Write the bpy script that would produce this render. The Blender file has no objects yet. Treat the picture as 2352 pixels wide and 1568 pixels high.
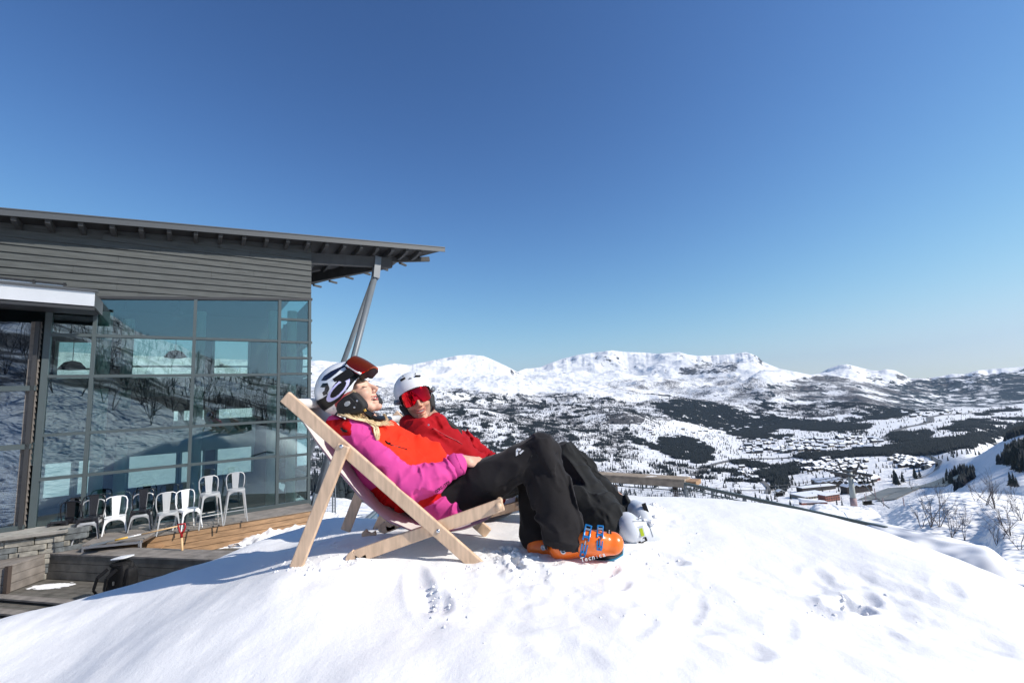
import bpy, math, random
import numpy as np
from mathutils import Vector, Matrix
random.seed(7); RNG = np.random.default_rng(7)
R = math.radians
scene = bpy.context.scene
COL = scene.collection
# ------------------------------------------------------------------ camera model (16 mm lens, pitched up, slightly rolled)
FOC = 1045.0; PIT = R(7.52); ROL = R(3.0)
_R0 = np.array([1.0, 0, 0]); _U0 = np.array([0, -math.sin(PIT), math.cos(PIT)])
CF = np.array([0, math.cos(PIT), math.sin(PIT)])
CR = math.cos(ROL)*_R0 - math.sin(ROL)*_U0
CU = math.sin(ROL)*_R0 + math.cos(ROL)*_U0
def ray(x, y): return CF*FOC + CR*(x-1176.0) + CU*(784.0-y)
def at(x, y, Y):
    v = ray(x, y); return v*(Y/v[1])
def atz(x, y, z):
    v = ray(x, y); return v*(z/v[2])
def proj(p):
    p = np.asarray(p, float); d = p@CF
    return 1176.0+FOC*(p@CR)/d, 784.0-FOC*(p@CU)/d
def zr(x, y, r):
    """height at horizontal distance r for a direction measured on the photograph; also azimuth"""
    v = ray(x, y); return r*v[2]/math.hypot(v[0], v[1])
cam = bpy.data.cameras.new('camera'); camo = bpy.data.objects.new('camera', cam); COL.objects.link(camo)
cam.sensor_width = 36; cam.lens = 36*FOC/2352; cam.clip_start = 0.05; cam.clip_end = 60000
camo.matrix_world = Matrix([[CR[i], CU[i], -CF[i], 0] for i in range(3)]+[[0, 0, 0, 1]])
scene.camera = camo
# ------------------------------------------------------------------ scene-graph helpers
def tag(o, label=None, cat=None, group=None, kind=None):
    if label: o['label'] = label
    if cat: o['category'] = cat
    if group: o['group'] = group
    if kind: o['kind'] = kind
    return o
def empty(name, loc=(0, 0, 0), label=None, cat=None, group=None, rz=0):
    o = bpy.data.objects.new(name, None); COL.objects.link(o); o.location = loc; o.rotation_euler.z = rz
    o.empty_display_size = .1
    return tag(o, label, cat, group)
def place(o, parent):
    """parent while keeping world coordinates (meshes here are written in world coordinates)"""
    if parent is not None:
        o.parent = parent
        root = parent
        M = Matrix.Identity(4)
        chain = []
        while root is not None: chain.append(root); root = root.parent
        for q in reversed(chain): M = M @ (q.matrix_parent_inverse @ q.matrix_basis)
        o.matrix_parent_inverse = M.inverted()
    return o
def link_mesh(name, V, F, mats, parent=None, smooth=False, mi=None, world=True):
    me = bpy.data.meshes.new(name)
    V = np.asarray(V, np.float32).reshape(-1, 3)
    if isinstance(F, np.ndarray):
        n, k = F.shape
        me.vertices.add(len(V)); me.vertices.foreach_set('co', V.ravel())
        me.loops.add(n*k); me.loops.foreach_set('vertex_index', F.astype(np.int32).ravel())
        me.polygons.add(n)
        me.polygons.foreach_set('loop_start', np.arange(0, n*k, k, dtype=np.int32))
        me.polygons.foreach_set('loop_total', np.full(n, k, dtype=np.int32))
        me.update(calc_edges=True)
    else:
        me.from_pydata([tuple(map(float, v)) for v in V], [], [tuple(f) for f in F]); me.update()
    for m in (mats if isinstance(mats, (list, tuple)) else [mats]): me.materials.append(m)
    if mi is not None: me.polygons.foreach_set('material_index', np.asarray(mi, np.int32))
    if smooth: me.polygons.foreach_set('use_smooth', np.ones(len(me.polygons), bool))
    o = bpy.data.objects.new(name, me); COL.objects.link(o)
    if parent is not None:
        if world: place(o, parent)
        else: o.parent = parent
    return o
def vn(a): a = np.asarray(a, float); return a/max(np.linalg.norm(a), 1e-12)
class MB:
    def __init__(s): s.v = []; s.f = []; s.m = []
    def add(s, V, F, mi=0):
        b = len(s.v); s.v += [tuple(map(float, q)) for q in V]; s.f += [tuple(i+b for i in f) for f in F]; s.m += [mi]*len(F)
    def hexa(s, P, mi=0):  # 8 pts: bottom 4 ccw, top 4
        s.add(P, [(3, 2, 1, 0), (4, 5, 6, 7), (0, 1, 5, 4), (1, 2, 6, 5), (2, 3, 7, 6), (3, 0, 4, 7)], mi)
    def box(s, c, half, ax=None, mi=0):
        c = np.asarray(c, float)
        A = np.eye(3) if ax is None else np.array([vn(a) for a in ax])
        h = half
        P = [c + A[0]*sx*h[0] + A[1]*sy*h[1] + A[2]*sz*h[2] for sz in (-1, 1) for sx, sy in ((-1, -1), (1, -1), (1, 1), (-1, 1))]
        if np.dot(np.cross(A[0], A[1]), A[2]) < 0: P = [P[i] for i in (3, 2, 1, 0, 7, 6, 5, 4)]
        s.hexa(P, mi)
    def bar(s, a, b, w, h, up=(0, 0, 1), mi=0):
        a = np.asarray(a, float); b = np.asarray(b, float); d = vn(b-a); sd = vn(np.cross(d, up)); u = np.cross(sd, d)
        s.box((a+b)/2, (np.linalg.norm(b-a)/2, w/2, h/2), (d, sd, u), mi)
    def tube(s, pts, rad, n=8, mi=0, cap=True):
        pts = [np.asarray(p, float) for p in pts]; m = len(pts)
        if np.isscalar(rad): rad = [rad]*m
        b = len(s.v); t0 = vn(pts[1]-pts[0]); ref = np.array([0, 0, 1.0]) if abs(t0[2]) < .9 else np.array([1.0, 0, 0])
        x = vn(np.cross(t0, ref)); V = []
        for i, p in enumerate(pts):
            t = vn(pts[min(i+1, m-1)]-pts[max(i-1, 0)]); x = vn(x - t*np.dot(x, t)); y = np.cross(t, x)
            for k in range(n):
                a = 2*math.pi*k/n; V.append(p + (x*math.cos(a)+y*math.sin(a))*rad[i])
        F = [(i*n+k, i*n+(k+1) % n, (i+1)*n+(k+1) % n, (i+1)*n+k) for i in range(m-1) for k in range(n)]
        if cap: F += [tuple(range(n-1, -1, -1)), tuple(range((m-1)*n, m*n))]
        s.add(V, F, mi)
    def prism(s, P2, org, ax, ay, az, t0, t1, mi=0):
        """polygon P2 (ccw in ax, ay) extruded t0..t1 along az"""
        org = np.asarray(org, float); ax = np.asarray(ax, float); ay = np.asarray(ay, float); az = np.asarray(az, float); n = len(P2)
        V = [org+ax*p[0]+ay*p[1]+az*t for t in (t0, t1) for p in P2]
        F = [tuple(range(n-1, -1, -1)), tuple(range(n, 2*n))]+[(i, (i+1) % n, n+(i+1) % n, n+i) for i in range(n)]
        s.add(V, F, mi)
    def lathe(s, prof, org, axis=(0, 0, 1), n=16, mi=0):
        az = vn(axis); ref = np.array([1.0, 0, 0]) if abs(az[0]) < .9 else np.array([0, 1.0, 0]); ax = vn(np.cross(ref, az)); ay = np.cross(az, ax)
        org = np.asarray(org, float); V = []; m = len(prof)
        for r, h in prof:
            for k in range(n):
                a = 2*math.pi*k/n; V.append(org+az*h+(ax*math.cos(a)+ay*math.sin(a))*r)
        F = [(i*n+k, i*n+(k+1) % n, (i+1)*n+(k+1) % n, (i+1)*n+k) for i in range(m-1) for k in range(n)]
        F += [tuple(range(n-1, -1, -1)), tuple(range((m-1)*n, m*n))]
        s.add(V, F, mi)
    def build(s, name, mats, parent=None, smooth=False, bevel=0, world=True, seg=2):
        o = link_mesh(name, np.array(s.v), s.f, mats, parent, smooth, s.m, world)
        if bevel:
            md = o.modifiers.new('b', 'BEVEL'); md.width = bevel; md.segments = seg; md.limit_method = 'ANGLE'; md.angle_limit = R(40)
            md.harden_normals = False
        return o
def smooth_by_angle(o, ang=40):
    me = o.data
    me.polygons.foreach_set('use_smooth', np.ones(len(me.polygons), bool))
    me.set_sharp_from_angle(angle=R(ang))
    return o
def copy_tree(o, parent=None):
    c = o.copy(); COL.objects.link(c)
    if parent is not None: c.parent = parent
    for ch in list(o.children): copy_tree(ch, c)
    return c
# ------------------------------------------------------------------ noise
_perm = np.random.default_rng(3).random((64, 64, 64)).astype(np.float32)
def vnoise3(p):
    p = np.asarray(p, np.float32); i = np.floor(p).astype(np.int64); f = p-i; f = f*f*(3-2*f); i &= 63; j = (i+1) & 63
    x0, y0, z0 = i[..., 0], i[..., 1], i[..., 2]; x1, y1, z1 = j[..., 0], j[..., 1], j[..., 2]
    fx, fy, fz = f[..., 0], f[..., 1], f[..., 2]
    a = _perm[x0, y0, z0]*(1-fx)+_perm[x1, y0, z0]*fx; b = _perm[x0, y1, z0]*(1-fx)+_perm[x1, y1, z0]*fx
    c = _perm[x0, y0, z1]*(1-fx)+_perm[x1, y0, z1]*fx; d = _perm[x0, y1, z1]*(1-fx)+_perm[x1, y1, z1]*fx
    return ((a*(1-fy)+b*fy)*(1-fz)+(c*(1-fy)+d*fy)*fz)*2-1
def fbm3(p, o=4, g=.5):
    s = 0; a = 1.0; t = 0; p = np.asarray(p, np.float32)
    for k in range(o): s = s+a*vnoise3(p*2**k+17.3*k); t += a; a *= g
    return s/t
_r2 = np.random.default_rng(5).random((256, 256))*2*math.pi
def gnoise(x, y):
    xi = np.floor(x).astype(int); yi = np.floor(y).astype(int); fx = x-xi; fy = y-yi
    u = fx**3*(fx*(fx*6-15)+10); v = fy**3*(fy*(fy*6-15)+10)
    def g(ix, iy, dx, dy):
        a = _r2[ix & 255, iy & 255]; return np.cos(a)*dx+np.sin(a)*dy
    n0 = g(xi, yi, fx, fy)*(1-u)+g(xi+1, yi, fx-1, fy)*u
    n1 = g(xi, yi+1, fx, fy-1)*(1-u)+g(xi+1, yi+1, fx-1, fy-1)*u
    return (n0*(1-v)+n1*v)*1.5
def fbm(x, y, o=5, g=.5):
    s = 0; a = 1.0; t = 0
    for k in range(o): s = s+a*gnoise(x*2**k+31.7*k, y*2**k-11.9*k); t += a; a *= g
    return s/t
def ridged(x, y, o=5, g=.55):
    s = 0; a = 1.0; t = 0; w = 1.0
    for k in range(o):
        n = 1-np.abs(gnoise(x*2**k+7.7*k, y*2**k+3.1*k)); n = n*n*w; w = np.clip(n*1.6, 0, 1); s = s+a*n; t += a; a *= g
    return s/t
def sstep(a, b, x):
    t = np.clip((x-a)/(b-a), 0, 1); return t*t*(3-2*t)
# ------------------------------------------------------------------ materials
def mat(name, col=(.5, .5, .5), rough=.6, metal=0, spec=.5, noise=None, bump=None, **kw):
    """noise=(scale, amount[, stretch vec]) varies the colour; bump=(scale, strength, distance[, stretch])"""
    m = bpy.data.materials.new(name); m.use_nodes = True; nt = m.node_tree; b = nt.nodes['Principled BSDF']
    b.inputs['Base Color'].default_value = (*col, 1); b.inputs['Roughness'].default_value = rough; b.inputs['Metallic'].default_value = metal
    b.inputs['Specular IOR Level'].default_value = spec
    for k, v in kw.items(): b.inputs[k.replace('_', ' ')].default_value = v
    tc = nt.nodes.new('ShaderNodeTexCoord')
    def nz(scale, st, detail=5):
        mp = nt.nodes.new('ShaderNodeMapping'); mp.inputs['Scale'].default_value = st
        nt.links.new(tc.outputs['Object'], mp.inputs['Vector'])
        n = nt.nodes.new('ShaderNodeTexNoise'); n.inputs['Scale'].default_value = scale; n.inputs['Detail'].default_value = detail
        nt.links.new(mp.outputs['Vector'], n.inputs['Vector']); return n
    if noise:
        n = nz(noise[0], noise[2] if len(noise) > 2 else (1, 1, 1))
        mr = nt.nodes.new('ShaderNodeMapRange'); mr.inputs['From Min'].default_value = .3; mr.inputs['From Max'].default_value = .7
        mr.inputs['To Min'].default_value = 1-noise[1]; mr.inputs['To Max'].default_value = 1+noise[1]*.6
        nt.links.new(n.outputs['Fac'], mr.inputs['Value'])
        mx = nt.nodes.new('ShaderNodeMix'); mx.data_type = 'RGBA'; mx.blend_type = 'MULTIPLY'; mx.inputs['Factor'].default_value = 1
        mx.inputs['A'].default_value = (*col, 1); nt.links.new(mr.outputs['Result'], mx.inputs['B'])
        nt.links.new(mx.outputs['Result'], b.inputs['Base Color'])
    if bump:
        n = nz(bump[0], bump[3] if len(bump) > 3 else (1, 1, 1))
        bp = nt.nodes.new('ShaderNodeBump'); bp.inputs['Strength'].default_value = bump[1]; bp.inputs['Distance'].default_value = bump[2]
        nt.links.new(n.outputs['Fac'], bp.inputs['Height']); nt.links.new(bp.outputs['Normal'], b.inputs['Normal'])
    return m
def ND(nt, t, **kw):
    n = nt.nodes.new(t)
    for k, v in kw.items():
        if k.startswith('i_'): n.inputs[k[2:].replace('_', ' ')].default_value = v
        else: setattr(n, k, v)
    return n
M = {}
M['snow'] = mat('snow', (.86, .85, .845), .55, spec=.3, bump=(60, .35, .012))
M['beech'] = mat('beech_wood', (.62, .44, .30), .5, noise=(9, .22, (6, 1, 1)), bump=(60, .15, .002, (6, 1, 1)))
M['sling'] = mat('canvas', (.62, .60, .58), .8, bump=(900, .2, .001))
M['steel'] = mat('steel', (.55, .57, .6), .3, 1)
M['graymetal'] = mat('grey_painted_metal', (.13, .15, .17), .42, noise=(3, .12))
M['framemetal'] = mat('frame_metal', (.06, .078, .082), .4, noise=(2, .1))
M['siding'] = mat('grey_siding', (.068, .074, .073), .75, noise=(2.5, .28, (1, 1, 9)), bump=(25, .4, .004, (1, 1, 8)))
M['siding_wing'] = mat('brown_siding', (.17, .15, .135), .75, noise=(3, .3, (1, 1, 6)))
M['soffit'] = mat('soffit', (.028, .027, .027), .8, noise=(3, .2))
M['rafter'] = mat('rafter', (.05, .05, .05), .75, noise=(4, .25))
M['fascia'] = mat('fascia', (.065, .07, .075), .5)
M['whitemetal'] = mat('white_metal', (.70, .70, .71), .3, .35, noise=(1.2, .1))
M['darkmetal'] = mat('dark_metal', (.03, .03, .032), .45)
M['greycol'] = mat('column_paint', (.74, .84, .78), .6)
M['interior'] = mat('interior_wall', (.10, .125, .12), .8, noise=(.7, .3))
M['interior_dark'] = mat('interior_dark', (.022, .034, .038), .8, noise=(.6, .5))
M['pale_reflection'] = mat('painted_reflection', (.5, .52, .66), .7)  # tone of the wing window's pale reflection, put into the colour
M['black'] = mat('black_plastic', (.006, .006, .007), .4, 0, .25)
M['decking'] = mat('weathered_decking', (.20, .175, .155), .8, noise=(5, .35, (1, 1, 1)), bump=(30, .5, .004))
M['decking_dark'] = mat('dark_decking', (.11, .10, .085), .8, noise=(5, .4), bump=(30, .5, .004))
M['pine'] = mat('pine_boards', (.36, .215, .115), .65, noise=(4, .35, (1, 1, 5)), bump=(20, .3, .003, (1, 1, 6)))
M['stone'] = mat('slate_stone', (.24, .24, .22), .8, noise=(7, .5), bump=(14, .8, .015))
M['slab'] = mat('stone_slab', (.30, .28, .25), .75, noise=(4, .3))
# ------------------------------------------------------------------ render settings, sky, sun
SUN_AZ, SUN_EL = 108.0, 37.0
scene.view_settings.view_transform = 'Standard'; scene.view_settings.look = 'None'; scene.view_settings.exposure = 0.20
scene.view_settings.gamma = 1
scene.cycles.use_denoising = True
scene.cycles.max_bounces = 10; scene.cycles.transparent_max_bounces = 16; scene.cycles.volume_bounces = 0
w = bpy.data.worlds.new('World'); scene.world = w; w.use_nodes = True
nt = w.node_tree; sky = nt.nodes.new('ShaderNodeTexSky'); sky.sky_type = 'NISHITA'; sky.sun_disc = False
sky.sun_elevation = R(SUN_EL); sky.sun_rotation = R(SUN_AZ); sky.altitude = 2000; sky.air_density = 1.3; sky.dust_density = .1; sky.ozone_density = 5.0
gm = nt.nodes.new('ShaderNodeGamma'); gm.inputs[1].default_value = 1.55; nt.links.new(sky.outputs[0], gm.inputs[0])
def vm(op, a, b):
    n = nt.nodes.new('ShaderNodeVectorMath'); n.operation = op
    for i, v in enumerate((a, b)):
        if isinstance(v, tuple): n.inputs[i].default_value = v
        else: nt.links.new(v, n.inputs[i])
    return n.outputs[0]
q_ = vm('MULTIPLY', gm.outputs[0], (1/9.0, 1/10.5, 1/12.6))
q_ = vm('ADD', vm('MULTIPLY', q_, q_), (1, 1, 1)); gq = nt.nodes.new('ShaderNodeGamma'); gq.inputs[1].default_value = .5; nt.links.new(q_, gq.inputs[0])
soft = vm('MULTIPLY', vm('DIVIDE', gm.outputs[0], gq.outputs[0]), (1.17, 1.11, 1.02))
nt.links.new(soft, nt.nodes['Background'].inputs[0]); nt.nodes['Background'].inputs[1].default_value = 0.072
sl = bpy.data.lights.new('sun', 'SUN'); sl.energy = 5.0; sl.angle = R(.53); sl.color = (1, .94, .85)
so = bpy.data.objects.new('sun', sl); COL.objects.link(so)
SD = Vector((math.sin(R(SUN_AZ))*math.cos(R(SUN_EL)), math.cos(R(SUN_AZ))*math.cos(R(SUN_EL)), math.sin(R(SUN_EL))))
so.rotation_euler = SD.to_track_quat('Z', 'Y').to_euler(); so.location = (20, 0, 30)

def haze():
    mb = MB(); mb.box((0, 3000, 300), (16500, 17500, 1100))
    o = mb.build('haze', []); m = bpy.data.materials.new('haze_air'); m.use_nodes = True; nt = m.node_tree; nt.nodes.clear()
    out = nt.nodes.new('ShaderNodeOutputMaterial'); v = nt.nodes.new('ShaderNodeVolumePrincipled')
    v.inputs['Color'].default_value = (.52, .73, 1, 1); v.inputs['Density'].default_value = HAZE; v.inputs['Anisotropy'].default_value = .45
    nt.links.new(v.outputs[0], out.inputs['Volume']); o.data.materials.append(m)
    tag(o, 'thin blue mountain air over the valley', 'haze', kind='stuff')
HAZE = 2.4e-5
haze()
# ------------------------------------------------------------------ terrain: polar height field, profiles per viewing direction
# each column: direction (photo x) -> list of (distance m, photo y) or (distance, None, z)
Z_ = None
COLS = {
 -900: [(5,Z_,-3.4),(14,Z_,-3.4),(30,Z_,-6),(200,Z_,-45),(900,Z_,-150),(2200,Z_,-120),(4000,Z_,120),(9000,Z_,620)],
 0:   [(5,Z_,-3.4),(14,Z_,-3.4),(30,Z_,-6),(200,Z_,-45),(900,Z_,-150),(2200,Z_,-120),(4000,Z_,120),(9000,Z_,620)],
 720: [(5,Z_,-3.3),(14,Z_,-3.3),(20,Z_,-4.0),(34,Z_,-8.5),(200,1150),(600,1105),(1200,1052),(1700,1015),(2600,962),(4000,915),(6000,880),(9500,828)],
 850: [(5,Z_,-3.3),(13,Z_,-3.3),(19,Z_,-3.9),(34,Z_,-9),(200,1165),(600,1120),(1200,1065),(1700,1025),(2600,965),(4000,912),(6000,885),(9500,832)],
 1100:[(5,Z_,-3.3),(13,Z_,-3.4),(19,Z_,-5),(40,Z_,-12),(150,Z_,-40),(500,1175),(1000,1120),(1500,1068),(1800,1035),(1950,'d',-22),(2600,968),(2900,948),(3200,'d',-30),(4200,905),(5200,889),(7500,868),(10500,816)],
 1300:[(5,Z_,-3.3),(13,Z_,-3.5),(19,Z_,-5),(40,Z_,-11),(150,Z_,-38),(500,1180),(1300,1105),(1700,1055),(2200,1003),(2450,985),(2650,'d',-25),(3100,945),(3400,928),(3700,'d',-40),(4600,905),(5400,893),(7500,862),(8200,'d',-50),(11000,815)],
 1420:[(5,Z_,-3.3),(13,Z_,-3.6),(19,Z_,-5),(40,Z_,-11),(150,Z_,-36),(500,1165),(1300,1110),(1800,1052),(2400,1005),(2750,985),(2950,942),(3150,936),(3500,'d',-60),(4500,905),(5400,893),(7500,862),(8200,'d',-60),(11000,812)],
 1540:[(5,Z_,-3.3),(13,Z_,-3.6),(19,Z_,-5),(40,Z_,-11),(150,Z_,-38),(500,1170),(1200,1120),(1800,1062),(2500,1007),(3100,978),(3900,935),(4400,914),(4900,'d',-45),(6300,880),(7000,868),(7600,'d',-50),(8800,838),(11000,812)],
 1700:[(5,Z_,-3.3),(12,Z_,-3.6),(18,Z_,-5.5),(40,Z_,-12),(120,Z_,-33),(400,Z_,-110),(1100,1135),(2000,1052),(3000,1003),(3700,985),(4500,935),(5600,886),(6200,'d',-70),(7600,858),(8600,832),(9000,'d',-30),(10000,812)],
 1760:[(5,Z_,-3.2),(12,Z_,-3.6),(18,Z_,-5.5),(40,Z_,-12),(120,Z_,-33),(400,Z_,-110),(1100,1135),(2000,1052),(3000,1001),(3800,980),(4500,935),(5600,868),(6300,853),(6900,'d',-90),(8400,846),(9800,833)],
 1850:[(4,Z_,-3.1),(8,Z_,-3.1),(13,Z_,-3.9),(20,Z_,-6),(40,Z_,-10.5),(120,1158),(300,Z_,-90),(1000,1150),(1300,1108),(1900,1050),(2900,1000),(3900,972),(4700,925),(5900,878),(6900,861),(7500,'d',-60),(9000,858)],
 1960:[(4,Z_,-3.0),(6.5,Z_,-3.1),(8.6,1198),(9.6,1202),(11,'d',-1.2),(24,Z_,-7),(40,1180),(70,Z_,-19),(120,1158),(300,Z_,-90),(1000,1150),(1300,1104),(1850,1050),(2800,1000),(4000,963),(4700,920),(6000,885),(8500,852)],
 2080:[(4,Z_,-3.0),(6,Z_,-3.1),(8.2,1222),(9.2,1224),(11,'d',-1.3),(14,'d',-.6),(26,1230),(38,1150),(45,1130),(60,Z_,-17),(120,Z_,-38),(320,Z_,-95),(950,1140),(1300,1098),(1800,1048),(2600,1003),(3900,957),(5100,930),(6300,900),(8500,866)],
 2200:[(4,Z_,-3.0),(6,Z_,-3.0),(7.6,1254),(8.6,1252),(10,'d',-1.3),(14,'d',-.8),(24,1250),(38,1150),(48,1128),(65,Z_,-18),(140,Z_,-40),(320,Z_,-88),(600,1130),(900,1090),(1250,1052),(1700,1033),(2500,1000),(3900,955),(5600,928),(6600,905),(8500,856)],
 2352:[(3.5,Z_,-2.0),(5.2,1300),(6.5,1285),(8,'d',-1.0),(15,Z_,-4.6),(24,1250),(36,1175),(48,1140),(65,Z_,-18),(140,Z_,-38),(300,1135),(500,1100),(750,1050),(980,1000),(1150,992),(1400,Z_,-230),(2500,Z_,-292),(4200,942),(6000,913),(6800,890),(9000,845)],
 2600:[(4,Z_,-2.9),(9,Z_,-2.9),(15,Z_,-4.3),(24,1270),(36,1195),(48,1150),(65,Z_,-16),(140,Z_,-34),(300,Z_,-55),(500,Z_,-75),(750,Z_,-80),(980,Z_,-70),(1150,Z_,-80),(1400,Z_,-230),(2500,Z_,-292),(4200,930),(6000,900),(6800,880),(9000,835)],
}
SKY = [(-900,800),(0,800),(712,829),(735,827),(762,830),(800,834),(870,841),(905,834),(940,838),(975,831),(1010,824),(1050,816),(1078,814),(1110,817),(1130,825),(1160,839),(1188,853),(1205,846),(1222,845),(1240,843),(1265,833),(1290,824),(1330,814),(1365,809),(1405,804),(1440,808),(1480,809),(1510,812),(1560,808),(1580,814),(1605,817),(1630,816),(1680,813),(1700,810),(1712,808),(1725,812),(1740,818),(1752,830),(1770,838),(1790,846),(1830,854),(1862,860),(1880,858),(1903,846),(1925,838),(1945,836),(1970,842),(2000,850),(2020,851),(2035,847),(2055,850),(2072,858),(2092,869),(2130,868),(2160,864),(2188,858),(2215,859),(2245,850),(2290,846),(2352,842),(2600,835)]
RG = np.exp(np.concatenate([np.linspace(math.log(4), math.log(60), 70, endpoint=False), np.linspace(math.log(60), math.log(900), 130, endpoint=False), np.linspace(math.log(900), math.log(13000), 620)]))
NR = len(RG); LR = np.log(RG)
def az_of(x, y=930):
    v = ray(x, y); return math.atan2(v[0], v[1])
def pch(x, xp, fp):
    """monotone cubic interpolation"""
    xp = np.array(xp, float); fp = np.array(fp, float); h = np.diff(xp); d = np.diff(fp)/h; m = np.zeros(len(xp))
    for i in range(1, len(xp)-1):
        if d[i-1]*d[i] > 0: w1 = 2*h[i]+h[i-1]; w2 = h[i]+2*h[i-1]; m[i] = (w1+w2)/(w1/d[i-1]+w2/d[i])
    m[0] = d[0]; m[-1] = d[-1]
    x = np.clip(x, xp[0], xp[-1]); k = np.clip(np.searchsorted(xp, x)-1, 0, len(xp)-2); t = (x-xp[k])/h[k]
    return fp[k]*(1+2*t)*(1-t)**2+h[k]*m[k]*t*(1-t)**2+fp[k+1]*t*t*(3-2*t)+h[k]*m[k+1]*t*t*(t-1)
cx = sorted(COLS); cprof = []; rsky = []
for x in cx:
    L = COLS[x]; rr = []; zz = []
    for e in L: rr.append(e[0]); zz.append(zz[-1]+e[2] if e[1] == 'd' else (zr(x, e[1], e[0]) if e[1] is not None else e[2]))
    rsky.append(rr[-1]); rr.append(rr[-1]*1.25); zz.append(zz[-1]-500)
    cprof.append(pch(LR, np.log(rr), zz))
cprof = np.array(cprof)
caz = np.array([az_of(x) for x in cx])
NA = 1150
AZ = np.linspace(R(-60), R(56), NA)
TZ = np.zeros((NA, NR))
for j in range(NR): TZ[:, j] = pch(AZ, caz, cprof[:, j])
RS = np.interp(AZ, caz, rsky)
saz = np.array([az_of(x, y) for x, y in SKY])
selv = np.array([zr(x, y, 1.0) for x, y in SKY])
SE = np.interp(AZ, saz, selv)
Rg, Ag = np.meshgrid(RG, AZ); TX = Rg*np.sin(Ag); TY = Rg*np.cos(Ag)
# relief
far = sstep(700, 4500, Rg); hgt = sstep(-240, 120, TZ)
amp = 6*sstep(25, 300, Rg)*(.25+.75*sstep(-290, -200, TZ)) + far*hgt*120
N1 = ridged(TX/1900+3.3, TY/1900+1.2, 6)-.45
N2 = fbm(TX/420, TY/420, 5)
N3 = ridged(TX/520+9, TY/520-4, 5)-.4
detail = amp*(N1*1.0+N3*.45)+np.where(far > 0, far*(.15+.85*hgt)*26, 0)*N2 + 2.2*sstep(20, 120, Rg)*fbm(TX/40, TY/40, 4)*sstep(1500, 300, Rg)
detail += (.22*fbm(TX/5.0, TY/5.0, 4)+.05*fbm(TX/1.1, TY/1.1, 3))*sstep(6, 14, Rg)*sstep(200, 60, Rg)
TZ = TZ+detail
# pin the skyline: make the profile's highest elevation angle match the photographed crest
kr = np.array([np.argmin(np.abs(RG-r)) for r in RS])
zs = SE*RS
cur = TZ[np.arange(NA), kr]
delta = zs-cur
wgt = np.exp(-((np.log(Rg)-np.log(RS)[:, None])/.16)**2)
TZ = TZ+delta[:, None]*wgt
elev = TZ/Rg; lim = SE[:, None]
over = (elev > lim) & (Rg > 2500)
TZ = np.where(over, lim*Rg-(elev-lim)*Rg*.15-4, TZ)
TZ = np.where(Rg > RS[:, None]*1.02, np.minimum(TZ, (lim-.004)*Rg), TZ)
def terr(az, r):
    a = np.clip((az-AZ[0])/(AZ[1]-AZ[0]), 0, NA-1.001); ia = a.astype(int); fa = a-ia
    lr = np.log(r); ir = np.clip(np.searchsorted(LR, lr)-1, 0, NR-2); fr = np.clip((lr-LR[ir])/(LR[ir+1]-LR[ir]), 0, 1)
    return (TZ[ia, ir]*(1-fa)+TZ[ia+1, ir]*fa)*(1-fr)+(TZ[ia, ir+1]*(1-fa)+TZ[ia+1, ir+1]*fa)*fr
def terr_xy(X, Y):
    X = np.asarray(X, float); Y = np.asarray(Y, float); return terr(np.arctan2(X, Y), np.hypot(X, Y))
def hit(x, y, rmin=60.0, last=False):
    """first terrain point met in a direction read off the photograph (used to find where the village, roads and woods stand)"""
    v = ray(x, y); h = math.hypot(v[0], v[1]); az = math.atan2(v[0], v[1]); rr = RG[RG > rmin]
    z = terr(np.full(len(rr), az), rr); e = v[2]/h*rr
    k = np.where(z >= e)[0]
    if len(k) == 0: return None
    k = k[0]
    if k > 0:
        a = z[k-1]-e[k-1]; b = z[k]-e[k]; t = a/(a-b) if a != b else 0; r = rr[k-1]+(rr[k]-rr[k-1])*t
    else: r = rr[0]
    return np.array([r*math.sin(az), r*math.cos(az), float(terr(np.array([az]), np.array([r]))[0])])
def carve(poly, depth, rr, blur):
    px, py = proj(np.stack([TX, TY, TZ], -1)); m = (poly_mask(px, py, poly) & (Rg > rr[0]) & (Rg < rr[1])).astype(float)
    for _ in range(blur): m[1:-1, 1:-1] = (m[:-2, 1:-1]+m[2:, 1:-1]+m[1:-1, :-2]+m[1:-1, 2:]+2*m[1:-1, 1:-1])/6
    return depth*m
def poly_mask(PX, PY, P):
    ins = np.zeros(PX.shape, bool); n = len(P); j = n-1
    for i in range(n):
        xi, yi = P[i]; xj, yj = P[j]
        c = ((yi > PY) != (yj > PY)) & (PX < (xj-xi)*(PY-yi)/((yj-yi) if yj != yi else 1e-9)+xi); ins ^= c; j = i
    return ins
TZ = TZ-carve([(1985,1195),(2035,1166),(2085,1154),(2140,1160),(2200,1168),(2255,1188),(2290,1225),(2275,1262),(2180,1262),(2060,1240)], 1.1, (22, 60), 34)
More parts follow.
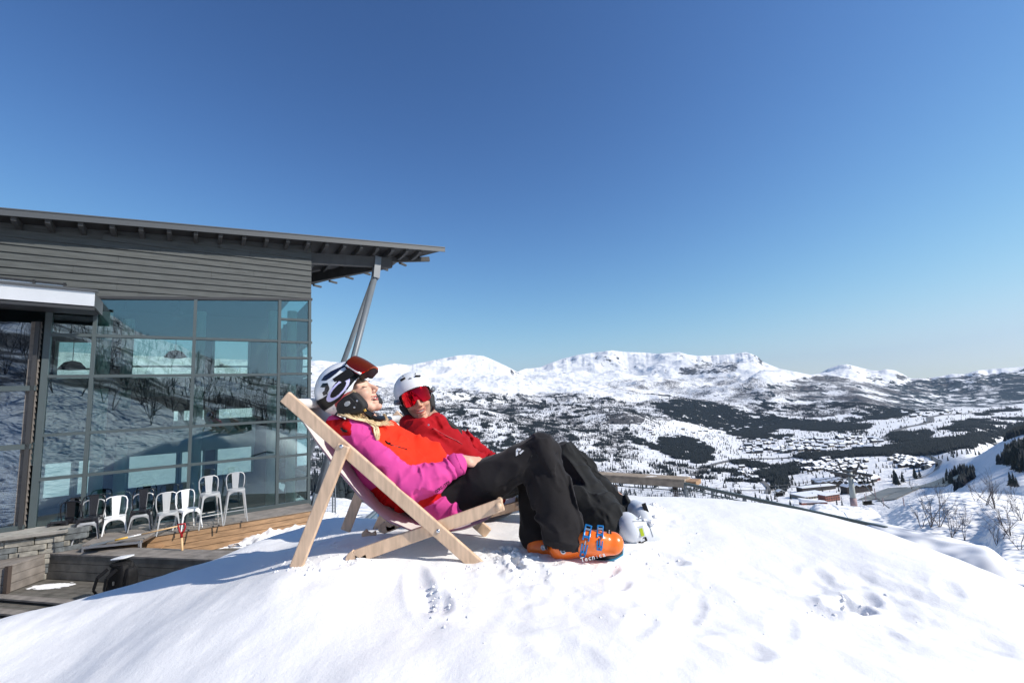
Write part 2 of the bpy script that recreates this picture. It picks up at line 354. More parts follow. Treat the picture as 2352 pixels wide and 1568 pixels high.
# woodland map (read off the photograph, then attached to the ground where it falls)
FOREST = [
 ([(1690,895),(1790,866),(1860,860),(1960,880),(2060,892),(2120,915),(2100,942),(1960,948),(1850,955),(1740,945)], .50),
 ([(1000,890),(1180,905),(1300,905),(1400,910),(1480,940),(1400,975),(1480,1040),(1350,1075),(1100,1090),(950,1050)], .36),
 ([(1500,905),(1640,900),(1740,905),(1720,925),(1560,925)], .42),
 ([(1640,1078),(1760,1080),(1740,1120),(1640,1110)], .36), ([(1500,1060),(1640,1075),(1640,1100),(1450,1095)], .42),
 ([(1490,925),(1560,915),(1650,925),(1700,935),(1760,950),(1860,965),(1960,975),(1975,985),(1900,990),(1790,985),(1760,1000),(1690,1003),(1660,990),(1600,975),(1540,960)], .9),
 ([(1700,1003),(1800,996),(1830,1002),(1790,1010),(1690,1012)], .7),
 ([(1515,1005),(1560,1000),(1600,1010),(1640,1030),(1640,1058),(1600,1066),(1560,1055),(1520,1040)], .9),
 ([(1420,990),(1450,985),(1490,1010),(1540,1030),(1520,1040),(1460,1020)], .7),
 ([(1812,1052),(1840,1040),(1900,1036),(1990,1032),(2060,1020),(2150,1010),(2220,1000),(2300,985),(2352,970),(2600,940),(2600,985),(2352,1000),(2260,1018),(2190,1035),(2130,1046),(2080,1045),(1980,1050),(1900,1054)], 1.0),
 ([(2030,1000),(2070,990),(2150,988),(2140,1008),(2060,1018)], .85),
 ([(2150,985),(2230,970),(2352,955),(2600,940),(2600,950),(2352,968),(2260,985),(2200,995)], .7),
 ([(2180,972),(2240,962),(2270,962),(2250,972)], .9), ([(2232,950),(2270,949),(2270,956),(2232,956)], 1.0),
 ([(2260,942),(2352,938),(2352,944),(2262,946)], .8),
 ([(1678,1060),(1700,1056),(1760,1062),(1770,1072),(1730,1078),(1690,1072)], .9),
 ([(1741,1085),(1790,1068),(1850,1070),(1840,1084),(1800,1095),(1750,1098)], .9),
 ([(1767,1098),(1810,1094),(1822,1112),(1810,1130),(1780,1125)], .8),
 ([(1640,1080),(1690,1078),(1700,1090),(1650,1092)], .6),
 ([(2095,872),(2160,868),(2240,858),(2352,850),(2600,845),(2600,930),(2352,925),(2300,936),(2230,938),(2160,930),(2100,915),(2060,900),(2040,888)], .8),
 ([(2040,900),(2120,915),(2200,932),(2190,945),(2120,945),(2050,930)], .75),
 ([(1960,940),(2020,930),(2100,945),(2080,960),(1990,965)], .75),
 ([(1985,862),(2010,860),(2050,872),(2062,892),(2030,890),(1990,872)], .7),
 ([(1880,965),(1960,955),(2010,975),(1990,1000),(1930,1000)], .6),
 ([(1700,1015),(1760,1010),(1850,1015),(1900,1030),(1850,1040),(1760,1035),(1700,1030)], .35),
 ([(2299,1040),(2330,1028),(2352,1018),(2600,1000),(2600,1100),(2352,1088),(2325,1070)], 1.0),
 ([(2170,1094),(2190,1080),(2236,1076),(2236,1092),(2200,1099)], .8),
 ([(2040,1096),(2065,1092),(2080,1110),(2060,1120)], .5), ([(2100,1085),(2120,1082),(2112,1096)], .5), ([(2165,1105),(2200,1100),(2200,1112)], .6),
 ([(2200,1108),(2225,1104),(2225,1118),(2205,1118)], .6),
 ([(720,1100),(800,1095),(880,1110),(880,1150),(720,1140)], .6),
 ([(1110,960),(1160,955),(1180,985),(1130,1000)], .45), ([(1150,1000),(1210,985),(1250,990),(1230,1010),(1160,1015)], .4),
]
BIRCH = [
 ([(700,900),(800,880),(900,868),(1000,885),(1060,893),(1180,905),(1300,900),(1380,905),(1450,925),(1510,915),(1560,912),(1700,905),(1760,900),(1760,960),(1700,930),(1560,960),(1500,985),(1420,1005),(1500,1060),(1620,1078),(1640,1090),(1500,1095),(1350,1100),(1100,1180),(700,1180)], .8),
 ([(1370,880),(1450,870),(1560,870),(1700,862),(1800,880),(1850,900),(1780,930),(1700,920),(1560,905),(1450,905)], .75),
 ([(1760,880),(1900,860),(2000,880),(2080,900),(2130,940),(2050,960),(1960,950),(1850,960),(1760,945)], 1.0),
 ([(1380,1100),(1640,1100),(1700,1130),(1800,1160),(1500,1180),(1380,1180)], .5),
 ([(2090,870),(2600,845),(2600,930),(2060,905)], 1.0),
]
PXg, PYg = proj(np.stack([TX, TY, TZ], -1))
FM = np.zeros(TX.shape); BM = np.zeros(TX.shape)
wx = fbm(TX/170, TY/170, 4)*9; wy = fbm(TX/150+40, TY/150, 4)*4
wsc = np.clip(3000/np.maximum(Rg, 400), .35, 2.5)
vis = Rg > 250
for P, d in FOREST: FM = np.maximum(FM, np.where(poly_mask(PXg+wx*wsc, PYg+wy*wsc, P) & vis, d, 0))
for P, d in BIRCH: BM = np.maximum(BM, np.where(poly_mask(PXg+wx*2*wsc, PYg+wy*2*wsc, P) & vis, d, 0))
BM = np.maximum(BM, .10*sstep(-305, -260, TZ)*vis*sstep(200, -50, TZ))
BM = BM*np.clip(.80+1.0*fbm(TX/300, TY/300, 4), .05, 1.1)*sstep(430, 180, TZ)
FB = FM.copy()
for _ in range(22): FB[1:-1, 1:-1] = (FB[:-2, 1:-1]+FB[2:, 1:-1]+FB[1:-1, :-2]+FB[1:-1, 2:]+FB[1:-1, 1:-1])/5
FM = np.clip((FB-.47+.95*fbm(TX/75+7, TY/75, 4)+.55*fbm(TX/230, TY/230+3, 3)+.3*fbm(TX/26, TY/26, 2))*3.2, 0, 1)*(FB > .06)*.92
I = np.arange(NA*NR).reshape(NA, NR)
QF = np.stack([I[:-1, :-1], I[1:, :-1], I[1:, 1:], I[:-1, 1:]], -1).reshape(-1, 4)[:, ::-1]
def terrain_mat():
    m = bpy.data.materials.new('mountain_snow'); m.use_nodes = True; nt = m.node_tree; L = nt.links.new; b = nt.nodes['Principled BSDF']
    b.inputs['Roughness'].default_value = .75; b.inputs['Specular IOR Level'].default_value = .15
    geo = ND(nt, 'ShaderNodeNewGeometry'); sep = ND(nt, 'ShaderNodeSeparateXYZ'); L(geo.outputs['Normal'], sep.inputs[0])
    fo = ND(nt, 'ShaderNodeAttribute', attribute_name='forest'); bi = ND(nt, 'ShaderNodeAttribute', attribute_name='birch')
    rk = ND(nt, 'ShaderNodeAttribute', attribute_name='rock')
    def noise(scale, detail=4, st=(1, 1, 1), rough=.6):
        mp = ND(nt, 'ShaderNodeMapping'); mp.inputs['Scale'].default_value = st; L(geo.outputs['Position'], mp.inputs[0])
        n = ND(nt, 'ShaderNodeTexNoise', i_Scale=scale, i_Detail=detail, i_Roughness=rough); L(mp.outputs[0], n.inputs['Vector']); return n
    def math_(op, a, c, clamp=False):
        n = ND(nt, 'ShaderNodeMath', operation=op, use_clamp=clamp)
        for i, v in enumerate((a, c)):
            if isinstance(v, (int, float)): n.inputs[i].default_value = v
            else: L(v, n.inputs[i])
        return n.outputs[0]
    def mixc(f, a, c):
        n = ND(nt, 'ShaderNodeMix', data_type='RGBA')
        L(f, n.inputs['Factor'])
        for k, v in (('A', a), ('B', c)):
            if isinstance(v, tuple): n.inputs[k].default_value = (*v, 1)
            else: L(v, n.inputs[k])
        return n.outputs['Result']
    # birch scrub: fine vertical-ish speckle
    nb = noise(.10, 3); nb2 = noise(.012, 4)
    thr = math_('ADD', math_('MULTIPLY', nb.outputs['Fac'], .70), math_('MULTIPLY', nb2.outputs['Fac'], .30))
    t1 = math_('SUBTRACT', .80, math_('MULTIPLY', bi.outputs['Fac'], .31))
    fb = math_('MULTIPLY', math_('SUBTRACT', math_('ADD', thr, .12), t1), 11, True)
    # conifers
    nf = noise(.07, 3)
    t2 = math_('SUBTRACT', .86, math_('MULTIPLY', fo.outputs['Fac'], .50))
    ff = math_('MULTIPLY', math_('SUBTRACT', math_('ADD', nf.outputs['Fac'], .1), t2), 12, True)
    # bare rock where steep
    nr = noise(.016, 8, (1, 1, 2.2), .7)
    st = math_('SUBTRACT', math_('ADD', math_('MULTIPLY', math_('SUBTRACT', 1.0, sep.outputs['Z']), 1.25), math_('MULTIPLY', nr.outputs['Fac'], 1.1)), 1.02)
    st = math_('ADD', st, math_('MULTIPLY', rk.outputs['Fac'], .46))
    fr = math_('MULTIPLY', st, 9, True)
    nv = noise(.3, 3)
    snow = mixc(noise(.004, 4).outputs['Fac'], (.78, .79, .82), (.88, .875, .87))
    rock = mixc(noise(.05, 6).outputs['Fac'], (.045, .048, .058), (.13, .125, .125))
    birch = mixc(nv.outputs['Fac'], (.040, .040, .046), (.125, .115, .115))
    con = mixc(nv.outputs['Fac'], (.008, .015, .022), (.022, .034, .042))
    c = mixc(fr, snow, rock); c = mixc(fb, c, birch); c = mixc(ff, c, con)
    L(c, b.inputs['Base Color'])
    bp = ND(nt, 'ShaderNodeBump', i_Strength=.9, i_Distance=13.0); L(noise(.03, 7, (1, 1, 1), .62).outputs['Fac'], bp.inputs['Height'])
    L(bp.outputs[0], b.inputs['Normal'])
    return m
rockm = np.zeros(TX.shape)
for P, d in [([(1395,940),(1440,935),(1490,950),(1470,975),(1400,972)], 1.), ([(1560,845),(1600,835),(1700,830),(1690,855),(1570,862)], 1.), ([(1865,850),(1900,870),(1960,900),(2000,925),(1940,900),(1880,870)], .7), ([(1330,822),(1400,818),(1380,845),(1340,850)], .35), ([(1700,806),(1760,815),(1760,842),(1720,830)], .6), ([(2030,850),(2095,868),(2060,880)], .7), ([(1500,820),(1560,812),(1600,825),(1530,835)], .3)]:
    rockm = np.maximum(rockm, np.where(poly_mask(PXg+wx, PYg+wy, P) & (Rg > 1500), d, 0))
NR_ = ridged(TX/360+2, TY/360+5, 5)
rockm = np.maximum(rockm, np.clip((NR_-.55)*3.6, 0, .95)*sstep(-60, 150, TZ)*(Rg > 2500)*np.clip(.6+fbm(TX/900, TY/900, 3)*1.5, 0, 1))
rockm = np.where(Rg < 450, -4, rockm)
M['terrain'] = terrain_mat()
terrain = link_mesh('terrain', np.stack([TX, TY, TZ], -1).reshape(-1, 3), QF, M['terrain'], smooth=True)
tag(terrain, 'snow covered mountains and valley beyond the terrace', 'terrain', kind='structure')
for nm, A in (('forest', FM), ('birch', BM), ('rock', rockm)):
    a = terrain.data.attributes.new(nm, 'FLOAT', 'POINT'); a.data.foreach_set('value', A.astype(np.float32).ravel())
# hillside behind the photographer (seen mirrored in the glass front) and ground all round
def back_hill():
    A = np.linspace(R(56), R(300), 330); r = np.exp(np.linspace(math.log(4), math.log(2500), 200)); RR, AA = np.meshgrid(r, A)
    X = RR*np.sin(AA); Y = RR*np.cos(AA)
    d = np.degrees(AA)
    e = np.interp(d, [56, 100, 125, 138, 146, 153, 162, 190, 240, 270, 300], [-.13, -.10, .02, .095, .16, .24, .30, .34, .25, .05, -.12])
    Zb = e*np.maximum(RR-16, 0)**1.0*sstep(0, 1, (RR-10)/30)*np.where(e > 0, np.exp(-RR/4000.), 1)
    Zb = np.where(RR > 330, e*(314)*np.exp(-330/4000.)*np.ones_like(RR)+(RR-330)*np.where(e > 0, e*.15, e), Zb)
    Zb = Zb-3.3+(fbm(X/26, Y/26, 5)*3.0)*sstep(14, 60, RR)+.15*fbm(X/3, Y/3, 3)*sstep(6, 14, RR)
    n = len(A); k = len(r); I = np.arange(n*k).reshape(n, k)
    F = np.stack([I[:-1, :-1], I[1:, :-1], I[1:, 1:], I[:-1, 1:]], -1).reshape(-1, 4)[:, ::-1]
    o = link_mesh('hillside', np.stack([X, Y, Zb], -1).reshape(-1, 3), F, M['terrain'], smooth=True)
    tag(o, 'snowy birch hillside behind the terrace', 'hillside', kind='structure')
    B = np.clip(.75+.8*fbm(X/60, Y/60, 4), 0, 1)*sstep(25, 45, RR)*.8
    for nm, Aa in (('forest', B*0), ('birch', B), ('rock', B*0-4)):
        a = o.data.attributes.new(nm, 'FLOAT', 'POINT'); a.data.foreach_set('value', Aa.astype(np.float32).ravel())
    return A, r, Zb
HA, HR, HZ = back_hill()
# near floor under everything close by
cap = MB(); n = 48
cap.add([(4.4*math.sin(2*math.pi*k/n), 4.4*math.cos(2*math.pi*k/n), -3.4) for k in range(n)], [tuple(range(n-1, -1, -1))])
tag(cap.build('ground', M['snow']), 'snow ground under the bank', 'ground', kind='structure')
# ------------------------------------------------------------------ the snow bank the deck chairs stand on
CP = [(0,1568,1.95),(400,1568,1.55),(800,1568,1.4),(1176,1568,1.35),(1600,1568,1.35),(2000,1568,1.4),(2352,1568,1.5),
 (0,1423,2.55),(190,1380,2.5),(400,1420,2.0),(430,1312,2.6),(640,1292,2.35),(800,1400,1.8),(1176,1400,1.75),(1600,1400,1.8),(2000,1400,1.9),(2352,1377,2.0),
 (680,1299,2.1),(900,1292,2.1),(1105,1290,2.1),(1300,1288,2.15),(1500,1255,2.5),(1800,1250,2.5),(1500,1139,3.8),(1650,1147,3.55),(1800,1167,3.2),(1950,1197,2.9),(2100,1243,2.6),(2200,1284,2.4),(2280,1325,2.2),
 (1400,1137,3.9),(1176,1175,4.1),
 (800,1229,2.7),(1135,1226,2.68),(600,1257,3.5),(600,1272,2.9),(545,1271,3.3),(700,1245,2.9),(700,1230,3.4),(720,1222,3.9),(790,1212,3.4),(790,1203,4.0),(870,1203,3.4),(870,1196,3.9),(950,1198,3.3),(950,1190,3.9)]
ctl = [tuple(at(*c)) for c in CP]
ctl += [(0,.5,-.95),(-1.5,.8,-1.15),(1.5,.6,-1.15),(0,-1,-1.3),(-1.75,4.5,-1.7),(-2.3,3.6,-1.75),(-2.9,3.3,-1.75),(-3.6,2.0,-1.42),(-3.6,3.0,-1.95),(-2.4,4.8,-2.4),(-1.2,5.6,-2.2),(.2,6.0,-2.1),(2,5.6,-1.9),(3.2,4.6,-2.1),(3.6,3.0,-2.0),(3.2,1.6,-1.6),(-4.4,2.4,-2.2),(-3.4,.8,-1.45),
 (-6,4,-3.4),(-4.6,7,-3.5),(0,8.6,-3.5),(5,8,-3.4),(7.4,4,-3.4),(7.4,0,-3.4),(-6.5,0,-3.5),(0,-4,-3.0),(4,-3,-3.3),(-4,-3,-3.3)]
ctl = np.array(ctl)
def tps(ctl):
    n = len(ctl); P = ctl[:, :2]; d = np.linalg.norm(P[:, None]-P[None], axis=-1); K = np.where(d > 0, d*d*np.log(d+1e-9), 0)+np.eye(n)*.004
    Q = np.hstack([np.ones((n, 1)), P]); A = np.zeros((n+3, n+3)); A[:n, :n] = K; A[:n, n:] = Q; A[n:, :n] = Q.T
    return np.linalg.solve(A, np.concatenate([ctl[:, 2], np.zeros(3)]))
TW = tps(ctl)
def bankz(X, Y):
    s = TW[-3]+TW[-2]*X+TW[-1]*Y
    for (cx_, cy_, _), w_ in zip(ctl, TW):
        d2 = (X-cx_)**2+(Y-cy_)**2; s = s+w_*.5*d2*np.log(d2+1e-12)
    return s
def dent(X, Y, p, rx, ry, depth, ang=0, rim=.3):
    dx = X-p[0]; dy = Y-p[1]; c, s_ = math.cos(ang), math.sin(ang); u = (dx*c+dy*s_)/rx; v = (-dx*s_+dy*c)/ry; q = u*u+v*v
    depth = depth*.45; return -depth*np.exp(-q**1.5)+rim*depth*np.exp(-((np.sqrt(q)-1.35)/.35)**2)
def onbank(x, y):
    v = ray(x, y); t = np.linspace(.8, 8, 900)/v[1]; P = v[None]*t[:, None]; z = bankz(P[:, 0], P[:, 1]); k = np.where(P[:, 2] <= z)[0]
    return P[k[0]] if len(k) else P[-1]
def snow_surface(X, Y):
    Z = bankz(X, Y)
    Z = Z+.024*fbm(X/1.1+3, Y/1.1, 3)+.020*fbm(X/.45+8, Y/.6, 3)*sstep(3.2, 2.2, Y)+.007*fbm(X/.22, Y/.22, 4)
    # soft wind-worn runnels down the right-hand front, lumpy where boots have broken the crust
    fr = sstep(2.7, 1.9, Y)*sstep(-.05, .5, X)
    u = X*.86+Y*.5
    Z = Z+fr*(.020*fbm(u/.20+5, (Y-X*.4)/.7, 4)+.006*fbm(X/.07, Y/.09, 3)*sstep(-.1, .35, fbm(X/.5+9, Y/.6, 2)))
    for (x, y, rx, ry, dp, an) in DENTS:
        p = onbank(x, y); Z = Z+dent(X, Y, p, rx, ry, dp, R(an))
    return Z
DENTS = [(965,1350,.045,.15,.045,18),(1000,1378,.045,.09,.045,30),(785,1292,.06,.05,.030,20),(735,1332,.16,.05,.010,5),
 (1182,1285,.03,.05,.13,0),(1172,1262,.03,.05,.09,20),(1190,1305,.025,.03,.10,0),(1402,1312,.035,.08,.035,-25),(1425,1345,.035,.07,.025,-30),(1525,1290,.09,.07,.045,-20),(1950,1395,.07,.06,.11,0),(1985,1372,.05,.05,.05,0),(1880,1330,.05,.10,.022,-35),(1700,1490,.08,.05,.04,-20),
 (1480,1440,.04,.10,.02,-30),(1300,1500,.1,.05,.02,-40),(2250,1470,.08,.06,.02,-20),(1800,1440,.04,.10,.022,-30),(1120,1440,.14,.04,.018,-20),(1495,1205,.12,.09,.03,0),(760,1240,.06,.05,.04,0),(2180,1360,.04,.09,.02,-35),(1590,1400,.04,.12,.02,-30)]
def axis_grid(a, b, lo, hi, h, g=1.12):
    core = list(np.arange(lo, hi, h)); x = hi; s_ = h; up = []
    while x < b: up.append(x); s_ *= g; x += s_
    up.append(b); x = lo; s_ = h; dn = []
    while x > a: s_ *= g; x -= s_; dn.append(max(x, a))
    return np.array(sorted(set(dn+core+up)))
gx = axis_grid(-6.5, 7.4, -2.9, 2.7, .010); gy = axis_grid(-3.5, 8.6, 1.1, 4.2, .011)
GX, GY = np.meshgrid(gx, gy)
GZ = snow_surface(GX, GY)
# broken crumbs and crevice in front of the boots
cr = onbank(1184, 1290)
def crumb_noise(X, Y, p, rad, amp):
    d = np.hypot(X-p[0], Y-p[1]); return .5*amp*np.exp(-(d/rad)**2)*np.maximum(fbm(X/.075, Y/.075, 3), -.1)*1.3
for q in [(1184,1290,.16,.05),(1500,1200,.22,.02),(1240,1330,.3,.02),(1960,1395,.25,.03),(1560,1300,.25,.02),(1140,1260,.1,.03)]:
    p = onbank(q[0], q[1]); GZ = GZ+crumb_noise(GX, GY, p, q[2], q[3])
edge = np.minimum(np.minimum(GX+6.5, 7.4-GX), np.minimum(GY+3.5, 8.6-GY)); GZ = np.where(edge < .4, np.minimum(GZ, -3.55), GZ)
n0, n1 = GX.shape; I = np.arange(n0*n1).reshape(n0, n1)
QF2 = np.stack([I[:-1, :-1], I[:-1, 1:], I[1:, 1:], I[1:, :-1]], -1).reshape(-1, 4)
def snow_mat():
    m = bpy.data.materials.new('fresh_snow'); m.use_nodes = True; nt = m.node_tree; L = nt.links.new; b = nt.nodes['Principled BSDF']
    b.inputs['Base Color'].default_value = (.85, .84, .835, 1); b.inputs['Roughness'].default_value = .5; b.inputs['Specular IOR Level'].default_value = .35
    tc = ND(nt, 'ShaderNodeTexCoord')
    n1_ = ND(nt, 'ShaderNodeTexNoise', i_Scale=45.0, i_Detail=6.0, i_Roughness=.7); n2_ = ND(nt, 'ShaderNodeTexNoise', i_Scale=420.0, i_Detail=2.0)
    L(tc.outputs['Object'], n1_.inputs['Vector']); L(tc.outputs['Object'], n2_.inputs['Vector'])
    b1 = ND(nt, 'ShaderNodeBump', i_Strength=.30, i_Distance=.012); b2 = ND(nt, 'ShaderNodeBump', i_Strength=.35, i_Distance=.002)
    L(n1_.outputs['Fac'], b1.inputs['Height']); L(n2_.outputs['Fac'], b2.inputs['Height']); L(b1.outputs[0], b2.inputs['Normal']); L(b2.outputs[0], b.inputs['Normal'])
    return m
M['fresh'] = snow_mat()
bank = link_mesh('snow_bank', np.stack([GX, GY, GZ], -1).reshape(-1, 3), QF2, M['fresh'], smooth=True)
tag(bank, 'bright snow bank under the deck chairs', 'snow bank', kind='structure')
def bank_h(x, y):
    i = int(np.clip(np.searchsorted(gx, x), 1, len(gx)-1)); j = int(np.clip(np.searchsorted(gy, y), 1, len(gy)-1)); return float(GZ[j, i])

def clods():
    """loose crumbs of broken snow round the boots, the chair feet and the trodden places"""
    rg = random.Random(8); V = []; F = []; b = 0
    base = [(0, 0, 1)]+[(math.cos(a)*.86, math.sin(a)*.86, .45) for a in np.arange(0, 6.28, 1.2566)]+[(math.cos(a+.6), math.sin(a+.6), -.35) for a in np.arange(0, 6.28, 1.2566)]
    tri = [(0, i, i % 5+1) for i in range(1, 6)]+[(i, i+5, i % 5+1) for i in range(1, 6)]+[(i+5, i % 5+6, i % 5+1) for i in range(1, 6)]
    for (x, y, sx, sy, n, r0) in [(1184, 1278, 14, 26, 90, .012), (1150, 1262, 50, 14, 50, .007), (690, 1303, 34, 8, 60, .007), (800, 1290, 40, 10, 60, .006), (1300, 1300, 90, 14, 70, .006), (1500, 1262, 60, 20, 60, .007), (1000, 1375, 30, 22, 40, .006), (1950, 1405, 50, 22, 30, .006), (1600, 1380, 160, 60, 36, .004), (1300, 1430, 160, 60, 26, .004), (770, 1240, 30, 12, 40, .009), (1100, 1300, 30, 6, 30, .006)]:
        for k in range(n):
            p = onbank(x+rg.gauss(0, sx), y+rg.gauss(0, sy)); z = bank_h(p[0], p[1]); r = r0*rg.uniform(.35, 1.6)
            a = rg.random()*6.28; c, s = math.cos(a), math.sin(a); e = [rg.uniform(.7, 1.35) for _ in range(11)]; q = rg.uniform(.6, 1)
            for (vx, vy, vz), w_ in zip(base, e): V.append((p[0]+(vx*c-vy*s*q)*r*w_, p[1]+(vx*s+vy*c*q)*r*w_, z-r*.25+vz*r*w_*.7))
            F += [tuple(i+b for i in t) for t in tri]; b += 11
    o = link_mesh('snow_crumbs', V, F, M['snow'], smooth=True); tag(o, 'loose crumbs of broken snow on the bank', 'snow crumbs', kind='stuff')
clods()
# ------------------------------------------------------------------ woods, village, roads, lift
M['con1'] = mat('conifer', (.010, .018, .023), .9, noise=(.5, .5))
M['con2'] = mat('conifer_near', (.020, .030, .026), .9, noise=(1.2, .6))
M['birchbark'] = mat('birch_twigs', (.10, .085, .08), .8)
M['road'] = mat('wet_road', (.17, .155, .14), .6, noise=(.05, .3))
M['river'] = mat('river', (.20, .17, .13), .35, noise=(.03, .4))
M['darkwood'] = mat('dark_timber', (.05, .035, .028), .8, noise=(.3, .4))
M['redwood'] = mat('red_timber', (.16, .04, .035), .8)
M['palewood'] = mat('pale_timber', (.30, .26, .20), .8)
M['brick'] = mat('red_brick', (.24, .085, .06), .85, noise=(.2, .3))
M['roofsnow'] = mat('roof_snow', (.78, .80, .84), .6)
M['window'] = mat('dark_window', (.03, .035, .04), .15)
def woods():
    V = []; n = 0
    def cones(P, H, W, sides=5):
        """two stacked jagged cones per tree, vectorised"""
        N = len(P); a = RNG.random(N)*6.28; vs = []; fs = []; base = 0
        for (z0, z1, w) in ((.06, .62, 1.0), (.38, 1.0, .66)):
            ring = []
            for k in range(sides):
                t = a+2*math.pi*k/sides; rr = W*w*(.75+.5*RNG.random(N))
                ring.append(np.stack([P[:, 0]+rr*np.cos(t), P[:, 1]+rr*np.sin(t), P[:, 2]+H*(z0+.05*RNG.random(N))], -1))
            tip = np.stack([P[:, 0], P[:, 1], P[:, 2]+H*z1], -1)
            vs.append(np.stack(ring+[tip], 1))
        A = np.concatenate(vs, 1); m = A.shape[1]; idx = np.arange(N)[:, None]*m
        F = []
        for c in range(2):
            o = c*(sides+1)
            for k in range(sides): F.append(np.concatenate([idx+o+k, idx+o+(k+1) % sides, idx+o+sides], 1))
        return A.reshape(-1, 3), np.concatenate(F, 0)
    # candidates spread evenly over the ground
    N = 2600000
    az = RNG.uniform(R(-30), R(52), N); r = np.sqrt(RNG.uniform(260**2, 4600**2, N))
    ia = np.clip(((az-AZ[0])/(AZ[1]-AZ[0])).round().astype(int), 0, NA-1); ir = np.clip(np.searchsorted(LR, np.log(r)), 0, NR-1)
    f = FM[ia, ir]; b = BM[ia, ir]; z0 = TZ[ia, ir]
    cl = fbm(r*np.sin(az)/55, r*np.cos(az)/55, 3)
    pr = np.where(f > .3, f*.6, 0)*np.interp(r, [300, 1500, 3000, 4600], [1, 1, .8, .35])+b*.16*np.clip(cl*3-.1, 0, 1)*sstep(120, -60, z0)+.0032*(r < 3000)
    pr = np.where((az > R(35)) & (r < 1300) & (f < .2), 0, pr); k = (RNG.random(N) < pr)
    az, r = az[k], r[k]; z = terr(az, r)
    X = r*np.sin(az); Y = r*np.cos(az)
    P = np.stack([X, Y, z-1.0], -1); H = RNG.uniform(7, 15, len(P)); W = H*RNG.uniform(.13, .2, len(P))
    keep = ~((np.abs(X-ROADCHK[0]) < 0) if False else np.zeros(len(P), bool))
    o = link_mesh('forest', *cones(P[keep], H[keep], W[keep]), M['con1'])
    tag(o, 'dark spruce woods scattered over the valley and hills', 'forest', kind='stuff')
    return len(P)
ROADCHK = [0]
nwood = woods()
def conifer_mesh(name, tiers, seed):
    rg = random.Random(seed); mb = MB(); mb.tube([(0, 0, 0), (0, 0, .9)], [.018, .006], 5, 1)
    for i in range(tiers):
        t = i/(tiers-1); z = .12+.76*t; w = .17*(1-t)**.8+.022; n = 11; V = []; F = []
        for k in range(n):
            a = 2*math.pi*(k+rg.random()*.4)/n; w2 = w*rg.uniform(.65, 1.2)
            V += [(w2*math.cos(a), w2*math.sin(a), z-.05-rg.random()*.025), (w*.42*math.cos(a+.28), w*.42*math.sin(a+.28), z-.004)]
        V.append((0, 0, z+.13)); c = len(V)-1
        for k in range(2*n): F.append((k, (k+1) % (2*n), c))
        mb.add(V, F, 0)
    me_o = mb.build(name, [M['con2'], M['darkwood']]); return me_o
protos = [conifer_mesh('spruce_tree', 8, s) for s in range(4)]
for i, p in enumerate(protos): p.name = 'spruce_tree'
def spruce_at(P, h, lab, grp, first=[0]):
    k = first[0]; first[0] += 1
    o = protos[k] if k < 4 else protos[k % 4].copy()
    if k >= 4: COL.objects.link(o)
    o.location = P; o.scale = (h*1.15, h*1.15, h); o.rotation_euler.z = random.random()*6.28
    return tag(o, lab, 'tree', grp)
def clump(cx_, cy_, w, h, n, th, lab, grp, rmin=200):
    for i in range(n):
        for _ in range(8):
            p = hit(cx_+random.uniform(-w, w), cy_+random.uniform(-h, h), rmin)
            if p is not None and np.hypot(p[0], p[1]) < 2600: break
        else: continue
        r = math.hypot(p[0], p[1]); hh = th*r/FOC*random.uniform(.7, 1.2)
        spruce_at((p[0], p[1], p[2]-.03*hh), min(hh, 26), lab, grp)
clump(2335, 1062, 24, 24, 34, 22, 'dark spruce in the dense stand on the near slope at the right edge', 'spruces of the stand on the right-hand slope')
clump(2204, 1090, 30, 5, 14, 13, 'spruce in the long clump beside the ski slope', 'spruces of the long clump by the slope')
clump(2066, 1108, 13, 7, 9, 20, 'spruce in the clump above the brown river', 'spruces above the river')
clump(2105, 1095, 9, 6, 6, 18, 'spruce by the sandy road bend', 'spruces by the road bend')
clump(2182, 1108, 14, 5, 9, 16, 'spruce in the low clump under the ski slope', 'spruces under the slope')
clump(2330, 1115, 9, 4, 5, 22, 'spruce behind the snowy hillock', 'spruces behind the hillock')
clump(1997, 1108, 16, 8, 9, 18, 'spruce beside the red hotel blocks', 'spruces beside the hotel')
clump(1795, 1112, 26, 14, 30, 14, 'spruce in the wood left of the lift tower', 'spruces left of the lift tower')
clump(1830, 1080, 55, 9, 30, 9, 'spruce on the wooded knoll above the chalets', 'spruces on the knoll')
clump(1720, 1068, 30, 7, 14, 10, 'spruce of the dark copse beside the main road', 'spruces by the main road')
# ---- roads and river draped over the ground
def ribbon(name, pts, width, m, lab, cat, lift=.8):
    P = [hit(x, y, 150) for x, y in pts]; P = [p for p in P if p is not None]
    Q = []
    for a, b in zip(P[:-1], P[1:]):
        n = max(2, int(np.linalg.norm(b-a)/12))
        for i in range(n): Q.append(a+(b-a)*i/n)
    Q.append(P[-1]); Q = np.array(Q)[:, :2]
    for _ in range(6): Q[1:-1] = (Q[:-2]+Q[1:-1]*2+Q[2:])/4
    T = np.gradient(Q, axis=0); T /= np.linalg.norm(T, axis=1)[:, None]+1e-9; Nn = np.stack([-T[:, 1], T[:, 0]], -1)
    V = []
    for o in (-1, -.33, .33, 1):
        q = Q+Nn*width/2*o; V.append(np.concatenate([q, (terr_xy(q[:, 0], q[:, 1])+lift)[:, None]], 1))
    V = np.stack(V, 1); n = len(Q); I = np.arange(n*4).reshape(n, 4)
    F = np.stack([I[:-1, :-1], I[:-1, 1:], I[1:, 1:], I[1:, :-1]], -1).reshape(-1, 4)
    o = link_mesh(name, V.reshape(-1, 3), F, m, smooth=True); return tag(o, lab, cat, kind='structure')
ribbon('road', [(1590,1092),(1612,1080),(1640,1066),(1680,1057),(1740,1053),(1812,1051),(1850,1046),(1900,1040)], 22, M['road'], 'valley main road', 'road', 2)
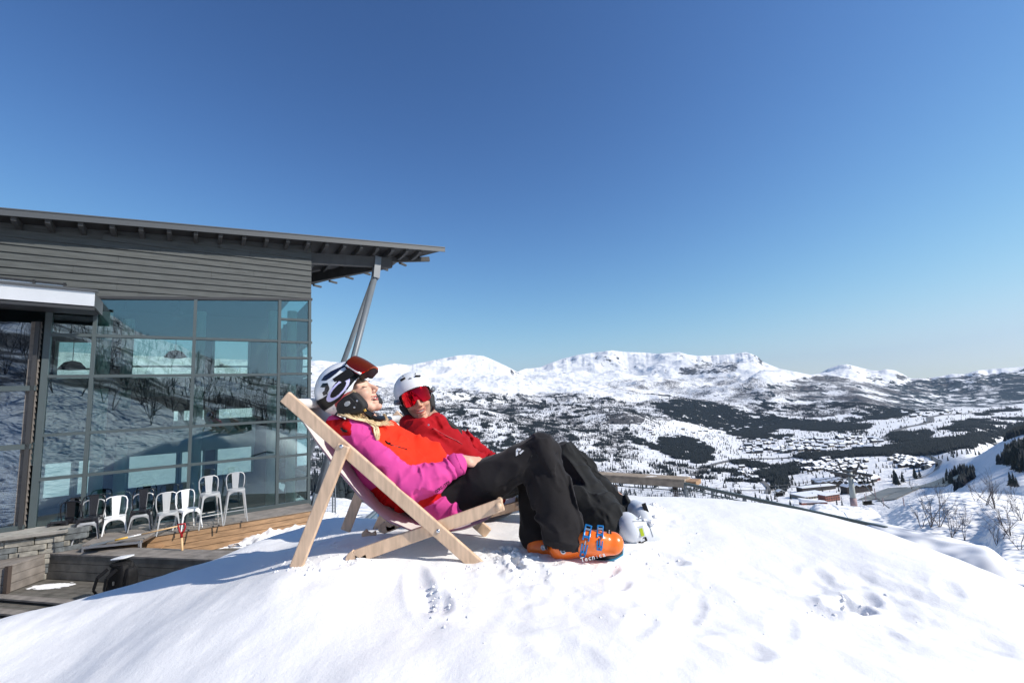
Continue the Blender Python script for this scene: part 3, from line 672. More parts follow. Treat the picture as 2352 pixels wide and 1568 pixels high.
ribbon('road', [(2025,1012),(2045,998),(2062,987),(2085,980),(2115,975),(2138,968),(2136,958),(2160,953),(2200,951),(2250,948)], 34, M['road'], 'curving road along the flat fields', 'road', 2)
ribbon('road', [(1762,1133),(1768,1122),(1755,1108),(1736,1098),(1730,1090),(1745,1080)], 11, M['road'], 'winding road with two bends', 'road', 1.5)
ribbon('road', [(2118,1042),(2140,1050),(2150,1058),(2160,1062),(2153,1072),(2150,1082),(2130,1090),(2100,1100)], 9, M['road'], 'sandy road bend', 'road', 1.5)
ribbon('road', [(1678,1126),(1720,1126),(1770,1127),(1790,1122)], 8, M['road'], 'village road', 'road', 1.5)
ribbon('river', [(1996,1148),(2022,1136),(2044,1128),(2064,1120)], 34, M['river'], 'brown river bank', 'river', 1.2)
ribbon('river', [(2034,1150),(2062,1138),(2090,1124),(2112,1116),(2150,1108),(2200,1100)], 30, M['river'], 'brown river', 'river', 1.4)
# ---- houses
def house(w, d, h, rh, wall, seed=0, windows=2, overhang=.7):
    mb = MB()
    mb.box((0, 0, h/2-2), (w/2, d/2, h/2+2), mi=0)
    o = overhang
    for s in (-1, 1):
        mb.add([(s*(w/2+o), 0, 0)]*0 or [(-w/2-o, s*(d/2+o), h-.3), (w/2+o, s*(d/2+o), h-.3), (w/2+o, 0, h+rh), (-w/2-o, 0, h+rh),
                (-w/2-o, s*(d/2+o), h+.3), (w/2+o, s*(d/2+o), h+.3), (w/2+o, 0, h+rh+.7), (-w/2-o, 0, h+rh+.7)],
               [(0, 1, 2, 3), (4, 7, 6, 5), (0, 4, 5, 1), (1, 5, 6, 2), (2, 6, 7, 3), (3, 7, 4, 0)], 1)
    mb.add([(-w/2, -d/2, h), (-w/2, d/2, h), (-w/2, 0, h+rh*.97), (w/2, -d/2, h), (w/2, d/2, h), (w/2, 0, h+rh*.97)], [(0, 2, 1), (3, 4, 5)], 0)
    for s in (-1, 1):
        for k in range(windows):
            x = (-.5+(k+.5)/windows)*w*.9
            mb.box((x, s*(d/2+.03), h*.55), (w*.07, .04, h*.22), mi=2)
        mb.box((s*(w/2+.03), 0, h*.55), (.04, d*.12, h*.22), mi=2)
    return mb.build('house', [wall, M['roofsnow'], M['window']])
HP = {'dark': house(11, 8, 4.5, 2.6, M['darkwood']), 'red': house(12, 9, 5, 2.6, M['redwood'], windows=3), 'pale': house(11, 8, 5, 2.4, M['palewood']), 'brown': house(16, 9, 6, 2.5, M['darkwood'], windows=4)}
HU = {k: 0 for k in HP}
def put_house(kind, P, rot, s, lab, grp, cat='house', name=None):
    o = HP[kind]
    if HU[kind]: o = o.copy(); COL.objects.link(o)
    HU[kind] += 1
    o.location = (P[0], P[1], P[2]); o.rotation_euler.z = rot; o.scale = (s, s, s); o.name = 'house'
    return tag(o, lab, cat, grp)
def village(poly, n, kinds, s, lab, grp, rot=None, mind=5.0):
    xs = [p[0] for p in poly]; ys = [p[1] for p in poly]; done = []; tries = 0
    while len(done) < n and tries < n*30:
        tries += 1; x = random.uniform(min(xs), max(xs)); y = random.uniform(min(ys), max(ys))
        if not poly_mask(np.array([x]), np.array([y]), poly)[0]: continue
        if any(abs(x-a) < mind*1.3 and abs(y-b) < mind*.45 for a, b in done): continue
        p = hit(x, y, 600)
        if p is None or math.hypot(p[0], p[1]) > 6500: continue
        done.append((x, y)); kd = random.choice(kinds)
        put_house(kd, (p[0], p[1], p[2]+.3), (rot if rot is not None else random.uniform(-.6, .6))+random.uniform(-.15, .15), s*random.uniform(.85, 1.25),
                  lab % {'dark': 'dark timber', 'red': 'red timber', 'pale': 'pale', 'brown': 'brown timber'}[kd], grp)
village([(1740,1012),(1900,1002),(2030,1010),(2020,1030),(1930,1038),(1830,1038),(1740,1045),(1690,1035)], 95, ['dark', 'brown', 'pale', 'dark'], 1.5, 'small %s house in the far town across the valley floor', 'houses of the town on the valley floor')
village([(1830,1062),(1900,1054),(1990,1058),(1985,1078),(1920,1085),(1840,1082)], 60, ['dark', 'dark', 'brown'], 1.0, 'snow roofed %s chalet in rows above the lift station', 'chalets in rows above the lift station', rot=.3, mind=5)
village([(2035,1058),(2062,1048),(2130,1062),(2145,1072),(2130,1078),(2070,1074)], 34, ['pale', 'brown', 'dark'], 1.1, '%s terraced chalet on the knoll by the sandy road', 'terraced chalets on the knoll', rot=.5, mind=5.5)
village([(1930,1092),(1985,1088),(2010,1100),(1990,1118),(1940,1120)], 16, ['dark', 'brown'], 1.2, '%s lodge behind the lift tower', 'lodges behind the lift tower', rot=.3, mind=9)
village([(1560,985),(1760,975),(1760,990),(1600,1000)], 14, ['dark', 'pale', 'red'], 1.5, '%s farmhouse on the far fields', 'farmhouses on the far fields')
village([(1700,1070),(1760,1085),(1735,1112),(1690,1110)], 12, ['dark', 'brown'], 1.0, '%s cabin beside the winding road', 'cabins by the winding road')
village([(1450,985),(1560,990),(1620,1025),(1560,1015)], 8, ['dark', 'red'], 1.4, 'lone %s farm building on the slope fields', 'farm buildings on the slope fields')
village([(2060,945),(2200,940),(2240,948),(2100,960)], 14, ['dark', 'pale', 'brown'], 1.8, '%s house along the road beyond the flat fields', 'houses beyond the flat fields')
put_house('red', hit(2010, 1103, 600), .25, 1.35, 'red hotel block with snowy roof standing alone', None)
put_house('red', hit(1995, 1101, 600), .1, 1.2, 'smaller red hotel block beside the lone one', None)
put_house('brown', hit(1693, 1103, 600)*1.0, -.15, 1.1, 'dark chalet with pale snowy roof by the winding road', None)
def bigbox(name, x, y, w, d, h, rot, wall, lab, cat, roof='flat', rows=1, cols=8, slope=0):
    p = hit(x, y, 700); r = empty(name, (p[0], p[1], p[2]), lab, cat, rz=rot)
    mb = MB(); mb.box((0, 0, h/2-2), (w/2, d/2, h/2+2)); mb.build('wall', wall, r, world=False)
    mb = MB()
    if roof == 'flat':
        P = [(-w/2-.8, -d/2-.8, h+slope), (w/2+.8, -d/2-.8, h), (w/2+.8, d/2+.8, h), (-w/2-.8, d/2+.8, h+slope)]
        mb.hexa(P+[(a, b, c+.9) for a, b, c in P])
        if slope: mb.add([(-w/2, -d/2, h), (w/2, -d/2, h), (-w/2, -d/2, h+slope), (-w/2, d/2, h), (-w/2, d/2, h+slope)], [(0, 1, 2), (0, 2, 4, 3)])
    else:
        n = roof; ww = w/n
        for k in range(n):
            x0 = -w/2+k*ww
            for s in (-1, 1):
                xa, xb = (x0, x0+ww/2) if s < 0 else (x0+ww/2, x0+ww); za, zb = (h, h+ww*.28) if s < 0 else (h+ww*.28, h)
                mb.hexa([(xa, -d/2-.8, za), (xb, -d/2-.8, zb), (xb, d/2+.8, zb), (xa, d/2+.8, za), (xa, -d/2-.8, za+.8), (xb, -d/2-.8, zb+.8), (xb, d/2+.8, zb+.8), (xa, d/2+.8, za+.8)])
    mb.build('roof', M['roofsnow'], r, world=False)
    for j in range(rows):
        mb = MB()
        for k in range(cols): mb.box(((-.5+(k+.5)/cols)*w*.96, -d/2-.05, h*(j+.55)/rows), (w/cols*.30, .06, h/rows*.26))
        mb.build('window_row', M['window'], r, world=False)
    return r
bigbox('sports_hall', 1875, 1126, 78, 17, 9, .17, M['darkwood'], 'long grey hall with rounded white roof below the chalets', 'hall', cols=18)
bigbox('hotel', 1905, 1119, 52, 16, 12, .10, M['darkwood'], 'long dark hotel with gabled snowy roof behind the hall', 'hotel', roof=4, rows=2, cols=12)
bigbox('hotel', 1968, 1130, 50, 18, 12, .05, M['darkwood'], 'dark hotel with balconies just right of the lift tower', 'hotel', roof=4, rows=3, cols=10)
bigbox('hotel', 1900, 1109, 66, 14, 9, .06, M['darkwood'], 'row of linked dark lodges with zigzag snowy roofs', 'hotel', roof=9, rows=1, cols=14)
bigbox('car_park_deck', 1862, 1141, 62, 36, 6, .25, M['palewood'], 'flat white car park deck with lined roof', 'car park', cols=10)
bigbox('brick_hall', 1905, 1150, 34, 15, 12, .30, M['brick'], 'red brick building with wooden framed windows by the ski slope', 'building', rows=3, cols=6)
bigbox('brick_hall', 1868, 1158, 42, 10, 4, -.1, M['brick'], 'low red brick hall with a sloping roof line', 'building', cols=1, slope=6)
bigbox('cabin', 1793, 1135, 14, 9, 6, 0, M['darkwood'], 'dark hut beside the snow field left of the brick hall', 'hut', roof=1, cols=2)
# ---- chair lift
M['liftpaint'] = mat('lift_paint', (.33, .35, .33), .5, noise=(.4, .1)); M['liftred'] = mat('lift_pad', (.34, .24, .24), .7)
lp = np.array([*atz(1961, 1158, zr(1961, 1158, 120)*1.0)[:2], 0]); az = az_of(1961, 1158); lp = np.array([120*math.sin(az), 120*math.cos(az), zr(1961, 1158, 120)-.3])
az2 = az_of(1952, 1085); top = np.array([120*math.sin(az2), 120*math.cos(az2), zr(1953, 1084, 120)])
lift = empty('lift_tower', tuple(lp), 'tall pale grey chairlift tower with crossarm on the slope', 'lift tower')
mb = MB(); mb.tube([lp-np.array([0, 0, 1.5]), top], [.58, .44], 16); mb.build('mast', M['liftpaint'], lift, smooth=True)
d = vn([1, .1, -.03]); ax_ = np.array([d, vn(np.cross([0, 0, 1], d)), [0, 0, 1.]])
mb = MB()
for s in (-1, 1):
    mb.bar(top, top+d*s*1.5+np.array([0, 0, .2]), .3, .4); mb.bar(top+d*s*1.5+np.array([0, 0, .2]), top+d*s*2.4+np.array([0, 0, 1.7]), .22, .22)
mb.bar(top-d*3.0+np.array([0, 0, 1.9]), top+d*3.0+np.array([0, 0, 1.65]), .2, .16)
mb.build('crossarm', M['darkmetal'], lift)
mb = MB()
for s in (-1, 1):
    mb = MB(); c = top+d*s*1.8; mb.box(c+np.array([0, 0, -.2]), (.4, 3.2, .14), ax_)
    for k in range(8): mb.lathe([(.26, -.12), (.3, 0), (.26, .12)], c+ax_[1]*(-2.8+.8*k)+np.array([0, 0, -.42]), d, 10)
    mb.build('sheave_train', M['darkmetal'], lift)
mb = MB(); mb.tube([lp+np.array([0, 0, -.5]), lp+(top-lp)*.24], [.62, .60], 16); mb.build('padding', M['liftred'], lift, smooth=True)
def cable(a, b, sag, name, lab):
    pts = [a+(b-a)*t-np.array([0, 0, sag*4*t*(1-t)]) for t in np.linspace(0, 1, 24)]
    mb = MB(); mb.tube(pts, .07, 5); o = mb.build(name, M['darkmetal']); return tag(o, lab, 'cable')
far = hit(1700, 1108, 900) + np.array([0, 0, 8.])
cable(top-d*1.8+np.array([0, 0, -.7]), at(1676, 1112, 330), 2, 'haul_cable', 'upper lift cable running left from the tower')
cable(top+d*1.8+np.array([0, 0, -.7]), at(1676, 1122, 300), 2, 'haul_cable', 'lower lift cable running left from the tower')
cable(top+d*1.8+np.array([0, 0, -.7]), at(2042, 1166, 60), .6, 'haul_cable', 'lift cable running down towards the hanging chair')
def lift_chair(P, sc, lab):
    r = empty('lift_chair', tuple(P), lab, 'lift chair'); P = np.asarray(P, float)
    mb = MB(); X = np.array([1, .15, 0]); X /= np.linalg.norm(X); Z = np.array([0, 0, 1.])
    L = lambda x, z, y=0: P+X*x*sc+Z*z*sc+np.cross(Z, X)*y*sc
    mb.tube([L(0, 2.6), L(0, 1.7), L(-1.0, 1.4), L(-1.15, 0)], .05*sc, 6); mb.tube([L(0, 1.7), L(1.0, 1.4), L(1.15, 0)], .05*sc, 6); mb.tube([L(-1.15, .9), L(1.15, .9)], .03*sc, 6)
    mb.build('frame', M['liftpaint'], r)
    mb = MB(); mb.box(L(0, 0, -.2), (1.15*sc, .3*sc, .06*sc), (X, np.cross(Z, X), Z)); mb.build('seat', M['black'], r)
    mb = MB(); mb.box(L(0, .35, .1), (1.1*sc, .04*sc, .28*sc), (X, np.cross(Z, X), Z)); mb.build('backrest', M['black'], r); return r
lift_chair(at(1993, 1157, 100), 1.0, 'empty chair hanging right of the lift tower')
lift_chair(at(1980, 1110, 130), 1.1, 'dark chair hanging beside the tower mast')
lift_chair(at(1790, 1138, 130), 1.1, 'dark lift chair over the snow field by the terrace fence')
# snow fence poles near the slope
for i, (x, y, Y, h) in enumerate([(2012,1135,90,2.2),(1990,1148,80,2.2),(2077,1150,40,1.6),(2030,1150,60,1.5)]):
    p = hit(x, y+12, 20); h = h*9*math.hypot(p[0], p[1])/FOC; mb = MB(); mb.tube([p, p+np.array([0, 0, h])], .0007*math.hypot(p[0], p[1]), 5)
    o = mb.build('slope_pole', M['liftred']); tag(o, ['red marker pole right of the lift tower', 'red marker pole just below the tower', 'thin pole on the snowy hillock', 'thin pole beside the hanging chair'][i], 'pole')
# ---- bare birches on the near hillocks
def birch(P, h, seed, lab, grp, spread=.5):
    rg = random.Random(seed); mb = MB(); base = np.array([0, 0, 0.])
    def grow(p, d, L, r, dep):
        pts = [p]; q = p; dd = d
        for i in range(4):
            dd = vn(dd+np.array([rg.uniform(-.22, .22), rg.uniform(-.22, .22), rg.uniform(-.02, .16)])); q = q+dd*L/4; pts.append(q)
        mb.tube(pts, [r*(1-.15*i) for i in range(5)], 4 if dep > 0 else 5)
        if dep < 3:
            for k in range([4, 4, 3][dep]):
                a = rg.randint(1, 4); nd = vn(dd+np.array([rg.uniform(-.9, .9), rg.uniform(-.9, .9), rg.uniform(-.1, .6)])); grow(pts[a], nd, L*rg.uniform(.45, .7), r*.5, dep+1)
    for k in range(rg.randint(2, 4)):
        grow(base, vn([rg.uniform(-spread, spread), rg.uniform(-spread, spread), 1]), h*rg.uniform(.45, .6), .022*h/2.2, 0)
    tr = empty('birch_shrub', tuple(P), lab, 'shrub', grp)
    o = mb.build('branches', M['birchbark'], tr, world=False); return tr
BS = [(2138,1210,.0,62,'bare twisted birch shrub in the blue shade of the hillock'),(2118,1212,0,50,'thin birch shrub at the left end of the shaded group'),(2158,1210,0,56,'spindly birch beside the twisted one in the shade'),
 (2185,1235,0,48,'spreading low birch in front of the shaded hollow'),(2215,1240,0,50,'tangled birch scrub at the foot of the hillock'),(2262,1160,0,45,'slim upright birch on the hillock crest'),(2285,1168,0,52,'taller upright birch on the hillock crest'),
 (2240,1150,0,36,'small birch left of the crest pair'),(2320,1230,0,52,'leaning birch near the right edge'),(2345,1262,0,45,'birch scrub cut by the right edge'),(2330,1150,0,30,'small birch poking from the far snow rim'),(2290,1250,0,48,'bushy birch below the crest pair'),(2345,1195,0,38,'faint birch twigs on the right rim'),(2095,1125,0,20,'tiny birch twigs on the skyline of the hillock')]
for i, (x, y, _, px, lab) in enumerate(BS):
    p = hit(x, y, 16)
    if p is None: continue
    r = math.hypot(p[0], p[1]); birch(p-np.array([0, 0, .1]), px*1.25*r/FOC, 50+i, lab, 'bare birches on the hillock')
# birches on the mirrored hillside behind the photographer
def back_birches():
    mb = MB(); rg = random.Random(4)
    for i in range(1000):
        a = rg.uniform(R(128), R(190)); r = rg.uniform(30, 260)
        ia = int((a-HA[0])/(HA[1]-HA[0])); ir = int(np.searchsorted(HR, r)); z = HZ[ia, ir]; h = rg.uniform(2.5, 5)
        p = np.array([HR[ir]*math.sin(HA[ia]), HR[ir]*math.cos(HA[ia]), z-.2]); 
        for k in range(3):
            d = np.array([rg.uniform(-.3, .3), rg.uniform(-.3, .3), 1]); q = p+d*h*.5
            mb.tube([p, q, q+np.array([rg.uniform(-.4, .4), rg.uniform(-.4, .4), 1])*h*.5], [.045, .03, .012], 3, cap=False)
            for j in range(3):
                s = p+d*h*rg.uniform(.25, .6); mb.tube([s, s+np.array([rg.uniform(-1, 1), rg.uniform(-1, 1), rg.uniform(.3, 1)])*h*.35], [.022, .008], 3, cap=False)
    o = mb.build('birch_wood', M['birchbark']); tag(o, 'bare birch wood on the hillside behind the terrace', 'birch wood', kind='stuff')
back_birches()
# ------------------------------------------------------------------ the lodge: facade plane runs away to the right (azimuth 55 degrees)
ZD = -2.5     # terrace platform level
dW = np.array([math.sin(R(55)), math.cos(R(55)), 0]); nW = np.array([math.sin(R(145)), math.cos(R(145)), 0]); UZ = np.array([0, 0, 1.])
_p = atz(637, 1165, ZD); 
def wall(x, y, o=0.0, org=_p):
    v = ray(x, y); t = (np.dot(org, nW)+o)/np.dot(v, nW); P = v*t; return float(np.dot(P-org, dW)), float(P[2])
sc = wall(713, 930)[0]; C0 = _p+dW*sc; C0[2] = 0          # corner of the building, s measured from it
def wp(x, y, o=0.0):
    s, z = wall(x, y, o, C0); return s, z
def W(s, z, o=0.0): return C0+dW*s+nW*o+UZ*z
AX = (dW, nW, UZ)
lodge = empty('lodge', tuple(W(-6, ZD, -3)), 'grey clad mountain lodge with a tall glass front and overhanging roof', 'building')
sm = [wp(95, 950)[0], wp(206, 928)[0], wp(440, 930)[0], wp(639, 928)[0], 0.0]
def zl(pts): return [wp(x, y) for x, y in pts]
def line(p, q):
    (s0, z0), (s1, z1) = wp(*p), wp(*q); return lambda s: z0+(z1-z0)*(s-s0)/(s1-s0)
head = line((222, 684), (712, 688))
zA = wp(637.5, 783)[1]; zB = wp(637.5, 860)[1]; zC = wp(637.5, 967)[1]; zE = wp(634, 1047)[1]; z0_ = ZD+.02
roof_e = lambda s: None
OH = .50
def lineo(p, q, o):
    (s0, z0), (s1, z1) = wp(*p, o), wp(*q, o); return lambda s: z0+(z1-z0)*(s-s0)/(s1-s0)
eave = lineo((0, 482), (1012, 570), OH)      # top edge of the fascia
s_tip = wp(1014, 572, OH)[0]; SL = -16.5
# ---- siding: horizontal lapped boards between the glass head and the roof
mb = MB(); bh = .172; z = head(SL)-.6; rg = random.Random(2)
wall_top = lambda s: eave(s)-.20
while z < wall_top(0)+.1:
    zt = z+bh
    # clip each board between the two sloping lines
    def s_at(f, zz):
        s0, s1 = SL, 0.0; f0, f1 = f(s0)-zz, f(s1)-zz
        return s0-(s1-s0)*f0/(f1-f0)
    sh = s_at(head, z+.02); sr = s_at(wall_top, zt)     # head rises with s: board exists where head < z ; wall_top > zt
    a = SL if wall_top(SL) > zt else max(SL, sr); b = 0.0 if head(0) < z else min(0.0, sh+ (0 if head(0) > head(SL) else 0))
    if b > a+.05:
        cuts = [a]
        while cuts[-1] < b-3.2: cuts.append(cuts[-1]+rg.uniform(2.4, 4.6))
        cuts = [c for c in cuts if c < b-.3]+[b]
        for c0, c1 in zip(cuts[:-1], cuts[1:]):
            g = .0018; j = rg.uniform(-.002, .002)
            mb.hexa([W(c0+g, z, -.03), W(c1-g, z, -.03), W(c1-g, z, .046+j), W(c0+g, z, .046+j), W(c0+g, zt+.012, -.03), W(c1-g, zt+.012, -.03), W(c1-g, zt+.012, .012), W(c0+g, zt+.012, .012)][::1])
    # tapering end of the board where the glass head cuts across it
    t0 = s_at(head, z); t1 = min(s_at(head, zt), 0.0)
    if t1 > SL and t0 < 0 and t1 > t0 and head(SL) < zt:
        t0 = max(t0, b); hz = lambda s: max(z, min(head(s), zt))
        mb.hexa([W(t0, hz(t0), -.03), W(t1, hz(t1), -.03), W(t1, hz(t1), .044), W(t0, hz(t0), .044), W(t0, zt+.012, -.03), W(t1, zt+.012, -.03), W(t1, zt+.012, .006), W(t0, zt+.012, .006)])
    z = zt
mb.build('siding', M['siding'], lodge)
mb = MB()   # backing panel behind the boards, following head and roof line
mb.hexa([W(SL, head(SL), -.25), W(0, head(0), -.25), W(0, head(0), -.028), W(SL, head(SL), -.028), W(SL, eave(SL)-.05, -.25), W(0, eave(0)-.05, -.25), W(0, eave(0)-.05, -.028), W(SL, eave(SL)-.05, -.028)])
mb.build('wall', M['siding'], lodge)
# triangular fill board above the glass head
mb = MB()
mb.hexa([W(SL, head(SL)-.03, -.06), W(.03, head(.03)-.03, -.06), W(.03, head(.03)-.03, .055), W(SL, head(SL)-.03, .055), W(SL, head(SL)+.035, -.06), W(.03, head(.03)+.035, -.06), W(.03, head(.03)+.035, .055), W(SL, head(SL)+.035, .055)])
mb.build('head_flashing', M['darkmetal'], lodge)
# ---- roof
BW = 9.0
def roof_hit(x, y, dz=0.0):
    """where a sight line meets the sloping roof plane"""
    v = ray(x, y); k = eave(1.0)-eave(0.0); d = v[2]-k*np.dot(v, dW); t = (eave(0.0)+dz-k*np.dot(C0, dW))/d; P = v*t
    return float(np.dot(P-C0, dW)), float(np.dot(P-C0, nW))
Qs, Qo = roof_hit(690, 655)
def roofslab(name, o0, zt, zb, m, s_end, plan=None):
    mb = MB(); plan = plan or [(SL, o0), (s_end, o0), (Qs, Qo), (Qs, -BW), (SL, -BW)]; n = len(plan)
    V = [W(s, eave(s)+dz, o) for dz in (zb, zt) for s, o in plan]
    mb.add(V, [tuple(range(n)), tuple(range(2*n-1, n-1, -1))]+[(i, n+i, n+(i+1) % n, (i+1) % n) for i in range(n)]); return mb.build(name, m, lodge)
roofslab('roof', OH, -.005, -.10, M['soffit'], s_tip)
roofslab('fascia', OH+.035, .012, -.125, M['fascia'], 0, [(SL, OH+.035), (s_tip+.12, OH+.035), (s_tip+.12, OH), (SL, OH)])
roofslab('roof_sheet', OH+.05, .040, .013, M['fascia'], s_tip+.12)
gd = vn(W(Qs, 0, Qo)-W(s_tip, 0, OH))
for j in range(9):
    t = 1.0+j*.85; P = W(s_tip, 0, OH)+gd*t; s_ = float(np.dot(P-C0, dW)); o_ = float(np.dot(P-C0, nW))
    mb = MB(); mb.bar(W(s_, eave(s_)-.15, o_+.10), W(s_+.35, eave(s_)-.13, o_-.16), .06, .07); mb.build('lath_end', M['rafter'], lodge)
# rafters: ends seen under the eave
re_px = [(58,545*0+525-15),(0,0)]
xs = [27,106,182,255,322,387,449,506,561,613,662,709,752,793,832,869,904,937,967]
OD = lambda s: -.02 if s < .1 else max(-2.6, OH+(Qo-OH)*(s_tip-s)/(s_tip-Qs)+.35)
for x in xs:
    s = wp(x, 525+.08*(x), OH)[0]
    mb = MB(); P = []
    w_ = .045
    for (o, d0, d1) in ((OH-.03, -.102, -.205), (OH-.03, -.102, -.205)): pass
    prof = [(OH-.04, -.101), (OH-.04, -.20), (OH-.16, -.235), (.05, -.26), (OD(s), -.26), (OD(s), -.101)]
    V = [W(s-w_, eave(s)+h, o) for o, h in prof]+[W(s+w_, eave(s)+h, o) for o, h in prof]; n = len(prof)
    mb.add(V, [tuple(range(n-1, -1, -1)), tuple(range(n, 2*n))]+[(i, (i+1) % n, n+(i+1) % n, n+i) for i in range(n)])
    mb.build('rafter', M['rafter'], lodge)
# ---- projecting beams at the gable overhang
b_a = wp(719, 592); b_b = wp(901, 601)
def beam(p, q, w, h, name='roof_beam', up=UZ):
    mb = MB(); mb.bar(p, q, w, h, up); return mb.build(name, M['rafter'], lodge)
zb0 = wp(720, 593)[1]; sb1 = wp(901, 602)[0]; zb1 = wp(901, 602)[1]
beam(W(-.3, zb0-.02, -.10), W(sb1, zb1, -.10), .14, .34)
# inner diagonal beam running from the strut head back to the far gable corner
def on_ray_z(x, y, z): return atz(x, y, z)
q_s, q_o = roof_hit(700, 642, -.36); beam(W(sb1-.05, zb1+.02, -.22), W(q_s, eave(q_s)-.36, q_o), .14, .34)
beam(W(sb1-.2, zb1+.17, -.45), W(s_tip-.1, eave(s_tip)-.17, -.30), .10, .16)
# ---- struts
sh = at(862, 632, (W(sb1-.6, 0, -.1))[1]); 
foot1 = at(722, 1166, 13.35); foot2 = at(672, 1150, 17.0)
mb = MB(); mb.tube([foot1, sh], .095, 20); mb.build('strut', M['graymetal'], lodge, smooth=True)
mb = MB(); mb.tube([foot2, sh+np.array([-.05, .1, 0])], .085, 20); mb.build('strut', M['graymetal'], lodge, smooth=True)
mb = MB(); mb.bar(sh-np.array([0, 0, .12]), W(sb1-.5, zb1+.12, -.18+.02)+np.array([.05, 0, 0]), .20, .26, nW); mb.build('strut_bracket', M['graymetal'], lodge)
mb = MB(); mb.bar(foot1+np.array([-.02, 0, -.1]), foot1+(sh-foot1)*.055, .22, .24, nW); mb.build('strut_shoe', M['graymetal'], lodge)
# ---- glass front
def glass_mat(name, tint, refl, bump=.25, pale=None):
    m = bpy.data.materials.new(name); m.use_nodes = True; nt = m.node_tree; L = nt.links.new; nt.nodes.clear()
    out = nt.nodes.new('ShaderNodeOutputMaterial'); tr = ND(nt, 'ShaderNodeBsdfTransparent'); tr.inputs[0].default_value = (*tint, 1)
    gl = ND(nt, 'ShaderNodeBsdfGlossy'); gl.inputs['Roughness'].default_value = .0; gl.inputs['Color'].default_value = (.80, .92, 1, 1)
    fr = ND(nt, 'ShaderNodeFresnel', i_IOR=1.5); mr = ND(nt, 'ShaderNodeMapRange'); mr.inputs['From Min'].default_value = .04; mr.inputs['From Max'].default_value = 1; mr.inputs['To Min'].default_value = refl; mr.inputs['To Max'].default_value = 1
    L(fr.outputs[0], mr.inputs['Value']); mx = ND(nt, 'ShaderNodeMixShader'); L(mr.outputs[0], mx.inputs[0]); L(tr.outputs[0], mx.inputs[1]); L(gl.outputs[0], mx.inputs[2]); L(mx.outputs[0], out.inputs[0])
    geo = ND(nt, 'ShaderNodeNewGeometry'); n = ND(nt, 'ShaderNodeTexNoise', i_Scale=.62, i_Detail=2.0); L(geo.outputs['Position'], n.inputs['Vector'])
    b = ND(nt, 'ShaderNodeBump', i_Strength=bump, i_Distance=.06); L(n.outputs['Fac'], b.inputs['Height']); L(b.outputs[0], gl.inputs['Normal'])
    return m
M['glass'] = glass_mat('window_glass', (.57, .71, .67), .16, .10)
M['glass2'] = glass_mat('wing_glass', (.72, .79, .88), .15, .13)
zrows = [z0_, zE, zC, zB, zA]
def pane(s0, s1, za, zb, zb2=None, m='glass', o=-.02, parent=lodge):
    zb2 = zb if zb2 is None else zb2; mb = MB()
    mb.hexa([W(s0, za, o-.012), W(s1, za, o-.012), W(s1, za, o), W(s0, za, o), W(s0, zb, o-.012), W(s1, zb2, o-.012), W(s1, zb2, o), W(s0, zb, o)])
    return mb.build('window_pane', M[m], parent)
def tiltpane(s0, s1, za, zb, zb2=None):
    o = pane(s0, s1, za, zb, zb2); return o
zr5 = [z0_, wp(690, 1098)[1], wp(690, 1044)[1], wp(690, 1003)[1], wp(690, 966)[1], wp(690, 858)[1], wp(690, 822)[1], wp(690, 786)[1], wp(690, 735)[1]]
for i in range(4):
    rows = zrows if i < 3 else zr5
    for j in range(len(rows)):
        za = rows[j]; last = j == len(rows)-1
        tiltpane(sm[i]+.03, sm[i+1]-.03, za+.03, (head(sm[i])-.04) if last else rows[j+1]-.03, (head(sm[i+1])-.04) if last else rows[j+1]-.03)
for i, s in enumerate(sm):
    mb = MB(); w_ = .055 if i == 0 else .036; sa = s+(w_ if i == 4 else 0)*-1
    mb.hexa([W(sa-w_, z0_-.1, -.10), W(sa+w_, z0_-.1, -.10), W(sa+w_, z0_-.1, .05), W(sa-w_, z0_-.1, .05), W(sa-w_, head(s)-.03, -.10), W(sa+w_, head(s)-.03, -.10), W(sa+w_, head(s)-.03, .05), W(sa-w_, head(s)-.03, .05)])
    mb.build('mullion', M['framemetal'], lodge)
def transom(s0, s1, z, h=.033, d=.062):
    mb = MB(); c = (W(s0, z)+W(s1, z))/2; mb.box(c+nW*(-.02), (abs(s1-s0)/2, d, h), AX); mb.build('transom', M['framemetal'], lodge)
for z in zrows[1:]: transom(sm[0]+.05, sm[3]-.03, z)
for z in zr5[1:]: transom(sm[3]+.03, sm[4]+.03, z, .030)
transom(sm[0], 0.02, z0_, .07, .08)
# side wall (glass) on the right-hand end, not facing the camera but letting light in
for j in range(4):
    o0, o1 = -.1-2.2*j, -.1-2.2*(j+1)
    mb = MB(); mb.hexa([W(-.02, z0_, o0), W(-.03, z0_, o0), W(-.03, z0_, o1), W(-.02, z0_, o1), W(-.02, head(0), o0), W(-.03, head(0), o0), W(-.03, head(0), o1), W(-.02, head(0), o1)]); mb.build('window_pane', M['glass'], lodge)
    mb = MB(); mb.box(W(-.05, (z0_+head(0))/2, o1), (.05, .06, (head(0)-z0_)/2), AX); mb.build('mullion', M['framemetal'], lodge)
for z in zr5[1::2]:
    mb = MB(); mb.box(W(-.05, z, -4.5), (.045, 4.4, .04), AX); mb.build('transom', M['framemetal'], lodge)
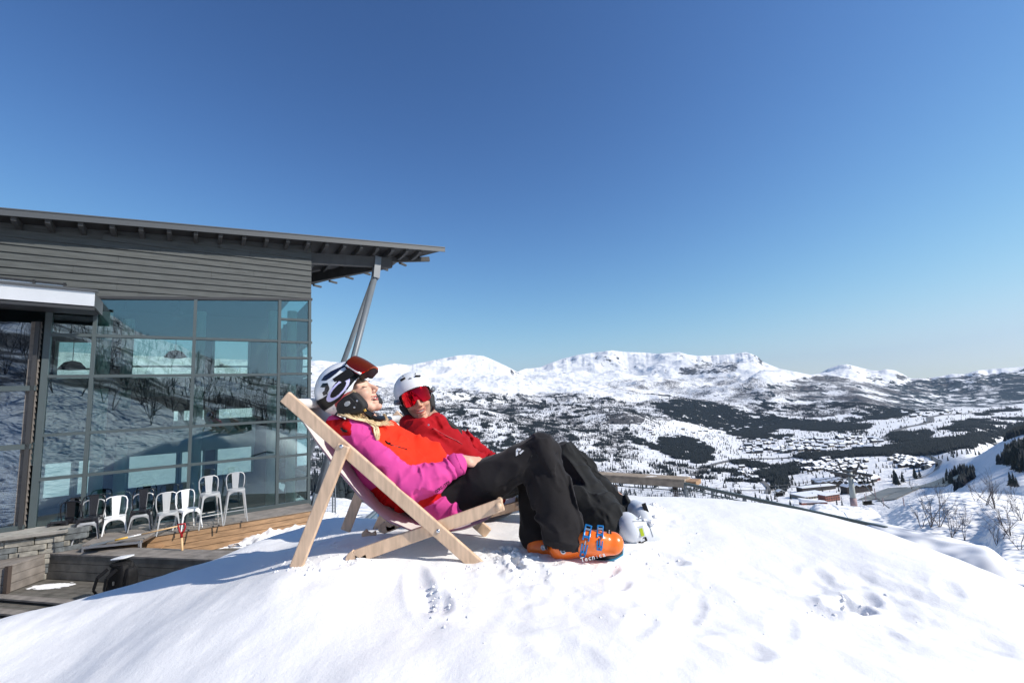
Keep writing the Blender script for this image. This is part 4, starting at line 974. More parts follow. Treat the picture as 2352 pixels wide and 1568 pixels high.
# interior: floors, round columns, back wall with openings, stair mass
mb = MB()
for z, o0 in ((z0_-.16, -.12), (zB-.02, -.35)):
    mb = MB(); mb.box(W((SL+0)/2, z-.12, (o0-BW)/2), (abs(SL)/2-.15, (BW+o0)/2*1.0, .12), AX); mb.build('floor', M['interior'], lodge)
mb = MB(); zc = wp(400, 938)[1]; mb.box(W(SL/2-1.2, zC+.18, -1.3), (abs(SL)/2-2.0, .10, .34), AX); mb.build('balcony_front', M['interior'], lodge)
cols_px = [(735, 1000), (1447, 1000), (2012, 1000)]
for s in (sm[1]+.12, sm[2]+.12, sm[3]-.08, -.42, sm[1]+.45):
    mb = MB(); mb.tube([W(s, z0_, -.55 if s != sm[1]+.45 else -1.6), W(s, head(s)-.25, -.55 if s != sm[1]+.45 else -1.6)], .13, 20, cap=False); mb.build('column', M['greycol'], lodge, smooth=True)
OB = -7.0
opens = [(-13.2, -12.2, -2.1, -.9), (-11.6, -10.6, .9, 1.9), (-9.9, -8.2, -2.2, .1), (-6.7, -6.0, -2.3, .2), (-5.9, -5.4, -2.3, .2), (-4.6, -3.2, -2.3, .3), (-3.1, -2.4, -2.3, .3), (-2.0, -.8, -2.2, .3),
         (-9.4, -8.6, 1.1, 2.0), (-6.6, -5.6, 1.1, 2.8), (-4.9, -2.6, 1.1, 3.0), (-2.2, -1.0, 1.1, 3.0)]
def wall_with_holes(s0, s1, za, zb, holes, o, th, m, name):
    ss = sorted(set([s0, s1]+[h[0] for h in holes]+[h[1] for h in holes])); zs_ = sorted(set([za, zb]+[h[2] for h in holes]+[h[3] for h in holes])); mb = MB()
    for i in range(len(ss)-1):
        j = 0
        while j < len(zs_)-1:
            cs = (ss[i]+ss[i+1])/2
            def hole(jj): cz = (zs_[jj]+zs_[jj+1])/2; return any(h[0] < cs < h[1] and h[2] < cz < h[3] for h in holes)
            if hole(j): j += 1; continue
            k = j
            while k < len(zs_)-1 and not hole(k): k += 1
            mb.box(W(cs, (zs_[j]+zs_[k])/2, o), ((ss[i+1]-ss[i])/2, th/2, (zs_[k]-zs_[j])/2), AX); j = k
    return mb.build(name, m, lodge)
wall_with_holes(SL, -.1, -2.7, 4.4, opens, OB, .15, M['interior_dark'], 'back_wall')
for h in opens:
    mb = MB(); mb.box(W((h[0]+h[1])/2, h[3]*.45+h[2]*.55, OB+.1), ((h[1]-h[0])/2, .03, .03), AX)
    mb.box(W(h[0], (h[2]+h[3])/2, OB+.1), (.04, .05, (h[3]-h[2])/2), AX); mb.box(W(h[1], (h[2]+h[3])/2, OB+.1), (.04, .05, (h[3]-h[2])/2), AX); mb.build('window_frame', M['greycol'], lodge)
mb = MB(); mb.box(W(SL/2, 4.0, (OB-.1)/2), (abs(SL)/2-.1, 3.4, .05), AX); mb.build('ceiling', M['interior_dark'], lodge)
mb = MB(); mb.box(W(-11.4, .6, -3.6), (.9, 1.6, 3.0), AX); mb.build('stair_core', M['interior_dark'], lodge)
mb = MB(); mb.box(W(-4.0, zC-.35, -4.0), (3.0, .05, .5), AX); mb.box(W(-7.6, zC-.3, -3.4), (.8, .05, .5), AX); mb.build('work_counter', M['greycol'], lodge)
# pendant lamps behind the glass (unlit)
for k, (x, y, lab, rad) in enumerate([(271, 847, 'dark dome lamp hanging behind the lower left pane', .26), (450, 838, 'pale metal bell lamp hanging behind the glass, turned sideways', .22), (403, 817, 'round dark lamp hanging before the bright back window', .26), (660, 750*1.0, 'small dark cone lamp near the ceiling', .15)]):
    s, z = wp(x if k != 0 else 271*1.0, y); o = -1.6
    v = ray({0: 166, 1: 279, 2: 403, 3: 409}[k], {0: 843, 1: 834, 2: 817, 3: 722}[k]); t = (np.dot(C0, nW)+o)/np.dot(v, nW); P = v*t
    r = empty('pendant_lamp', tuple(P), lab, 'lamp', 'pendant lamps behind the glass')
    mb = MB(); mb.lathe([(.04, .16), (rad*.6, .12), (rad, -.02), (rad*.96, -.04), (rad*.5, -.07)], P, UZ, 20); mb.build('lamp_shade', M['darkmetal'] if k != 1 else M['whitemetal'], r, smooth=True)
    mb = MB(); mb.tube([P+UZ*.15, P+UZ*max(.3, 3.9-P[2])], .008, 5); mb.build('cord', M['black'], r)
# ---- left wing with canopy
s_ret = sm[0]-.12
best = min(((abs(proj(W(s_ret, -.6, o))[0]-84), o) for o in np.linspace(.05, 1.8, 80)))[1]; OWG = best
zwt = wp(60, 738, OWG)[1]
wing = lodge
mb = MB(); z = ZD+.05
while z < zwt:
    zt = min(z+.125, zwt)
    mb.hexa([W(s_ret-.15, z, OWG-.02), W(s_ret-.15, z, .0), W(s_ret+.035, z, .0), W(s_ret+.035, z, OWG-.02), W(s_ret-.15, zt+.005, OWG-.02), W(s_ret-.15, zt+.005, .0), W(s_ret+.008, zt+.005, .0), W(s_ret+.008, zt+.005, OWG-.02)][::-1]); z += .125
mb.build('return_siding', M['siding_wing'], lodge)
def wf(s0, s1, z0, z1, o0=None, name='window_frame', mm='framemetal', d=.05):
    mb = MB(); mb.box(W((s0+s1)/2, (z0+z1)/2, OWG), (abs(s1-s0)/2, d, abs(z1-z0)/2), AX); mb.build(name, M[mm], lodge)
wf(s_ret-.07, s_ret+.0, ZD-.1, zwt, name='corner_frame', mm='darkmetal', d=.07)
wz = [wp(45, 1212, OWG)[1], wp(45, 1026, OWG)[1], wp(45, 892, OWG)[1], zwt]
for z in wz[:3]: wf(SL-1, s_ret+.02, z-.055, z+.055, d=.07)
for a, b in zip(wz[:-1], wz[1:]): pane(SL-1, s_ret-.07, a+.05, b-.02, m='glass2', o=OWG-.03)
mb = MB(); mb.box(W(SL/2-4.5, (wz[2]+wz[3])/2+.1, OWG-.75), (3.9+.0, .04, (wz[3]-wz[2])/2), AX); mb.build('reflection_panel', M['pale_reflection'], lodge)  # pale panel added to stand in for a reflection in the top pane
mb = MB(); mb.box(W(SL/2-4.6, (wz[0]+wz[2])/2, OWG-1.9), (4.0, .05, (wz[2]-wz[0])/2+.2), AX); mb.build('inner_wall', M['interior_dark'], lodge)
mb = MB(); mb.box(W(SL/2-4.6, wz[0]-.12, OWG-1.0), (4.0, .95, .06), AX); mb.build('window_shelf', M['interior'], lodge)
mb = MB(); mb.box(W((SL-1+s_ret)/2, (ZD+wz[0])/2-.05, OWG-.1), ((s_ret-SL+1)/2-.05, .08, (wz[0]-ZD)/2+.05), AX); mb.build('base_wall', M['siding_wing'], lodge)
# canopy
OC = OWG+1.05
ct = lineo((0, 651), (218, 671), OC); cb = lineo((0, 686), (216, 703), OC); s_c = wp(217, 690, OC)[0]
mb = MB(); P = [W(s, f(s), o) for f in (cb, ct) for s, o in ((SL-1, OC-.03), (s_c, OC-.03), (s_c, OC), (SL-1, OC))]; mb.hexa(P)
mb.build('canopy_fascia', M['whitemetal'], lodge)
mb = MB(); mb.hexa([W(s, f(s), o) for f in (cb, ct) for s, o in ((s_c-.03, -.0), (s_c, -.0), (s_c, OC-.03), (s_c-.03, OC-.03))]); mb.build('canopy_end', M['fascia'], lodge)
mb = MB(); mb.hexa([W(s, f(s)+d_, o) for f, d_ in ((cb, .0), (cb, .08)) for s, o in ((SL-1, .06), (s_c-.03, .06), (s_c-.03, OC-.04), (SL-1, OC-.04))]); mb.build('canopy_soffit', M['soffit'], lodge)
for k in range(11):
    o = OC-.12-(OC-.2)*k/10.5
    mb = MB(); mb.bar(W(SL-1, cb(SL-1)-.012, o), W(s_c-.06, cb(s_c)-.012, o), .05, .03); mb.build('soffit_slat', M['darkmetal'], lodge)
mb = MB(); mb.bar(W(SL-1, ct(SL-1)+.025, OC-.0), W(s_c+.05, ct(s_c)+.025, OC-.0), .10, .05); mb.build('canopy_edge', M['fascia'], lodge)
mb = MB(); mb.bar(W(SL-1, cb(SL-1)-.05, OC-.06), W(s_c, cb(s_c)-.05, OC-.06), .07, .07); mb.build('gutter', M['darkmetal'], lodge)
# upstand of pale sheet panels on the canopy
oU = OC-.55
ut = lineo((0, 640), (148, 655), oU); su = wp(148, 660, oU)[0]
mb = MB(); mb.hexa([W(SL-1, ct(SL-1), oU-.03), W(su, ct(su), oU-.03), W(su, ct(su), oU), W(SL-1, ct(SL-1), oU), W(SL-1, ut(SL-1), oU-.03), W(su, ut(su), oU-.03), W(su, ut(su), oU), W(SL-1, ut(SL-1), oU)]); mb.build('upstand', M['whitemetal'], lodge)
mb = MB(); mb.bar(W(SL-1, ut(SL-1)+.02, oU), W(su+.03, ut(su)+.02, oU), .08, .03); mb.build('upstand_cap', M['darkmetal'], lodge)
for x in (78, 149):
    s = wp(x, 655, oU)[0]; mb = MB(); mb.bar(W(s, ct(s), oU+.02), W(s, ut(s)+.05, oU+.02), .04, .04, nW); mb.build('upstand_post', M['darkmetal'], lodge)
# tall corked jar standing inside the wing window
Pj = at(18, 1180, 1.0); v = ray(18, 1196); t = (np.dot(C0, nW)+OWG-.45)/np.dot(v, nW); Pj = v*t; Pj[2] = wz[0]-.06
jar = empty('glass_jar', tuple(Pj), 'tall glass jar full of corks inside the left window', 'jar')
M['cork'] = mat('cork', (.36, .24, .13), .9, noise=(30, .5)); M['jarglass'] = glass_mat('jar_glass', (.85, .9, .88), .06, 0)
mb = MB(); rg = random.Random(3)
for k in range(170):
    a = rg.random()*6.28; hh = rg.uniform(.04, 1.02); rr = (.17 if hh < .7 else .17*(1-(hh-.7)/.5))*math.sqrt(rg.random())
    c = Pj+np.array([rr*math.cos(a), rr*math.sin(a), hh]); d = vn([rg.uniform(-1, 1), rg.uniform(-1, 1), rg.uniform(-.6, .6)]); mb.tube([c-d*.032, c+d*.032], .022, 7)
mb.build('corks', M['cork'], jar); 
mb = MB(); mb.lathe([(.19, 0), (.21, .06), (.21, .66), (.18, .8), (.08, 1.05), (.06, 1.2), (.065, 1.24)], Pj, UZ, 28); mb.build('glass', M['jarglass'], jar, smooth=True)
mb = MB(); mb.lathe([(.055, 1.18), (.068, 1.32), (.05, 1.33)], Pj, UZ, 16); mb.build('stopper', M['cork'], jar)
# ------------------------------------------------------------------ terrace platform, decks, benches, furniture
def boards(name, corners_fn, n, length, m, parent, gap=.006, th=.03):
    pass
plat = empty('platform', tuple(W(-5, ZD, .8)), 'raised pine platform along the glass front', 'platform')
e1 = atz(722, 1169, ZD); e0 = atz(419, 1218, ZD)
def so_(P): return float(np.dot(P-C0, dW)), float(np.dot(P-C0, nW))
(s1_, o1_), (s0_, o0_) = so_(e1), so_(e0)
k_ = (o1_-o0_)/(s1_-s0_); edge = lambda s: o0_+k_*(s-s0_)
SA, SB = SL+2.5, s1_+.05
nb = 9; _sx = -3.5; _e0 = edge; edge = lambda s: _e0(s) if s > _sx else float(np.interp(s, [-5.45, _sx], [.22, _e0(_sx)])); SEG = [(-5.45, _sx), (_sx, SB)]; SA = _sx

for i, (SA, SB) in [(i_, q_) for i_ in range(nb) for q_ in SEG]:
    t0, t1 = i/nb, (i+1)/nb; f0 = lambda s, t: .07+(edge(s)-.07)*t
    mb = MB(); g = .004
    mb.hexa([W(SA, ZD-.03, f0(SA, t0)+g), W(SB, ZD-.03, f0(SB, t0)+g), W(SB, ZD-.03, f0(SB, t1)-g), W(SA, ZD-.03, f0(SA, t1)-g), W(SA, ZD, f0(SA, t0)+g), W(SB, ZD, f0(SB, t0)+g), W(SB, ZD, f0(SB, t1)-g), W(SA, ZD, f0(SA, t1)-g)][::-1][4:]+[W(SA, ZD-.03, f0(SA, t0)+g)]*0 if False else
            [W(SA, ZD-.03, f0(SA, t1)-g), W(SB, ZD-.03, f0(SB, t1)-g), W(SB, ZD-.03, f0(SB, t0)+g), W(SA, ZD-.03, f0(SA, t0)+g), W(SA, ZD, f0(SA, t1)-g), W(SB, ZD, f0(SB, t1)-g), W(SB, ZD, f0(SB, t0)+g), W(SA, ZD, f0(SA, t0)+g)])
    mb.build('deck_board', M['decking'], plat)
fh = .13
for j, (SA, SB) in [(i_, q_) for i_ in range(5) for q_ in SEG]:
    mb = MB(); zt = ZD-.034-j*fh
    mb.hexa([W(SA, zt-fh+.011, edge(SA)-.03), W(SB, zt-fh+.011, edge(SB)-.03), W(SB, zt-fh+.011, edge(SB)-.035-.03), W(SA, zt-fh+.011, edge(SA)-.035-.03), W(SA, zt, edge(SA)-.03), W(SB, zt, edge(SB)-.03), W(SB, zt, edge(SB)-.065), W(SA, zt, edge(SA)-.065)])
    mb.build('front_board', M['pine'], plat)
mb = MB(); mb.hexa([W(SA, -3.3, edge(SA)-.08), W(SB-.05, -3.3, edge(SB)-.08), W(SB-.05, -3.3, -.1), W(SA, -3.3, -.1), W(SA, ZD-.034, edge(SA)-.08), W(SB-.05, ZD-.034, edge(SB)-.08), W(SB-.05, ZD-.034, -.1), W(SA, ZD-.034, -.1)]); mb.build('substructure', M['darkwood'], plat)
# lower terrace deck of dark boards
ZL = -3.05
deck = empty('terrace_deck', (-7, 8, ZL), 'weathered lower terrace deck boards partly under snow', 'deck'); 
dd = vn(np.array([4.09, -1.05, 0])); dp = np.array([-dd[1], dd[0], 0]); O = np.array([-13, 7.5, ZL])
for i in range(-26, 46):
    mb = MB(); c = O+dd*4.6+dp*(i*.125)+UZ*(-.015)
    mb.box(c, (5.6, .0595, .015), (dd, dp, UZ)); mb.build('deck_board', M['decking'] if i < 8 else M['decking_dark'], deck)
# ---- benches round the sunken corner
def plankbox(name, A, B, depth, zt, zb, m, parent, nv=3, ntop=3, side=1, topm=None):
    """low wall between A and B (top front edge), boards on the face and on top; depth goes away from the viewer"""
    A = np.array([A[0], A[1], 0]); B = np.array([B[0], B[1], 0]); d = vn(B-A); nrm = np.array([-d[1], d[0], 0])*side; L = np.linalg.norm(B-A)
    h = (zt-zb-.035)/nv
    for j in range(nv):
        mb = MB(); z = zb+h*(j+.5); c = (A+B)/2+nrm*.03+UZ*z; mb.box(c, (L/2-.002, .018, h/2-.004), (d, nrm, UZ)); mb.build('face_board', m, parent)
        mb = MB(); c = B+nrm*(depth/2)+UZ*z-d*.02; mb.box(c, (.018, depth/2-.01, h/2-.004), (d, nrm, UZ)); mb.build('end_board', m, parent)
    w_ = depth/ntop
    for j in range(ntop):
        mb = MB(); c = (A+B)/2+nrm*(w_*(j+.5))+UZ*(zt-.016); mb.box(c, (L/2+.015, w_/2-.003, .016), (d, nrm, UZ)); mb.build('top_board', topm or m, parent)
    mb = MB(); mb.box((A+B)/2+nrm*(depth/2)+UZ*((zt+zb)/2-.03), (L/2-.03, depth/2-.06, (zt-zb)/2-.02), (d, nrm, UZ)); mb.build('core', M['darkwood'], parent)
FL = atz(109, 1270, -2.55); FR = atz(497, 1285, -2.55)
bench = empty('long_bench', tuple(FL), 'long weathered plank bench wall behind the backpack', 'bench')
plankbox('b', FL, FR, .50, -2.55, -3.04, M['decking_dark'], bench, 3, 3, 1, M['decking'])  # darker face boards carry the shade of the bench front in their colour
c2 = atz(25, 1297, -2.55)
bench2 = empty('corner_bench', tuple(c2), 'sunlit plank side of the bench corner at the left edge', 'bench')
plankbox('b', c2, FL, .55, -2.552, -3.04, M['decking'], bench2, 3, 3, 1)
bench3 = empty('bench_return', tuple(c2), 'plank bench end with a dark post at the picture edge', 'bench')
c3 = c2+np.array([-1.6, -.55, 0]); plankbox('b', c3, c2-np.array([.06, .02, 0]), .55, -2.553, -3.04, M['decking'], bench3, 3, 3, 1)
mb = MB(); mb.box((c2[0]-.02, c2[1]-.02, -2.82), (.035, .035, .26)); mb.build('post', M['darkwood'], bench3)
step = empty('seat_step', (-9, 8.6, -3), 'low lit step of broad boards in front of the backpack', 'step')
for i in range(5):
    mb = MB(); a = atz(0, 1372+i*22, -3.0); mb.box((-8.9-i*.12, a[1]-.12, -2.99), (1.5, .075, .014), (dd, dp, UZ)); mb.build('step_board', M['decking'], step)
# patches of old snow on the boards
def snow_patch(P, rx, ry, h, seed, lab, name='snow_patch', lumps=1.0):
    n = 90; u = np.linspace(-1, 1, n); U_, V_ = np.meshgrid(u, u); q = U_**2+V_**2
    nz = fbm(U_*3+seed, V_*3+seed*2, 4); Z = h*np.clip(1-q+nz*.8*lumps, 0, None)**.6*(.55+.35*fbm(U_*6+seed, V_*6*ry/rx+3, 4))-.006
    X = P[0]+U_*rx; Y = P[1]+V_*ry; I = np.arange(n*n).reshape(n, n)
    F = np.stack([I[:-1, :-1], I[:-1, 1:], I[1:, 1:], I[1:, :-1]], -1).reshape(-1, 4); keep = (Z.ravel()[F] > -.004).any(1)
    o = link_mesh(name, np.stack([X, Y, P[2]+Z], -1).reshape(-1, 3), F[keep], M['snow'], smooth=True); return tag(o, lab, 'snow', kind='stuff')
snow_patch(atz(118, 1345, ZL), .45, .16, .03, 1, 'thin snow left on the boards by the bench corner')
snow_patch(atz(640, 1228, -3.0), 1.5, .75, .30, 2, 'lumpy cleared snow along the platform front', lumps=1.2)
snow_patch(atz(720, 1205, -3.0), 1.2, .9, .38, 3, 'heaped snow at the platform corner', lumps=1.2)
snow_patch(atz(560, 1252, ZL), 1.0, .2, .07, 4, 'crumbs of snow along the dark deck', lumps=1.6)
# ---- stone wall with slab cap at the far left
M['slate1'] = mat('slate_light', (.30, .28, .24), .8, noise=(9, .5), bump=(20, .6, .01)); M['slate2'] = mat('slate_dark', (.14, .15, .15), .8, noise=(9, .5), bump=(20, .6, .01))
A = atz(0, 1234, -2.12); B = atz(147, 1216, -2.12); d = vn(B-A); nr = np.array([-d[1], d[0], 0])
sw = empty('stone_wall', tuple(B), 'dry stone wall with a flat slab top at the left', 'wall')
A = A-d*1.5; L = float(np.linalg.norm(B-A))
mb = MB(); mb.box((A+B)/2+nr*.35-UZ*.03, (L/2+.05, .4, .03), (d, nr, UZ)); mb.build('slab', M['slab'], sw, bevel=.006)
rg = random.Random(6); stones = [MB(), MB()]; z = -3.05
while z < -2.22:
    h = rg.uniform(.06, .13); x = 0
    while x < L:
        w_ = rg.uniform(.15, .5); j = rg.uniform(0, .04); k = rg.random() < .55
        stones[k].box(A*np.array([1, 1, 0])+d*(x+w_/2)+nr*(.09+j)+UZ*(z+h/2), (w_/2-.006, .07, h/2-.005), (vn(d+nr*rg.uniform(-.06, .06)), vn(nr+d*rg.uniform(-.06, .06)), UZ)); x += w_
    for y in (.1, .3, .5): stones[rg.random() < .5].box(B*np.array([1, 1, 0])+nr*y-d*(.05+rg.uniform(0, .03))+UZ*(z+h/2), (.07, .095, h/2-.005), (d, nr, UZ))
    z += h
stones[0].build('stones', M['slate2'], sw, bevel=.008); stones[1].build('stones', M['slate1'], sw, bevel=.008)
mb = MB(); mb.box((A+B)/2+nr*.42-UZ*.6, (L/2-.12, .22, .5), (d, nr, UZ)); mb.build('core', M['darkwood'], sw)
# ---- table with the yellow-handled tool lying on it
tb = empty('table', tuple(atz(290, 1240, ZL)), 'wide weathered plank table with steel legs beside the chairs', 'table')
ZT = -2.40
c_ = [atz(x, y, ZT) for x, y in ((188, 1251), (323, 1238), (402, 1198), (262, 1206))]
for i in range(5):
    t0, t1 = i/5, (i+1)/5; P = [c_[0]*(1-t0)+c_[3]*t0, c_[1]*(1-t0)+c_[2]*t0, c_[1]*(1-t1)+c_[2]*t1, c_[0]*(1-t1)+c_[3]*t1]
    ctr = sum(P)/4; P = [ctr+(p-ctr)*np.array([.992, .992, 1]) for p in P]
    mb = MB(); mb.hexa([p-UZ*.03 for p in P]+P); mb.build('table_board', M['decking'], tb)
for i in range(4):
    a, b = c_[i], c_[(i+1) % 4]; mb = MB(); mb.bar(a*.97+b*.03-UZ*.055, b*.97+a*.03-UZ*.055, .04, .045); mb.build('rail', M['steel'], tb)
for p in (c_[0], c_[1], c_[2]):
    ctr = sum(c_)/4; q = p+(ctr-p)*.04; mb = MB(); mb.box((q[0], q[1], (ZT-.03+ZL)/2), (.022, .022, (ZT-.03-ZL)/2)); mb.build('leg', M['steel'], tb)
mb = MB(); mb.bar(c_[1]-UZ*.45, c_[2]-UZ*.30, .16, .03); mb.build('bench_plank', M['pine'], tb)
M['yellow'] = mat('yellow_paint', (.65, .38, .06), .45); M['shaft'] = mat('ash_wood', (.62, .40, .20), .5); M['redpl'] = mat('red_plastic', (.32, .008, .012), .3)
a = atz(232, 1247, ZT+.03); b = atz(412, 1207, ZT+.16); rk = empty('long_scraper', tuple(a), 'long handled scraper with yellow sleeve lying across the table', 'tool')
mb = MB(); mb.tube([a+(b-a)*.5, b], .014, 10); mb.build('handle', M['shaft'], rk, smooth=True)
mb = MB(); mb.tube([a+(b-a)*.18, a+(b-a)*.5], .013, 10); mb.build('aluminium_shaft', M['whitemetal'], rk, smooth=True)
mb = MB(); mb.tube([a+(b-a)*.17, a+(b-a)*.33], .018, 10); mb.build('grip_sleeve', M['yellow'], rk, smooth=True)
mb = MB(); mb.tube([a, a+(b-a)*.17], .012, 8); mb.box(a-(b-a)*.03, (.14, .10, .004), (vn(b-a), vn(np.cross(UZ, b-a)), UZ)); mb.build('blade', M['graymetal'], rk)
# shovel standing behind the bench
s0 = atz(419, 1263, -2.75); s0 = at(420, 1290, 9.35); s1 = at(417, 1230, 9.35); s2 = at(417, 1203, 9.35)
sv = empty('snow_shovel', tuple(s0), 'snow shovel with a red D grip standing behind the bench', 'shovel')
mb = MB(); mb.tube([s0, s1], .019, 12); mb.build('shaft', M['shaft'], sv, smooth=True)
mb = MB(); X_ = np.array([.95, .3, 0]); hh = (s2-s1)[2]
mb.tube([s1-UZ*.03, s1+UZ*.04, s1+UZ*.09-X_*.035, s1+UZ*.16-X_*.058, s2-X_*.06, s2+X_*.06, s1+UZ*.16+X_*.058, s1+UZ*.09+X_*.035, s1+UZ*.04], [.026, .024, .018, .016, .018, .018, .016, .018, .024], 10); mb.build('grip', M['redpl'], sv, smooth=True)
# ---- metal bistro chairs and stools
M['chairwhite'] = mat('white_enamel', (.72, .72, .72), .3); M['chairgrey'] = mat('galvanised_enamel', (.45, .45, .45), .32, .3); M['chairblack'] = mat('black_enamel', (.012, .012, .015), .18)
def metal_chair(kind, m, tall=False):
    sh = .76 if tall else .45; bh = sh+(.36 if tall else .40); bw = .20; sd = .17; sp = .235 if tall else .215
    r = empty(kind, (0, 0, 0)); Z = UZ
    mb = MB()
    # pressed seat with rounded corners
    pr = []; 
    for k in range(24):
        a = 2*math.pi*k/24; c, s = math.cos(a), math.sin(a); q = (abs(c)**3.2+abs(s)**3.2)**(-1/3.2); pr.append((.185*c*q, .18*s*q))
    V = [(x*.86, y*.86, sh-.004) for x, y in pr]+[(x, y, sh) for x, y in pr]+[(x*1.03, y*1.03, sh-.045) for x, y in pr]; n = 24
    mb.add(V, [tuple(range(n))]+[(n+i, n+(i+1) % n, (i+1) % n, i) for i in range(n)]+[(2*n+i, 2*n+(i+1) % n, n+(i+1) % n, n+i) for i in range(n)]+[tuple(range(3*n-1, 2*n-1, -1))])
    smooth_by_angle(mb.build('seat', m, r, world=False), 50)
    for sx in (-1, 1):
        for sy in (-1, 1):
            a = np.array([sx*.155, sy*.15, sh-.03]); b = np.array([sx*sp, sy*(sp if sy > 0 else sp*.95), 0]); mb = MB()
            w0, w1 = .036, .020
            mb.hexa([b+np.array(q) for q in ((-w1/2, -w1/2, 0), (w1/2, -w1/2, 0), (w1/2, w1/2, 0), (-w1/2, w1/2, 0))]+[a+np.array(q) for q in ((-w0/2, -w0/2, 0), (w0/2, -w0/2, 0), (w0/2, w0/2, 0), (-w0/2, w0/2, 0))]); mb.build('leg', m, r, bevel=.004, world=False)
    mb = MB()   # arched apron under the seat
    for sy in (-1, 1):
        pts = [np.array([-.165+.33*t, sy*.168, sh-.05-.10*(2*t-1)**4]) for t in np.linspace(0, 1, 11)]
        for p, q in zip(pts[:-1], pts[1:]): mb.hexa([p+np.array([0, -.003, -.01]), q+np.array([0, -.003, -.01]), q+np.array([0, .003, -.01]), p+np.array([0, .003, -.01]), np.array([p[0], p[1]-.003, sh-.03]), np.array([q[0], q[1]-.003, sh-.03]), np.array([q[0], q[1]+.003, sh-.03]), np.array([p[0], p[1]+.003, sh-.03])])
    for sx in (-1, 1):
        pts = [np.array([sx*.172, -.16+.32*t, sh-.05-.10*(2*t-1)**4]) for t in np.linspace(0, 1, 11)]
        for p, q in zip(pts[:-1], pts[1:]): mb.hexa([p+np.array([-.003, 0, -.01]), p+np.array([.003, 0, -.01]), q+np.array([.003, 0, -.01]), q+np.array([-.003, 0, -.01]), np.array([p[0]-.003, p[1], sh-.03]), np.array([p[0]+.003, p[1], sh-.03]), np.array([q[0]+.003, q[1], sh-.03]), np.array([q[0]-.003, q[1], sh-.03])])
    mb.build('apron', m, r, world=False)
    hoop = [(-.165, .15, sh-.02), (-.19, .175, sh+.12), (-.192, .19, bh-.10), (-.165, .195, bh-.03), (-.11, .2, bh-.002), (0, .202, bh+.004), (.11, .2, bh-.002), (.165, .195, bh-.03), (.192, .19, bh-.10), (.19, .175, sh+.12), (.165, .15, sh-.02)]
    mb = MB(); mb.tube(hoop, .0125, 10); mb.build('back_hoop', m, r, smooth=True, world=False)
    mb = MB(); P = [(-.058, .165, sh), (.058, .165, sh), (.082, .196, bh-.005), (-.082, .196, bh-.005)]; P = [np.array(p) for p in P]
    mb.hexa([P[0]+[0, -.004, 0], P[1]+[0, -.004, 0], P[1]+[0, .004, 0], P[0]+[0, .004, 0], P[3]+[0, -.004, 0], P[2]+[0, -.004, 0], P[2]+[0, .004, 0], P[3]+[0, .004, 0]])
    for q in (.025, -.025): mb.tube([(q, .163, sh+.05), (q*1.4, .190, bh-.06)], .004, 6)
    mb.build('back_splat', m, r, world=False)
    if tall:
        mb = MB(); z = .28; k = 1-z/sh; f = .16+(sp-.16)*k
        for a, b in (((-f, -f), (f, -f)), ((f, -f), (f, f)), ((f, f), (-f, f)), ((-f, f), (-f, -f))): mb.tube([(a[0], a[1], z), (b[0], b[1], z)], .008, 6)
        mb.build('footrest', m, r, world=False)
    return r
CH = {'w': metal_chair('bistro_chair', M['chairwhite']), 'g': metal_chair('bistro_chair', M['chairgrey']), 'k': metal_chair('bistro_chair', M['chairblack']), 's': metal_chair('bar_stool', M['chairgrey'], True)}
CU_ = {k: 0 for k in CH}
def put_chair(k, x, y, rot, lab, grp, dz=0.0, tilt=0, dY=0):
    P = atz(x, y, ZD); P = P*(1+dY/P[1]); P[2] = ZD+dz
    o = CH[k] if CU_[k] == 0 else copy_tree(CH[k]); CU_[k] += 1
    o.location = P; o.rotation_euler = (tilt, 0, R(rot)); tag(o, lab, 'stool' if k == 's' else 'chair', grp); return o
F0 = 180-145+180   # chair facing along the wall normal
gA = 'metal chairs along the glass front'; gB = 'tall metal stools on the platform'
fr_ = 32
put_chair('s', 540, 1197, fr_+4, 'tall grey metal stool furthest right on the platform', gB)
put_chair('s', 480, 1209, fr_+12, 'tall grey metal stool next to the white chair', gB)
put_chair('w', 431, 1214, fr_+26, 'white metal chair standing right of the table end', gA)
put_chair('g', 383, 1223, fr_+14, 'light grey metal chair behind the table corner', gA)
put_chair('k', 322, 1226, fr_, 'black metal chair stacked on a pale one beside the grey chair', gA, dz=.10)
put_chair('g', 322, 1226, fr_, 'pale metal chair under the black chair beside the grey chair', gA)
put_chair('w', 262, 1234, fr_+8, 'white metal chair between the two black stacks', gA)
put_chair('k', 203, 1246, fr_-4, 'black metal chair on top of the second stack from the left', gA, dz=.10)
put_chair('g', 203, 1246, fr_-4, 'pale metal chair at the bottom of the second stack from the left', gA)
put_chair('k', 141, 1246, fr_-16, 'black metal chair at the left end of the row', gA, dz=.04)
put_chair('k', 172, 1240, fr_+160, 'black metal chair turned round behind the left stacks', gA)
